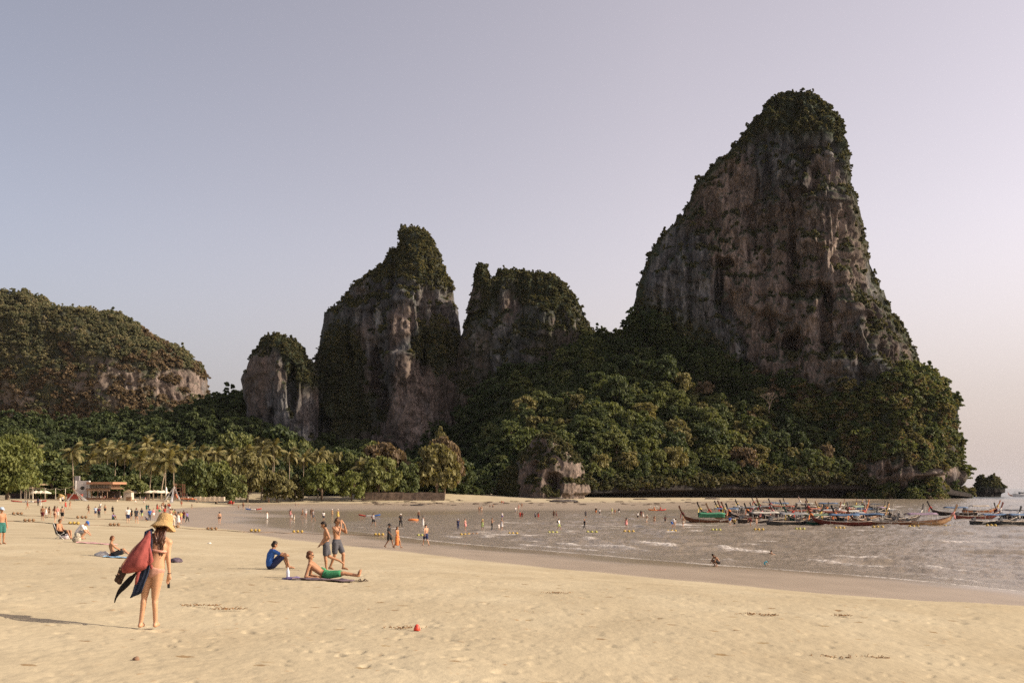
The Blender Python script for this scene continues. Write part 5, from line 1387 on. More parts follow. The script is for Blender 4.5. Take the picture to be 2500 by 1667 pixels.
    (1647, 1286, 22, 'stand', 180, 't:white b:cream h:brown', 0, 'wader in white close behind the blue shorts'),
    (1668, 1287, 28, 'walk', -40, 'b:cream h:fair', 0, 'pale bare bather walking under the brown boat'),
    (1782, 1283, 25, 'stand', 180, 't:blue s:cream h:brown', 0, 'wader in blue shirt by the boats'),
    (1793, 1284, 21, 'ease', 180, 't:yellow s:black h:brown B:black', 0, 'wader in yellow shirt with black bag by the boats'),
    (1832, 1284, 22, 'bent', -90, 't:maroon b:maroon h:brown', 0, 'wader in maroon bending before the dark boats'),
    (1847, 1283, 21, 'stand', 30, 'k:cream h:brown', 0, 'bare skinned wader right of the maroon one before the boats'),
    (1882, 1354, 19, 'sit', 110, 's:navy h:dark', 1, 'dark haired child sitting in shallow water'),
    (1868, 1382, 17, 'bent', 90, 't:aqua s:aqua h:dark', 1, 'toddler in pale blue bending at the water edge'),
    (1748, 1382, 31, 'crouch', -70, 's:black h:dark', 2, 'dark tanned man crouching at the water edge'),
    (950, 1336, 58, 'walk', 75, 't:black s:black W:black', 2, 'man in black clothes and black hat striding along the wet sand'),
    (970, 1338, 53, 'walk', 60, 'l:orange H:brown', 1, 'woman in long terracotta dress walking beside the man in black'),
    (1040, 1332, 52, 'walk', -140, 's:navy c:black', 0, 'bare backed man in blue and navy shorts walking on the wet sand'),
]
def build_crowd():
    for px, py, hp, pose, rz, outfit, sk, lab in CROWD:
        p = gp(px, py); g = g1(p.x, p.y)
        low = pose in ('sit', 'crouch', 'bent')
        hfull = {'sit': .92, 'crouch': .92, 'bent': 1.16}.get(pose, 1.70)
        s = min(1.14, max(.42, hp * p.y / F / hfull))
        z = p.z - (.10 if g < 0 else 0.01)
        if pose == 'sit' and 'shallow' in lab: z -= .25; s = .8
        big = hp > 45
        person((p.x, p.y, z), rz, pose, outfit, lab, s, sk, 'people on the beach and in the shallows', .016 if big else .030, False)

def thing(name, mb, m, loc, label, cat, rz=0, smooth=True, group=None):
    o = mb.build(name, m, None, smooth); o.location = loc; o.rotation_euler = (0, 0, R(rz))
    return tag(o, label, cat, group)
def blobmesh(seed, r, lump=.25, sq=1.0, n=14, k=9):
    mb = MB(); mb.ell((0, 0, 0), r, n, k); rr = random.Random(seed); o = rr.uniform(0, 50)
    V = np.array(mb.v); d = 1 + lump * fbm(V[:, 0] / max(r) * 1.6 + o, V[:, 1] / max(r) * 1.6, V[:, 2] / max(r) * 1.6, 3, seed)
    V = V * d[:, None]; V[:, 2] = np.maximum(V[:, 2], -r[2] * .55) + r[2] * .5
    mb.v = [tuple(v) for v in V]; return mb
def sheet(pts, th=.02):
    """flat cloth lying on or hanging in space: closed slab through a rows x cols grid of points"""
    P = [[Vector(p) for p in row] for row in pts]; mb = MB(); nr, nc = len(P), len(P[0])
    for top in (0, 1):
        b = len(mb.v)
        for i in range(nr):
            for j in range(nc):
                a = P[min(i + 1, nr - 1)][j] - P[max(i - 1, 0)][j]; c = P[i][min(j + 1, nc - 1)] - P[i][max(j - 1, 0)]
                n = a.cross(c).normalized(); mb.v.append(tuple(P[i][j] + n * (th / 2 if top else -th / 2)))
    N2 = nr * nc
    for i in range(nr - 1):
        for j in range(nc - 1):
            q = [i * nc + j, (i + 1) * nc + j, (i + 1) * nc + j + 1, i * nc + j + 1]
            mb.f.append(tuple(reversed(q))); mb.f.append(tuple(x + N2 for x in q))
    for j in range(nc - 1):
        for i in (0, (nr - 1) * nc): mb.f.append((i + j, i + j + 1, i + j + 1 + N2, i + j + N2))
    for i in range(nr - 1):
        for j in (0, nc - 1): mb.f.append((i * nc + j, (i + 1) * nc + j, (i + 1) * nc + j + N2, i * nc + j + N2))
    return mb
def ground_towel(px, py, L, Wd, rz, m, label):
    p = gp(px, py); a = R(rz); rows = []
    for i in range(7):
        row = []
        for j in range(5):
            u = (i / 6 - .5) * L; v = (j / 4 - .5) * Wd
            x = p.x + u * math.cos(a) - v * math.sin(a); y = p.y + u * math.sin(a) + v * math.cos(a)
            row.append((x - p.x, y - p.y, g1(x, y) - p.z + .05 + .02 * math.sin(i * 2.1 + j)))
        rows.append(row)
    return thing('towel', sheet(rows, .03), m, p, label, 'towel')

# ------------------------------------------------------------------ the woman in the foreground and what she carries
def build_woman():
    p = gp(355, 1533)
    POSE['woman'] = {a: Vector(v) for a, v in dict(
        pel=(.115, 0, .86), wai=(.165, .0, 1.04), che=(.185, .03, 1.20), nec=(.195, .07, 1.345), hea=(.232, .13, 1.49), lat=(1, 0, -.28), fd=(.12, .8, -.55),
        shL=(.045, .05, 1.345), elL=(-.165, .02, 1.155), wrL=(-.30, -.05, .94), haL=(-.335, -.05, .865),
        shR=(.325, .05, 1.255), elR=(.327, .02, 1.02), wrR=(.335, .04, .80), haR=(.318, .06, .725),
        hiL=(.035, 0, .84), knL=(-.020, .02, .475), anL=(-.062, -.02, .075), toL=(-.075, .14, .025),
        hiR=(.180, 0, .83), knR=(.128, .03, .455), anR=(.128, .05, .07), toR=(.118, .21, .025)).items()}
    J = POSE['woman']
    root = empty('person', p)
    me = body_mb(J, True, True).remesh('body', .0085, 30)
    mesh_obj('body', me, root, M('skin_woman', (.50, .275, .155), .5, .07, 8, .35))
    bik = M('bikini_cloth', (.50, .27, .20), .8, .1)
    mb = MB(); d0 = (J['pel'] - J['wai']).normalized()
    mb.loft([J['pel'] + d0 * .115, J['pel'] + d0 * .04, J['pel'] - d0 * .02, J['pel'] - d0 * .05], [.05, .155, .172, .170], [.095, .116, .122, .118], J['lat'])
    mesh_obj('bikini_bottom', mb.remesh('bikini', .012, 3), root, bik)
    mb = MB(); c = J['wai'].lerp(J['che'], .5)
    mb.loft([c, c + Vector((.003, 0, .018)), c + Vector((.006, 0, .036))], [.141, .143, .144], [.108, .110, .111], J['lat'])
    mesh_obj('bikini_strap', mb.mesh('strap'), root, M('pink_strap', (.55, .28, .20), .7))
    # straw bucket hat with drooping brim, stitched in rounds
    c = J['hea'] + Vector((.0, .0, .045)); up = Vector((.16, .30, .94)).normalized(); sd = up.cross(Vector((0, 1, 0))).normalized(); fw = sd.cross(up)
    prof_ = [(.004, .150), (.045, .147), (.078, .135), (.098, .108), (.108, .07), (.113, .025), (.118, -.005), (.140, -.030), (.165, -.058), (.182, -.082), (.186, -.092), (.180, -.092), (.150, -.062), (.118, -.035), (.104, -.01), (.10, .05), (.09, .09), (.03, .12), (.004, .125)]
    rings = []
    for i, (r_, h_) in enumerate(prof_):
        r_ += .0035 * (i % 2) * (r_ > .05)
        rings.append([c + up * (h_ + (.014 * math.sin(3 * t + 1) + .01 * math.sin(5 * t) if 7 <= i <= 12 else 0)) + (sd * math.cos(t) + fw * math.sin(t)) * r_ for t in [6.283 * j / 28 for j in range(28)]])
    hb = MB(); hb.rings(rings); hb.build('straw_hat', M('straw', (.40, .262, .115), .85, .3, 60, .2, .7), root, True)
    # long wavy hair falling down the back
    hr = MB(); rr = random.Random(2)
    for i in range(22):
        t = i / 21; x0 = .145 + .135 * t; L = .30 + .10 * math.sin(t * 3.1) + rr.uniform(-.05, .05)
        pts = []; ph = rr.uniform(0, 6)
        for k in range(9):
            q = k / 8
            pts.append((x0 + .02 * math.sin(ph + q * 9) + (.02 - .05 * t) * q + .01, .06 - .11 * math.sin(min(1, q * 2.2) * 1.57) - .012 * math.sin(ph * 2 + q * 7) + rr.uniform(-.004, .004), 1.47 - L * 1.18 * q))
        hr.tube(pts, [.016, .017, .018, .018, .017, .016, .014, .011, .004], 6)
    hr.build('hair', M('hair_woman', (.085, .034, .016), .42, .45, 30, .5), root, True)
    bd = MB(); q = J['wrR']; bd.rings([[Vector((q.x + .03 * math.cos(t), q.y + .03 * math.sin(t), q.z + h)) for t in [6.283 * j / 12 for j in range(12)]] for h in (-.004, .004)]); bd.build('bracelet', cloth('black'), root, True)
    tag(root, 'woman in straw bucket hat and pale bikini walking away on the near sand', 'person')
    # coral drawstring bag slung on her left shoulder
    t = empty('tote_bag', p); coral = M('coral_canvas', (.27, .068, .058), .85, .32, 7, .15, .6)
    mb = MB(); pts = [(.085, -.075, 1.415), (.070, -.14, 1.32), (.035, -.19, 1.22), (-.005, -.22, 1.11), (-.045, -.235, 1.00), (-.075, -.235, .92), (-.085, -.22, .865), (-.08, -.20, .835)]
    n = 22; rs = []
    wid = [.018, .055, .092, .130, .162, .182, .170, .10]; dep = [.016, .035, .05, .062, .075, .082, .07, .03]
    for i, c in enumerate(pts):
        ring = []
        tl = .16 * i / 7
        for j in range(n):
            a = 6.283 * j / n; f = 1 + .10 * math.sin(6 * a + 1.3 + i * .25) * (1 if i < 6 else .4) + .05 * math.sin(11 * a + i * .4)
            ring.append(Vector(c) + Vector((math.cos(a) * wid[i] * f, math.sin(a) * dep[i] * f, math.cos(a) * wid[i] * tl * 1.2)))
        rs.append(ring)
    mb.rings(rs); mb.build('bag_body', coral, t, True)
    mb = MB(); mb.tube([(.09, -.09, 1.42), (.105, -.17, 1.27), (.135, -.20, 1.13), (.165, -.215, 1.00), (.14, -.225, .94)], [.016, .02, .028, .032, .014], 8); mb.tube([(.09, -.09, 1.42), (.075, -.18, 1.27), (.085, -.215, 1.13), (.12, -.225, 1.0), (.14, -.225, .94)], [.014, .018, .022, .024, .012], 8)
    mb.build('strap', coral, t, True)
    mb = MB(); mb.tube([(.02, -.20, .90), (-.02, -.22, .82), (-.05, -.20, .74), (-.07, -.19, .66)], [.014, .022, .026, .012], 8); mb.build('strap', coral, t, True)
    mb = MB(); mb.ell((.16, -.205, .915), (.022, .018, .036), 8, 6); mb.build('knot', coral, t, True)
    tag(t, 'coral red drawstring bag slung over the left shoulder of the woman in the straw hat', 'bag')
    # navy towel hanging over the same shoulder and out below the bag
    cen = [(.06, .05, 1.40), (.055, -.03, 1.435), (.065, -.09, 1.38), (.07, -.12, 1.25), (.06, -.13, 1.05), (.045, -.14, .90), (.02, -.15, .78), (-.02, -.155, .66), (-.055, -.15, .56), (-.085, -.14, .495)]
    hw = [.05, .055, .06, .07, .08, .085, .09, .085, .082, .080]
    rows = [[(c[0] + (u * hw[i]) * .95, c[1] + .022 * math.sin(u * 7 + i * .6), c[2] + u * hw[i] * .42) for u in [-1 + k / 4 for k in range(9)]] for i, c in enumerate(cen)]
    thing('towel', sheet(rows, .014), M('navy_towel', (.040, .052, .085), .95, .25, 16, .1, .5), p, 'navy towel hanging below the coral bag behind the woman', 'towel')
    rows = [[(-.13 - .33 * q * .78 + u * (.04 + .075 * math.sin(3.14 * min(1, q * .8 + .12)) - .05 * q), -.13 + .012 * math.sin(u * 5 + q * 4), .80 - .36 * q + u * .05) for u in (-1, -.5, 0, .5, 1)] for q in [k / 7 for k in range(8)]]
    thing('garment', sheet(rows, .016), M('black_garment', (.014, .012, .012), .9, .2, 12), p, 'black garment trailing out under the coral bag', 'clothing')
    sole = M('sandal_sole', (.075, .042, .028), .8, .25, 20)
    for i, (c, rz) in enumerate((((-.355, -.06, .80), .5), ((-.305, -.08, .77), .25))):
        s = empty('sandal', (p.x + c[0], p.y + c[1], p.z + c[2])); s.rotation_euler = (0, .38 + .1 * i, 0)
        mb = MB(); mb.loft([(0, 0, .12), (0, 0, .06), (0, 0, -.04), (0, 0, -.11), (0, 0, -.13)], [.022, .036, .034, .042, .02], [.012, .014, .013, .013, .01], (1, 0, 0)); mb.build('sole', sole, s, True)
        mb = MB(); mb.tube([(-.036, 0, -.05), (-.03, -.05, -.03), (.02, -.055, -.02), (.036, 0, -.05)], .007, 6); mb.tube([(-.03, 0, .07), (-.02, -.05, .10), (.03, -.05, .08), (.033, 0, .05)], .006, 6); mb.build('strap', sole, s, True)
        tag(s, ['brown strap sandal held in her left hand, the outer one', 'brown strap sandal held in her left hand, the inner one'][i], 'sandal', 'pair of sandals in her left hand')
    mb = MB(); mb.box((.310, .085, .655), (.035, .012, .15)); thing('phone', mb, M('dark_plastic', (.03, .03, .032), .3), p, 'slim dark phone held low in the right hand of the woman', 'phone', 0, False)

def build_bathers():
    # reclining man with green shorts
    p = gp(799, 1416)
    person((p.x, p.y, p.z + .035), 88, 'recline', 's:green h:ginger S:black', 'sunburnt man in green shorts and sunglasses propped on his elbows', 1.02, 1, None, .011, True)
    ground_towel(790, 1418, 1.65, .42, 2, M('lilac_towel', (.13, .095, .11), .9, .6, 5), 'lilac and brown beach towel under the reclining man')
    b = empty('water_bottle', gp(703, 1414)); mb = MB()
    mb.rings([[Vector((r_ * math.cos(t), r_ * math.sin(t), h)) for t in [6.283 * j / 12 for j in range(12)]] for r_, h in ((.03, 0), (.045, .01), (.046, .10), (.041, .13), (.046, .16), (.046, .22), (.03, .27), (.016, .29), (.016, .30))])
    mb.build('bottle', M('bottle_plastic', (.62, .62, .72), .15, .1, 10, .5), b, True)
    mb = MB(); mb.cap((0, 0, .30), (0, 0, .32), .018); mb.build('lid', cloth('white'), b, True); tag(b, 'tall clear water bottle standing left of the reclining man', 'bottle')
    o = thing('bundle', blobmesh(3, (.26, .12, .06), .5), M('purple_bundle', (.15, .12, .24), .9, .4, 9), gp(714, 1415), 'purple crumpled clothing beside the water bottle', 'clothing')
    thing('bundle', blobmesh(4, (.13, .1, .05), .4), M('white_bundle', (.62, .57, .52), .9, .3, 9), gp(727, 1416), 'white and brown crumpled cloth by the elbow of the reclining man', 'clothing')
    thing('bundle', blobmesh(5, (.15, .1, .06), .4), M('black_bundle', (.05, .035, .06), .9, .4, 9), gp(833, 1419), 'dark patterned cloth under the shins of the reclining man', 'clothing')
    for i, (x, y) in enumerate(((876, 1420), (888, 1420))):
        q = gp(x, y); s = empty('flip_flop', (q.x, q.y, q.z + .02), R(60 + 50 * i))
        mb = MB(); mb.loft([(0, -.13, .01), (0, -.08, .012), (0, 0, .012), (0, .09, .012), (0, .13, .01)], [.02, .045, .038, .045, .02], [.012] * 5, (1, 0, 0)); mb.build('sole', M('sandal_sole', (.075, .042, .028)), s, True)
        mb = MB(); mb.tube([(-.042, 0, .02), (-.02, -.04, .07), (0, -.08, .03)], .009, 6); mb.tube([(.042, 0, .02), (.02, -.04, .07), (0, -.08, .03)], .009, 6); mb.build('strap', M('sandal_sole', (.075, .042, .028)), s, True)
        tag(s, ['brown flip flop by the feet of the reclining man, nearer his soles', 'brown flip flop beyond the feet of the reclining man, farther right'][i], 'sandal', 'pair of flip flops')
    thing('plastic_bag', blobmesh(6, (.10, .08, .10), .5), M('green_bag', (.08, .30, .13), .5, .5, 10), gp(790, 1396), 'green and white plastic bag by the foot of the standing boy', 'bag')
    # man in blue shirt sitting
    p = gp(667, 1389)
    person((p.x, p.y, p.z), 118, 'sit', 't:blue s:navy h:dark', 'man in bright blue shirt sitting on the sand hugging his knees', 1.0, 1, None, .011, True)
    p = gp(796, 1394); person(p, -82, 'boy', 's:slate h:dark', 'slim boy in dark shorts looking down with one leg lifted behind', .97, 1, None, .011, True)
    p = gp(822, 1391); person(p, 66, 'eyes', 's:slate h:brown', 'bare chested man in grey shorts holding both hands up to his face', 1.05, 1, None, .011, True)
    p = gp(4, 1328); person(p, 60, 'stand', 's:teal c:pale', 'man in green shorts and pale blue cap cut by the left edge', 1.0, 1, None, .014, True)
    # group at the left: low chair, bent woman, boy on blue towel
    p = gp(152, 1316); person((p.x, p.y, p.z), 78, 'chair', 's:black h:brown', 'bare chested man seated in a low beach chair', 1.0, 1, None, .014)
    c = empty('beach_chair', p, R(78)); wt = M('white_frame', (.70, .68, .62), .5); bl = cloth('black')
    for s in (-.27, .27):
        mb = MB(); mb.tube([(s, -.30, 0), (s, .10, .34), (s, .36, .92)], .016, 6); mb.tube([(s, .34, 0), (s, -.22, .34), (s, -.32, .40)], .016, 6); mb.build('side_frame', wt, c, True)
    mb = MB(); mb.box((0, -.06, .24), (.52, .48, .03)); mb.build('seat', bl, c); mb = MB(); mb.box((0, .31, .58), (.52, .03, .62), (-.32, 0, 0)); mb.build('backrest', bl, c)
    tag(c, 'low folding beach chair with white frame and black cloth', 'chair')
    p = gp(199, 1316); person((p.x, p.y, p.z), 100, 'crouch', 't:white s:grey c:blue', 'woman in white shirt and blue cap bending forward on the sand', 1.12, 0, None, .014)
    thing('beach_bag', blobmesh(8, (.22, .18, .34), .25), M('patterned_bag', (.36, .32, .24), .9, .8, 16), gp(188, 1324), 'black and white patterned beach bag left of the blue capped woman', 'bag')
    thing('beach_bag', blobmesh(9, (.26, .2, .26), .3), M('grey_bag', (.42, .38, .42), .9, .4, 8), gp(157, 1315), 'grey lilac beach bag in front of the low chair', 'bag')
    ground_towel(237, 1328, 1.9, .8, 0, M('pink_towel', (.52, .30, .30), .9, .4, 4), 'pink and maroon towel spread right of the patterned bag')
    p = gp(283, 1361); person((p.x, p.y, p.z + .04), 112, 'sitflat', 's:black h:ginger', 'bare backed boy in black patterned shorts sitting on a blue towel', .95, 1, None, .012)
    ground_towel(293, 1362, 1.2, .6, 0, M('blue_towel', (.24, .42, .62), .9, .25, 6), 'light blue towel under the sitting boy')
    thing('beach_bag', blobmesh(10, (.30, .2, .17), .35), M('white_bag', (.66, .62, .56), .9, .3, 7), gp(252, 1359), 'white beach bag left of the sitting boy', 'bag')
    thing('beach_bag', blobmesh(11, (.14, .1, .08), .3), M('dark_bag', (.05, .04, .045), .9, .3, 7), gp(243, 1358), 'small dark bag leaning on the white beach bag', 'bag')
    thing('beach_bag', blobmesh(12, (.12, .1, .10), .3), M('orange_bag', (.65, .17, .05), .9, .3, 7), gp(271, 1360), 'orange cloth bag right behind the sitting boy', 'bag')
    thing('beach_bag', blobmesh(13, (.24, .15, .13), .35), M('dusk_bag', (.11, .085, .11), .9, .6, 12), gp(430, 1372), 'dark patterned bag on pale cloth right of the straw hat woman', 'bag')
    thing('beach_bag', blobmesh(14, (.08, .06, .12), .3), M('brown_bag', (.14, .055, .035), .9, .4, 9), gp(399, 1368), 'small brown red bag seen past the arm of the woman', 'bag')
    # litter and weed on the sand
    thing('plastic_bag', blobmesh(15, (.13, .1, .04), .5), cloth('white'), gp(511, 1326), 'scrap of white plastic on the bare sand', 'litter')
    mb = MB(); mb.rings([[Vector((r_ * math.cos(t), r_ * math.sin(t), h)) for t in [6.283 * j / 12 for j in range(12)]] for r_, h in ((.055, 0), (.052, .03), (.035, .075), (.018, .095), (.008, .10))])
    thing('sand_mould', mb, M('red_plastic', (.62, .075, .045), .45), gp(1018, 1538), 'little red plastic cone lying by dug up sand', 'toy')
    thing('coconut_husk', blobmesh(16, (.034, .034, .03), .35), M('husk', (.20, .12, .075), .9, .4, 30), gp(332, 1612), 'small brown seed ball on the near sand', 'seed')
    wd = M('dry_weed', (.26, .15, .07), .95, .5, 30)
    rr = random.Random(9)
    for x, y, w, lab in ((988, 1533, .45, 'brown weed heap left of the red plastic cone'), (490, 1478, .55, 'dry weed tuft right of the straw hat woman'), (555, 1487, .4, 'second dry weed tuft farther right of the woman'), (1360, 1447, .55, 'dry weed patch on open sand right of the reclining man'), (1270, 1497, .8, 'long low weed patch in mid sand'), (1400, 1495, .4, 'weed scrap right end of the long low patch'),
                         (2022, 1605, .5, 'dark weed heap on the near right sand'), (2095, 1607, .5, 'weed tangle right beside the dark heap'), (2152, 1609, .3, 'small weed scrap right of the tangle'), (1835, 1499, .4, 'weed scrap below the wet edge'), (1880, 1502, .3, 'small weed bit right of the scrap below the wet edge'), (2055, 1503, .3, 'weed bit on the right sand near the wet edge'), (1345, 1216, 1.6, 'line of weed at the back of the flat')):
        p = gp(x, y); mb = MB()
        for i in range(46):
            a = rr.uniform(0, 6.28); q = rr.random() ** .8 * w * .8; c = Vector((q * math.cos(a), q * .35 * math.sin(a), 0)); d = Vector((rr.uniform(-1, 1), rr.uniform(-1, 1), rr.uniform(.0, .35))).normalized() * rr.uniform(.03, .09) * (1 + (w > 1) * 2)
            mb.tube([c, c + d * .6 + Vector((0, 0, .01)), c + d], [.006, .005, .002], 4)
        thing('seaweed_clump', mb, wd, (p.x, p.y, p.z + .005), lab, 'seaweed', 0, True, 'clumps of dry weed on the sand')
# ------------------------------------------------------------------ long tail boats
def boat_meshes():
    B = {}
    def sec(t):
        x = -5.0 + 10 * t
        w = np.interp(t, [0, .15, .5, .75, .9, 1], [.62, .80, .95, .78, .38, .06])
        k = np.interp(t, [0, .2, .6, .85, 1], [-.10, -.25, -.28, -.05, .75])
        s = np.interp(t, [0, .2, .55, .8, 1], [.72, .58, .56, .80, 1.35])
        return x, w, k, s
    mb = MB(); rs = []
    for t in np.linspace(0, 1, 17):
        x, w, k, s = sec(t); wi = max(w - .07, .01); dk = max(s - .38, k + .08)
        rs.append([Vector(q) for q in ((x, -w, s), (x, -w * .86, (s + k) / 2 - .05), (x, -w * .45, k + .04), (x, 0, k), (x, w * .45, k + .04), (x, w * .86, (s + k) / 2 - .05), (x, w, s), (x, wi, s), (x, wi * .85, dk), (x, -wi * .85, dk), (x, -wi, s))])
    mb.rings(rs); B['hull'] = mb.mesh('hull', False)
    mb = MB()
    for sgn in (-1, 1): mb.tube([(x, sgn * w, s + .02) for x, w, k, s in [sec(t) for t in np.linspace(0, 1, 17)]], .055, 6)
    B['gunwale'] = mb.mesh('gunwale')
    mb = MB(); pts = [(4.75, .9), (5.15, 1.45), (5.5, 2.0), (5.82, 2.65), (6.1, 3.35)]; rs = []
    for i, (x, z) in enumerate(pts):
        h = [.26, .20, .17, .16, .20][i]; w = [.07, .07, .07, .07, .08][i]
        rs.append([Vector((x - h * .85, -w, z + h * .5)), Vector((x + h * .6, -w, z - h * .5)), Vector((x + h * .6, w, z - h * .5)), Vector((x - h * .85, w, z + h * .5))])
    mb.rings(rs); B['prow'] = mb.mesh('prow', False)
    mb = MB(); rs = []
    for x in np.linspace(-2.9, 2.3, 9):
        top = [Vector((x, y, 2.0 - .26 * (y / .95) ** 2 - .05 * math.cos(x * 1.9))) for y in np.linspace(-.95, .95, 7)]
        rs.append(top + [v - Vector((0, 0, .035)) for v in reversed(top)])
    mb.rings(rs); B['canopy'] = mb.mesh('canopy')
    mb = MB(); mb.tube([(0, 0, .2), (0, 0, 1.76)], .035, 6); B['post'] = mb.mesh('post')
    mb = MB()
    for i, y in enumerate((-.93, .93)):
        pts_ = [[(x, y + .02 * math.sin(x * 5), z) for x in np.linspace(-2.8, 2.2, 12)] for z in (1.74, 1.4, 1.05)]
        sb = sheet(pts_, .025); mb.add(sb.v, sb.f)
    B['side_curtain'] = mb.mesh('side_curtain')
    mb = MB(); mb.box((-4.55, 0, 1.02), (.62, .44, .42)); mb.box((-4.35, 0, 1.32), (.34, .34, .22)); mb.tube([(-4.4, 0, .5), (-4.45, 0, .9)], .09, 6); mb.cap((-4.75, .16, 1.15), (-4.2, .28, 1.3), .07); mb.tube([(-4.2, 0, 1.15), (-3.3, 0, 1.35)], .03, 6)
    B['engine'] = mb.mesh('engine', False)
    mb = MB(); mb.tube([(-4.8, 0, 1.0), (-6.6, 0, .72), (-8.4, .1, .42)], .045, 6); mb.tube([(-8.4, .1, .42), (-8.42, .1, .62)], .03, 5); mb.box((-8.46, .1, .42), (.05, .34, .08), (.5, 0, 0)); mb.box((-8.46, .1, .42), (.05, .08, .34), (.5, 0, 0))
    B['propeller_shaft'] = mb.mesh('propeller_shaft', False)
    mb = MB()
    for q, (x, z) in enumerate(((5.32, 1.78), (5.42, 1.92), (5.50, 2.06))):
        mb.rings([[Vector((x + .27 * math.cos(a) - .1, .22 * math.sin(a), z + .1 * math.cos(a) + h)) for a in [6.283 * j / 10 for j in range(10)]] for h in (-.055, .055)])
    for y in (-.1, 0, .12):
        sb = sheet([[(5.56 + .07 * j + .03 * i, y * 1.6 + .09 * j + .05 * math.sin(i + j), 1.85 - .20 * i) for j in range(3)] for i in range(6)], .02); mb.add(sb.v, sb.f)
    B['ribbon'] = mb.mesh('ribbon')
    mb = MB(); mb.tube([(0, 0, 0), (0, 0, 2.3)], .03, 5); B['flag_pole'] = mb.mesh('flag_pole')
    mb = MB(); mb.box((0, 0, .50), (.28, 1.5, .05)); B['bench'] = mb.mesh('bench', False)
    mb = MB(); mb.box((0, 0, .44), (.9, .7, .3)); mb.box((.2, .2, .68), (.4, .35, .2)); B['cargo'] = mb.mesh('cargo', False)
    return B
WOOD = dict(brown=M('boat_brown', (.150, .062, .030), .5, .3, 3), dark=M('boat_dark', (.035, .026, .022), .5, .35, 3), red=M('boat_red', (.13, .032, .022), .5, .3, 3), tan=M('boat_tan', (.32, .19, .095), .5, .3, 3), orange=M('boat_orange', (.38, .14, .05), .5, .3, 3), black=M('boat_black', (.016, .017, .018), .5, .3, 3), green=M('boat_green', (.02, .075, .05), .5, .3, 3))
CANV = dict(blue=M('canvas_blue', (.075, .125, .21), .8, .25, 2), green=M('canvas_green', (.055, .20, .11), .8, .2, 2), white=M('canvas_white', (.34, .32, .28), .8, .2, 2), grey=M('canvas_grey', (.19, .185, .18), .8, .25, 2), purple=M('canvas_purple', (.20, .14, .19), .8, .25, 2), rust=M('canvas_rust', (.24, .08, .045), .8, .25, 2), sage=M('canvas_sage', (.16, .22, .15), .8, .25, 2), cream=M('canvas_cream', (.30, .25, .19), .8, .25, 2))
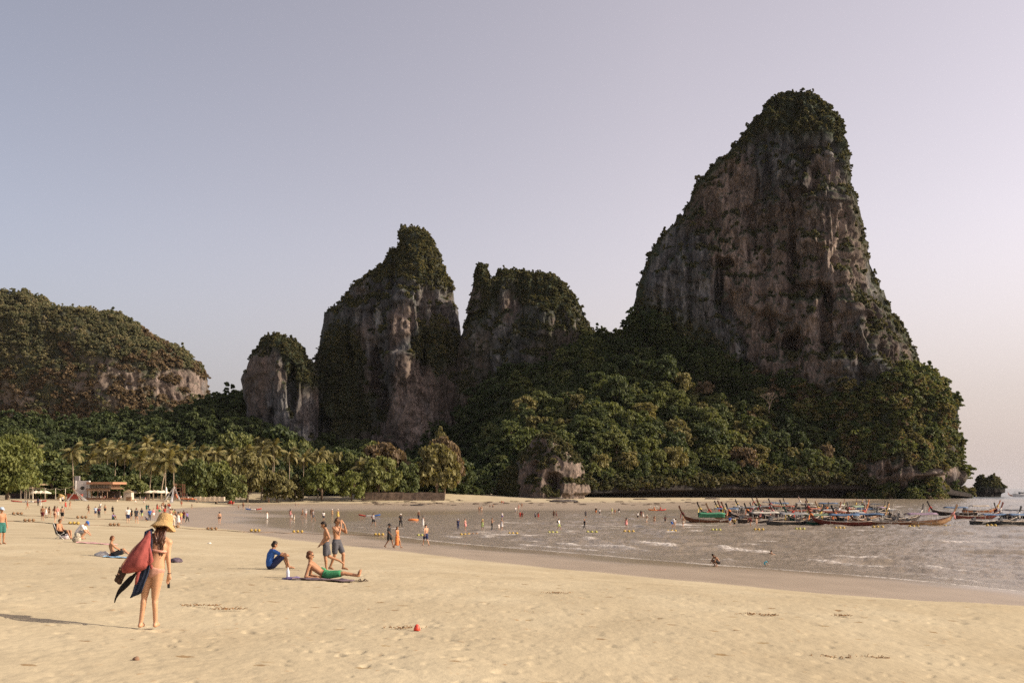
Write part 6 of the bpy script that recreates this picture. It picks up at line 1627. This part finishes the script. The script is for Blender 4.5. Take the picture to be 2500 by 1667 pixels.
FLEET = [ # column of middle, waterline row, heading (0 bow right, 180 bow left, 90 away), hull, canopy, ribbon, label
    (1733, 1275.5, 176, 'brown', 'green', 'maroon', 'red brown longtail boat with green side curtains, leftmost and nearest in the fleet'),
    (1802, 1271, 168, 'tan', None, 'red', 'open tan longtail boat behind the green curtained one'),
    (1868, 1277, 12, 'dark', 'white', 'red', 'dark longtail boat with cream canopy, stern towards the waders in maroon'),
    (1938, 1281, 20, 'black', 'grey', 'yellow', 'black longtail boat with grey canopy and raised shaft in the nearest row'),
    (1998, 1281, 160, 'green', 'sage', 'yellow', 'dark green hulled longtail boat with sage canopy in the nearest row'),
    (2056, 1282, 170, 'red', 'blue', 'orange', 'dark red longtail boat with blue canopy in the middle of the nearest row'),
    (2116, 1281, 150, 'black', 'blue', 'orange', 'black bowed longtail boat wearing orange garlands next to the carved brown one'),
    (2152, 1282, 166, 'brown', None, 'orange', 'open brown longtail boat with a carved bow in the nearest row'),
    (2252, 1281, 5, 'tan', 'purple', 'pink', 'pale wooden longtail boat with purple canopy and high plain prow at right'),
    (1770, 1262, 170, 'dark', 'blue', 'yellow', 'dark longtail boat with blue canopy right behind the green curtained one'),
    (1832, 1263, 160, 'brown', None, 'yellow', 'open brown longtail boat in the second row left of the pale canopy'),
    (1886, 1266, 155, 'dark', 'cream', 'orange', 'dark longtail boat with long cream canopy in the second row'),
    (1950, 1267, 165, 'red', 'rust', 'pink', 'red longtail boat with rust canopy in the second row'),
    (2012, 1268, 40, 'brown', 'grey', 'white', 'brown longtail boat with grey canopy in the second row, bow to the right'),
    (2072, 1268, 30, 'orange', 'white', 'pink', 'orange brown longtail boat in the second row, bow to the right'),
    (2128, 1268, 35, 'tan', None, 'yellow', 'open tan longtail boat heaped with garlands in the second row'),
    (2182, 1268, 80, 'dark', 'white', 'white', 'dark longtail boat loaded with white sacks behind the purple canopy'),
    (1800, 1252, 172, 'dark', None, 'yellow', 'open dark longtail boat at the left of the third row'),
    (1856, 1254, 165, 'black', 'grey', 'white', 'black longtail boat with grey canopy in the third row'),
    (1910, 1254, 160, 'brown', 'rust', 'red', 'brown longtail boat with rust canopy in the third row'),
    (1966, 1254, 158, 'dark', 'cream', 'lime', 'dark longtail boat with cream canopy and lime ribbon in the third row'),
    (2026, 1255, 150, 'red', None, 'red', 'open red longtail boat with red ribbons in the third row'),
    (2092, 1255, 45, 'orange', 'sage', 'orange', 'orange longtail boat with sage canopy in the third row'),
    (2150, 1255, 60, 'dark', 'purple', 'yellow', 'dark longtail boat with purple canopy in the third row'),
    (1842, 1243, 168, 'dark', None, 'yellow', 'open dark longtail boat with yellow ribbon at the left of the back row'),
    (1900, 1244, 160, 'brown', 'blue', 'lime', 'brown longtail boat with blue canopy in the back row'),
    (1962, 1244, 155, 'black', 'white', 'white', 'black longtail boat with white canopy in the back row'),
    (2020, 1244, 150, 'dark', 'blue', 'yellow', 'dark longtail boat with blue canopy in the back row'),
    (2082, 1245, 60, 'brown', None, 'yellow', 'open brown longtail boat with tall yellow ribbon in the back row'),
    (2140, 1245, 100, 'dark', 'grey', 'white', 'dark longtail boat with grey canopy at the right of the back row'),
    (1846, 1271, 150, 'black', None, 'orange', 'open black longtail boat squeezed left of the dark cream canopied one'),
    (1920, 1273, 140, 'dark', 'grey', 'pink', 'dark longtail boat with grey canopy turned away behind the black nearest one'),
    (1978, 1273, 50, 'tan', None, 'red', 'open tan longtail boat turned right between the nearest row canopies'),
    (2034, 1274, 130, 'dark', 'rust', 'yellow', 'dark longtail boat with rust canopy behind the dark red one'),
    (2096, 1274, 60, 'brown', 'grey', 'red', 'brown longtail boat with grey canopy behind the orange garlands'),
    (2200, 1273, 25, 'dark', None, 'white', 'open dark longtail boat behind the purple canopied one'),
    (1815, 1258, 150, 'brown', 'grey', 'red', 'brown longtail boat with grey canopy between the second and third rows at left'),
    (1880, 1259, 130, 'dark', None, 'pink', 'open dark longtail boat with pink ribbon between the second and third rows'),
    (1990, 1260, 40, 'black', 'rust', 'orange', 'black longtail boat with rust canopy between the second and third rows'),
    (2055, 1260, 140, 'tan', None, 'yellow', 'open tan longtail boat between the second and third rows'),
    (2110, 1261, 110, 'dark', 'blue', 'red', 'dark longtail boat with blue canopy between the second and third rows at right'),
    (1930, 1249, 140, 'dark', None, 'red', 'open dark longtail boat with red ribbon between the third and back rows'),
    (2050, 1249, 60, 'brown', 'white', 'lime', 'brown longtail boat with pale canopy between the third and back rows'),
    (1880, 1239, 150, 'dark', 'grey', 'red', 'dark longtail boat with grey canopy farthest back at left'),
    (1985, 1239, 120, 'brown', None, 'white', 'open brown longtail boat farthest back in the middle'),
    (2105, 1239, 70, 'dark', 'purple', 'yellow', 'dark longtail boat with purple canopy farthest back at right'),
    (2386, 1266, 12, 'red', 'grey', 'white', 'red longtail boat with a row of oars right of the purple canopy'),
    (2392, 1251, 8, 'orange', 'cream', 'yellow', 'orange longtail boat with garlanded tall prow near the islet'),
    (2330, 1258, 172, 'dark', 'blue', 'red', 'dark longtail boat with blue canopy and left leaning prow near the islet'),
    (2428, 1280, 15, 'black', 'blue', 'white', 'black longtail boat with blue canopy lowest at the right'),
    (2490, 1281, 20, 'black', 'blue', 'orange', 'black longtail boat cut by the right edge'),
    (2472, 1266, 100, 'dark', 'grey', 'maroon', 'dark longtail boat seen end on with one upright prow at right'),
]
def build_fleet():
    B = boat_meshes(); rr = random.Random(4)
    post = M('boat_post', (.42, .38, .33), .6); eng = M('engine_grey', (.10, .10, .10), .45, .5, 5); rail = M('gunwale_pale', (.46, .38, .30), .6, .2, 3); shaft = M('shaft_steel', (.34, .31, .27), .4, .2, 3)
    proto = {}
    def boat(px, wl, hd, hull, can, rib, lab, scale=.86):
        Y = CZ * F / (wl - HY); root = empty('longtail_boat', (xpx(px, Y), Y, .02 + rr.uniform(-.05, .05)), R(hd), scale * rr.uniform(.94, 1.06))
        root.rotation_euler.x = rr.uniform(-.04, .04)
        def part(n, m, loc=(0, 0, 0)):
            o = mesh_obj(n, B[n], root, m); o.location = loc; return o
        part('hull', WOOD[hull]); part('gunwale', rail if hull not in ('tan',) else WOOD['brown']); part('prow', WOOD[hull])
        part('ribbon', cloth(rib)); part('engine', eng); part('propeller_shaft', shaft)
        for x in (-1.5, .2, 1.9): part('bench', WOOD['tan'], (x, 0, -.02))
        if can:
            part('canopy', CANV[can])
            for x in (-2.7, -.3, 2.1):
                for y in (-.8, .8): part('post', post, (x, y, 0))
            if can == 'green': part('side_curtain', CANV['green'])
        for q in range(rr.choice((1, 2, 2, 3))):
            o = part('flag_pole', post, (rr.uniform(-4, 4), rr.uniform(-.5, .5), .3)); o.rotation_euler = (rr.uniform(-.25, .25), rr.uniform(-.3, .3), 0); o.scale = (1, 1, rr.uniform(.7, 1.25))
        if not can or rr.random() < .5: part('cargo', cloth(rr.choice(['white', 'cream', 'blue', 'red', 'grey'])), (rr.uniform(-1, 1.5), 0, 0))
        tag(root, lab, 'boat', 'longtail boats moored in the bay'); return root
    for a in FLEET: boat(*a)
    o = boat(2478, 1210.5, 185, 'orange', 'grey', 'orange', 'orange longtail boat far out beside the white motor boat')
    # white motor boat far out with a mast
    Y = 640; root = empty('motor_boat', (xpx(2496, Y), Y, 0), R(178)); wh = M('white_gelcoat', (.74, .72, .70), .35, .06)
    mb = MB(); rs = []
    for t in np.linspace(0, 1, 9):
        x = -6 + 12 * t; w = np.interp(t, [0, .5, .85, 1], [1.5, 1.8, 1.1, .1]); s = 1.3 + .7 * t * t
        rs.append([Vector((x, -w, s)), Vector((x, -w * .7, -.2)), Vector((x, w * .7, -.2)), Vector((x, w, s))])
    mb.rings(rs); mb.build('hull', wh, root)
    mb = MB(); mb.box((-.5, 0, 2.2), (5, 2.2, 1.5)); mb.box((-.5, 0, 3.05), (5.6, 2.5, .14)); mb.build('cabin', wh, root)
    mb = MB(); mb.box((-.5, 0, 2.4), (5.04, 2.24, .5)); mb.build('window', M('tinted_glass', (.05, .07, .09), .1), root)
    mb = MB(); mb.box((3.2, 0, 3.3), (3.4, 2.4, .1)); mb.tube([(4.7, -1, 1.7), (4.7, -1, 3.3)], .05); mb.tube([(4.7, 1, 1.7), (4.7, 1, 3.3)], .05); mb.build('awning', M('canvas_grey', (.3, .29, .28)), root)
    mb = MB(); mb.tube([(.3, 0, 2.9), (.3, 0, 15)], [.10, .05], 6); mb.build('mast', wh, root)
    tag(root, 'white motor boat with a thin mast on the horizon at the right edge', 'boat')
    # kayaks and floats
    def kayak(px, py, L, rz, cols, lab, riders=0, name='kayak'):
        p = gp(px, py); root = empty(name, (p.x, p.y, p.z + .02), R(rz)); n = len(cols)
        for i, c in enumerate(cols):
            mb = MB(); rs = []
            for q in np.linspace(i / n, (i + 1) / n, 6):
                x = (q - .5) * L; w = .36 * max(.04, 1 - abs(2 * q - 1) ** 2.2); up = .22 * abs(2 * q - 1) ** 3
                rs.append([Vector((x, w * math.cos(a), .17 + up + .15 * math.sin(a) - (.07 if (abs(q - .5) < .28 and math.sin(a) > .8) else 0))) for a in [6.283 * j / 12 for j in range(12)]])
            mb.rings(rs); mb.build('hull', cloth(c), root, True)
        mb = MB()
        for x in (-.6, .7): mb.box((x, 0, .34), (.08, .42, .22), (0, .25, 0))
        mb.build('seat', cloth('black'), root)
        tag(root, lab, name.replace('_', ' '))
        return root
    kayak(902, 1261, 4.2, 178, ['blue', 'white', 'red'], 'blue white and red kayak floating by the wader with the red bag')
    kayak(619, 1245, 3.9, 180, ['red', 'white', 'blue'], 'red white and blue kayak beached on the wet sand')
    k = kayak(1604, 1247, 4.4, 2, ['orange', 'red'], 'orange red kayak with two paddlers near the far shore')
    for i, (dx, o_, l_) in enumerate(((-.7, 't:orange c:white', 'front paddler in orange and white cap in the orange kayak'), (.8, 't:red h:brown', 'rear paddler in red in the orange kayak'))):
        person((k.location.x + dx, k.location.y, k.location.z + .2), -90, 'paddle', o_, l_, 1.0, 1, None, .030)
        mb = MB(); mb.tube([(-.5, -.2, .9), (.5, .25, .3)], .02, 6); mb.ell((-.55, -.22, .94), (.12, .03, .1), 8, 5); mb.ell((.55, .27, .26), (.12, .03, .1), 8, 5)
        thing('paddle', mb, cloth('white'), (k.location.x + dx - .4, k.location.y - .1, k.location.z + .25), ['white paddle held by the front paddler of the orange kayak', 'white paddle held by the rear paddler of the orange kayak'][i], 'paddle')
    kayak(70, 1226.5, 8, 176, ['red', 'white', 'red'], 'red and white outrigger kayak lying by the low wall at left')
    mb = MB(); rs = []
    for t in [6.283 * j / 18 for j in range(18)]:
        rs.append([Vector(((.5 + .19 * math.cos(a)) * math.cos(t) * 1.3, (.5 + .19 * math.cos(a)) * math.sin(t), .17 + .19 * math.sin(a))) for a in [6.283 * k_ / 8 for k_ in range(8)]])
    rs.append(rs[0]); mb.rings(rs); thing('swim_ring', mb, cloth('orange'), gp(1009, 1271), 'orange inflatable ring drifting by the white capped wader', 'swim ring')
    mb = blobmesh(31, (1.0, .5, .6), .45); thing('parachute', mb, M('red_cloth', (.50, .07, .05), .9, .2, 3), gp(564, 1230), 'red crumpled parasail heap on the far dry sand', 'parasail')

def build_buoys():
    ym = M('buoy_yellow', (.44, .30, .07), .6, .15, 20); yo = M('buoy_dull', (.24, .14, .07), .7, .35, 12); lm = M('buoy_lime', (.38, .36, .09), .5, .15, 20)
    mb = MB(); mb.ell((0, 0, .20), (.20, .20, .20), 12, 8); mb.cap((-.23, 0, .2), (.23, 0, .2), .045, None, 8); FL = mb.mesh('float')
    L1 = [(72, 1273, 'yo', 'on the dry sand below the left swimmers'), (181, 1280, 'ym', 'on the sand right of the low chair'), (279, 1283.5, 'yo', 'on the sand left of the straw hat'),
          (424, 1288, 'yo', 'at the feet of the white dressed person'), (43, 1256, 'yo', 'on the upper rope at far left'), (200, 1265, 'yo', 'on the upper rope left of the sitting child')]
    L2 = [(517, 1293, 'yo', 'dark on the wet sand'), (623.5, 1297.5, 'ym', 'on the wet sand left of the waterline'), (727, 1300, 'ym', 'on the wet sand behind the standing boy'), (925, 1307, 'ym', 'beside the man in black'),
          (1030, 1307, 'lm', 'beside the blue shorted man'), (1135, 1305, 'ym', 'left of two in the shallows'), (1155, 1304, 'yo', 'right of two in the shallows'), (1252, 1302.5, 'ym', 'below the adult in white'), (1349, 1300, 'lm', 'below the backpack wader'),
          (1445, 1299, 'lm', 'below the orange capped wader'), (1535, 1297.5, 'ym', 'below the pink skirted wader'), (1640, 1296.5, 'ym', 'below the bending blue shorts'), (1748, 1294, 'lm', 'below the green curtained boat'), (1852, 1293, 'ym', 'below the maroon wader'),
          (1952, 1291.5, 'lm', 'below the black grey canopied boat'), (2050, 1289.5, 'ym', 'below the blue canopied red boat'), (2143, 1287, 'ym', 'below the carved brown boat'), (2231, 1286, 'ym', 'below the purple canopied boat'), (2319, 1285.5, 'ym', 'in open water right of the purple canopied boat'), (2420, 1283.5, 'ym', 'lowest right before the black boats')]
    rr = random.Random(8); mm = dict(ym=ym, yo=yo, lm=lm); pts = []
    for L in (L1, L2):
        for px, py, c, lab in L:
            p = gp(px, py); sea = g1(p.x, p.y) < 0
            root = empty('buoy_cluster', (p.x, p.y, p.z - (.12 if sea else .01)), R(rr.uniform(-6, 6)))
            sp = .42 * max(1.0, p.y / 105)
            for i in (-1, 0, 1):
                o = mesh_obj('float', FL, root, mm[c]); o.location = (i * sp * rr.uniform(.85, 1.1), rr.uniform(-.06, .06), 0); s = .82 * max(1.0, p.y / 118); o.scale = (s, s, s)
            tag(root, 'three %s floats in a row, %s' % ({'ym': 'yellow', 'yo': 'dull brown', 'lm': 'lime yellow'}[c], lab), 'buoy', 'clusters of floats on the swimming line')
    rm = M('rope', (.16, .11, .07), .9, .2, 5)
    def rope(path, label, r_=.045):
        q = []
        for (a, b) in zip(path[:-1], path[1:]):
            for t in np.linspace(0, 1, 9)[:-1]:
                p = gp(a[0] + (b[0] - a[0]) * t, a[1] + (b[1] - a[1]) * t + .6 * math.sin(t * 9 + a[0])); g = g1(p.x, p.y)
                q.append((p.x, p.y, max(g, -.02) + .02))
        mb = MB(); mb.tube(q, r_, 5); tag(mb.build('rope', rm, None, True), label, 'rope')
    rope([(0, 1271), (72, 1274), (181, 1281), (279, 1284.5), (424, 1289), (517, 1294), (623, 1299), (727, 1302), (925, 1308), (1030, 1308)], 'long swimming line rope lying across the sand through the floats')
    rope([(0, 1254), (43, 1257), (120, 1262), (200, 1266), (300, 1269), (360, 1271)], 'upper rope lying on the dry sand behind the group of five')

# ------------------------------------------------------------------ beach bar, parasols, frames, walls
def build_resort():
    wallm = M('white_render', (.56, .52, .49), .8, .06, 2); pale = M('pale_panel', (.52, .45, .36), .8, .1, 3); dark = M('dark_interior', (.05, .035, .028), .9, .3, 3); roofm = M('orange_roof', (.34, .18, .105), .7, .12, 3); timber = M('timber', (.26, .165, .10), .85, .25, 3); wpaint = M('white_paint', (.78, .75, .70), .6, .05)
    Y = 258
    def X(px): return xpx(px, Y)
    def Zp(py): return zpx(py, Y)
    zg = Zp(1219)
    root = empty('beach_bar', (X(184), Y, zg))
    def rel(px, py): return X(px) - X(184), Zp(py) - zg
    def bx(name, px0, px1, py0, py1, y0, y1, m, bev=False):
        a, t = rel(px0, py0); b_, bt = rel(px1, py1)
        mb = MB(); mb.box(((a + b_) / 2, (y0 + y1) / 2, (t + bt) / 2), (abs(b_ - a), abs(y1 - y0), abs(t - bt))); return mb.build(name, m, root)
    bx('sign_wall', 186, 216, 1173.2, 1219, 0, .35, wallm)
    bx('wall_edge', 183.6, 185.9, 1173, 1219, -.12, .45, wpaint); bx('wall_edge', 216.1, 219.2, 1173, 1219, -.12, .45, wpaint)
    cx, cz = rel(201.5, 1191); mb = MB()
    for k, (rx, rz, y) in enumerate(((.56, .46, -.03), (.44, .34, -.055))):
        mb.rings([[Vector((cx + rx * math.cos(t), yy, cz + rz * math.sin(t))) for t in [6.283 * j / 24 for j in range(24)]] for yy in (y, -.004)])
    mb.build('round_emblem', M('emblem_dark', (.055, .05, .045), .7, .5, 2), root)
    mb = MB(); mb.tube([(cx - .3, -.07, cz - .05), (cx, -.07, cz + .12), (cx + .3, -.07, cz + .02)], .05, 5); mb.build('emblem_stroke', M('emblem_stroke', (.20, .18, .16), .7), root)
    bx('rear_panel', 170, 181.8, 1161, 1200, 3, 3.4, M('grey_render', (.33, .30, .28), .8))
    # two storey dining hall: roof, glazed upper band, lower awning, open dark front
    bx('roof', 219.5, 283.5, 1176.2, 1181.8, -2.2, 7, roofm)
    for i in range(7):
        bx('upper_panel', 220 + i * 7.1, 226.3 + i * 7.1, 1182.2, 1190.8, .5, .7, pale)
    bx('upper_wall', 219.6, 269.5, 1182, 1191, .75, 6.5, timber)
    bx('awning', 219.5, 281, 1191.6, 1193.2, -2.6, 6, M('brown_slab', (.20, .11, .065), .8))
    bx('awning_skirt', 219.5, 276, 1193.5, 1198, -2.2, -2.0, M('awning_cloth', (.36, .25, .18), .9, .2, 3))
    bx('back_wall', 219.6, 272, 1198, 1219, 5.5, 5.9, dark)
    for px in (221, 231, 246, 257, 269): bx('post', px, px + 1.2, 1193.3, 1219, -2.1, -1.9, timber)
    bx('deck_wall', 219.8, 300, 1214.6, 1219.6, -2.8, -2.4, M('brown_deck', (.19, .10, .06), .9, .3, 2))
    bx('step_wall', 219.8, 300, 1219.0, 1222.5, -3.9, -3.2, M('pale_step', (.42, .33, .23), .9, .15, 1))
    for px in (229, 243, 251): bx('pendant_lamp', px, px + 2.2, 1199, 1201.4, -.5, -.2, wpaint)
    tag(root, 'beach bar with a white wall bearing a dark round emblem and an orange roofed hall', 'building')
    # seated guests
    rr = random.Random(12)
    for i, (px, o_) in enumerate(((226, 't:white h:dark'), (237, 't:cream h:brown'), (246, 't:white h:fair'), (254, 't:pink h:dark'), (278, 't:navy h:dark'), (294, 't:white h:brown'))):
        p = wpt(px, 1215.5, Y - .2); person((p.x, p.y, p.z - .35), rr.uniform(-40, 40), 'chair', o_, 'guest in %s seated behind the bar railing, %s' % ({'t:white': 'white', 't:cream': 'cream', 't:pink': 'pink', 't:navy': 'navy'}[o_.split()[0]], ['leftmost by the white wall', 'second from the white wall', 'fair haired in the middle', 'right of the fair haired one', 'near the hall corner', 'farthest right before the hut'][i]), 1.0, i % 3, 'guests seated in the beach bar', .030)
    # left pavilion
    Y2 = 256; r2 = empty('pavilion', (xpx(50, Y2), Y2, zpx(1220, Y2)))
    def b2(name, px0, px1, py0, py1, y0, y1, m):
        a = xpx(px0, Y2) - r2.location.x; c = xpx(px1, Y2) - r2.location.x; t = zpx(py0, Y2) - r2.location.z; d = zpx(py1, Y2) - r2.location.z
        mb = MB(); mb.box(((a + c) / 2, (y0 + y1) / 2, (t + d) / 2), (c - a, y1 - y0, t - d)); return mb.build(name, m, r2)
    th = M('thatch', (.22, .165, .10), .95, .3, 4)
    b2('roof', 58, 104, 1180, 1184, -1.5, 5, th); b2('roof', 50, 88, 1187.5, 1192, -2.0, 5, th)
    for px in (52, 62, 66, 73, 81): b2('post', px, px + 2, 1192.3, 1220, -.6, -.3, pale)
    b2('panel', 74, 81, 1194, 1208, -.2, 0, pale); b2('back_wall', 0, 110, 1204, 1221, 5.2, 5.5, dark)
    tag(r2, 'low thatched pavilion with pale posts under the big left tree', 'building')
    def wall(px0, px1, py0, py1, Yw, m, label, panels=1, name='beach_wall'):
        r = empty(name, (xpx(px0, Yw), Yw, zpx(py1, Yw)))
        for i in range(panels):
            a = xpx(px0 + (px1 - px0) * i / panels + (1.2 if panels > 1 else 0), Yw) - r.location.x; c = xpx(px0 + (px1 - px0) * (i + 1) / panels, Yw) - r.location.x
            h = zpx(py0 + (rr.uniform(-1, 1) if panels > 1 else 0), Yw) - r.location.z
            mb = MB(); mb.box(((a + c) / 2, 0, h / 2 - .3), (c - a, .5, h + .6)); mb.build('wall_panel', m, r)
            if panels > 1:
                mb = MB(); mb.box((c + .1, -.02, h / 2 - .2), (.45, .62, h + .5)); mb.build('pier', m, r)
        tag(r, label, 'wall'); return r
    wall(-10, 182, 1218, 1228, 250, M('pale_wall', (.50, .41, .30), .9, .12, 1), 'low pale sand coloured wall below the left pavilion')
    wall(300, 410, 1219, 1224.5, 268, M('pale_wall', (.50, .41, .30)), 'low pale wall below the white parasols')
    wall(476, 546, 1212.5, 1219, 285, M('cream_wall', (.60, .50, .37), .9, .12, 1), 'short cream wall with leaning boards at the edge of the trees', 6)
    wall(882, 1084, 1202, 1217, 338, M('stone_wall', (.17, .125, .09), .95, .4, .8), 'brown stone beach wall in five bays under the spreading trees', 6)
    # parasols
    pc = M('parasol_cloth', (.66, .58, .44), .85, .08, 3)
    def parasol(px, py_top, py_foot, Yp, rad, label, g):
        z0 = zpx(py_foot, Yp); h = zpx(py_top, Yp) - z0; r = empty('parasol', (xpx(px, Yp), Yp, z0)); mb = MB(); n = 10
        mb.rings([[Vector((q * math.cos(a), q * math.sin(a), zz)) for a in [6.283 * j / n for j in range(n)]] for q, zz in ((rad, h - .75), (rad * 1.0, h - .62), (rad * .5, h - .25), (.05, h))]); mb.build('canopy', pc, r)
        mb = MB(); mb.tube([(0, 0, 0), (0, 0, h + .1)], .04, 6); mb.build('pole', timber, r); tag(r, label, 'parasol', g)
    for i, px in enumerate((88, 100, 112)): parasol(px, 1197, 1220, 252, 1.35, ['left parasol of three by the left pavilion', 'middle parasol of three by the left pavilion', 'right parasol of three by the left pavilion'][i], 'cream parasols by the pavilion')
    for i, px in enumerate((331, 347, 366, 377, 385, 398)): parasol(px, 1196.2, 1217, 272 + 2 * (i % 2), 1.75, 'cream parasol in the right hand row, %s' % ['leftmost', 'widest second from left', 'third from left', 'fourth from left', 'fifth from left', 'rightmost by the folded one'][i], 'cream parasols beside the hut')
    mb = MB(); mb.rings([[Vector((q * math.cos(a), q * math.sin(a), zz)) for a in [6.283 * j / 8 for j in range(8)]] for q, zz in ((.1, 0), (.28, .7), (.24, 1.6), (.05, 2.3))]); p = wpt(406, 1209, 268); thing('folded_parasol', mb, wpaint, p, 'white folded parasol at the right end of the parasol row', 'parasol')
    # hut and a lifeguard style lattice tower, loungers
    p = wpt(314, 1219, 266); h = empty('beach_hut', p); mb = MB(); mb.box((0, 0, 1.0), (2.1, 1.8, 2.0)); mb.build('wall', pale, h)
    mb = MB(); mb.add([(-1.2, -1.1, 1.95), (1.2, -1.1, 1.95), (1.2, 1.1, 1.95), (-1.2, 1.1, 1.95), (0, 0, 2.75)], [(0, 1, 4), (1, 2, 4), (2, 3, 4), (3, 0, 4), (3, 2, 1, 0)]); mb.build('roof', th, h); tag(h, 'small pale beach hut with a peaked roof left of the parasols', 'hut')
    p = wpt(315, 1222, 262); mb = MB(); mb.box((0, 0, .45), (1.3, .8, .9)); mb.box((0, 0, .95), (1.5, 1.0, .1)); thing('wooden_counter', mb, timber, p, 'small brown wooden counter in front of the hut', 'counter', 0, False)
    p = wpt(438, 1220, 276); t = empty('lattice_tower', p); tm = M('rust_timber', (.20, .095, .06), .9)
    for x in (-1.2, 1.2):
        for y in (-.8, .8): mb = MB(); mb.tube([(x, y, 0), (x, y, 4.4)], .09, 5); mb.build('leg', tm, t)
    for k in range(5): mb = MB(); mb.tube([(-1.2, -.8, .4 + k * .9), (1.2, -.8, .8 + k * .9)], .05, 5); mb.tube([(1.2, -.8, .4 + k * .9), (-1.2, -.8, .8 + k * .9)], .05, 5); mb.build('brace', tm, t)
    tag(t, 'rusty brown lattice scaffold right of the big tepee frame', 'scaffold')
    mb = MB(); mb.box((0, 0, .35), (4.2, 1.0, .25)); mb.box((-2.2, 0, .9), (.25, 1.0, 1.3), (0, -.4, 0)); mb.box((1.5, 0, .15), (3.0, .9, .2)); thing('lounger', mb, M('orange_cushion', (.52, .16, .07), .9, .15), wpt(452, 1219.5, 274), 'low orange lounger right of the lattice scaffold', 'lounger', 0, False)
    mb = MB(); mb.box((0, 0, .6), (3.6, .7, 1.2)); mb.box((0, 0, 1.25), (3.9, .9, .1)); thing('bar_counter', mb, M('red_counter', (.30, .06, .04), .8), wpt(183, 1218, 250), 'red counter seen through the left tepee frame', 'counter', 0, False)
    # tepee frames with white cloth legs
    def tepee(px, py_top, py_foot, Yt, feet, label):
        z0 = zpx(py_foot, Yt); top = Vector((0, 0, zpx(py_top, Yt) - z0)); r = empty('tepee_frame', (xpx(px, Yt), Yt, z0))
        for i, (fx, fz, fy, w) in enumerate(feet):
            f = Vector((xpx(fx, Yt) - r.location.x, fy, zpx(fz, Yt) - z0)); d = f - top
            rows = [[tuple(top + d * q + Vector(((.10 + w * q ** 1.3) * u, .06 * math.sin(u * 3 + q * 5), 0))) for u in (-1, -.5, 0, .5, 1)] for q in [k / 7 for k in range(8)]]
            mb = sheet(rows, .03); mb.build('cloth_leg', wpaint, r, True)
            mb = MB(); mb.tube([tuple(top - d.normalized() * .9), tuple(top + d * .98 + Vector((0, .05, 0)))], .06, 6); mb.build('pole', timber, r)
        tag(r, label, 'tepee', 'white tepee frames on the beach')
    tepee(183.5, 1198, 1224, 240, [(163, 1224, 0, .10), (187.5, 1221, 2, .08), (210, 1223, 0, .62)], 'wide low tepee frame of white cloth strips before the bar wall')
    tepee(425.5, 1187, 1226, 246, [(403, 1222, 0, .10), (425, 1227, -2, .32), (439, 1221, 0, .16)], 'tall tepee frame of white cloth strips with crossed pole tips')
    # string light poles
    for px, py, lab in ((110, 1191, 'thin pale pole right of the thatched pavilion'), (135.5, 1191.5, 'thin pale pole halfway to the left tepee frame'), (159.5, 1192, 'thin pole just left of the left tepee frame')):
        p = wpt(px, 1221, 250); mb = MB(); mb.tube([(0, 0, 0), (0, 0, zpx(py, 250) - p.z)], .07, 6); thing('light_pole', mb, pale, p, lab, 'pole', 0, True, 'string light poles')
    q = [wpt(x, y, 250) for x, y in ((60, 1187), (85, 1194), (110, 1191.3), (122, 1195), (135.5, 1191.8), (148, 1195), (159.5, 1192.3), (172, 1189), (184, 1184))]
    mb = MB(); mb.tube(q, .03, 4); tag(mb.build('light_string', cloth('cream')), 'string light cable sagging from pole to pole by the pavilion', 'cable')
    p = wpt(149, 1219, 252); thing('market_stall', blobmesh(41, (1.0, .6, .8), .5), M('yellow_goods', (.36, .25, .10), .9, .4, 4), p, 'heap of yellow goods between the poles left of the tepee', 'stall')
    # dark rocks on the far flat
    for px, py, w, lab in ((1376, 1225, 5, 'flat dark rock patch left of the outcrop foot'), (1020, 1234, 2.5, 'low dark rocks on the far flat at left'), (1360, 1217.5, 3, 'pale rock ledge under the outcrop'), (1565, 1219, 3, 'low dark rock right of the outcrop'), (1740, 1218, 3.5, 'dark rock at the foot of the jungle slope')):
        p = gp(px, py); thing('rock', blobmesh(50 + int(w * 3), (w, w * .5, w * .13), .4), ROCK, (p.x, p.y, p.z - .1), lab, 'rock')
    r_ = random.Random(31)
    P = []
    for i in range(130):
        px = r_.uniform(880, 1800); py = r_.uniform(1224, 1233) if r_.random() < .75 else r_.uniform(1219, 1226); p = gp(px, py); P.append((p.x, p.y, g1(p.x, p.y)))
    mb = MB()
    for x, y, z in P:
        s = r_.uniform(.25, .8); b = blobmesh(r_.randint(0, 99), (s * 1.6, s, s * .35), .4, 1, 7, 4); mb.add([(v[0] + x, v[1] + y, v[2] + z - .08) for v in b.v], b.f)
    o = mb.build('tidal_rubble', M('rubble', (.085, .06, .042), .95, .4, 3)); tag(o, 'scatter of dark weedy stones on the far tidal flat', None, None, 'stuff')

def build_haze():
    mb = MB(); mb.box((0, 6000, 114), (30000, 18000, 240))
    m = bpy.data.materials.new('haze'); m.use_nodes = True; n = m.node_tree; n.nodes.clear()
    v = n.nodes.new('ShaderNodeVolumePrincipled'); v.inputs['Color'].default_value = (.80, .82, .86, 1); v.inputs['Density'].default_value = .000013; v.inputs['Anisotropy'].default_value = .2
    o = n.nodes.new('ShaderNodeOutputMaterial'); n.links.new(v.outputs[0], o.inputs['Volume'])
    tag(mb.build('haze', m), 'thin warm sea haze over the whole bay', None, None, 'stuff')
HAZE = True
if HAZE: build_haze()
build_woman()
build_bathers()
build_crowd()
build_fleet()
build_buoys()
build_resort()
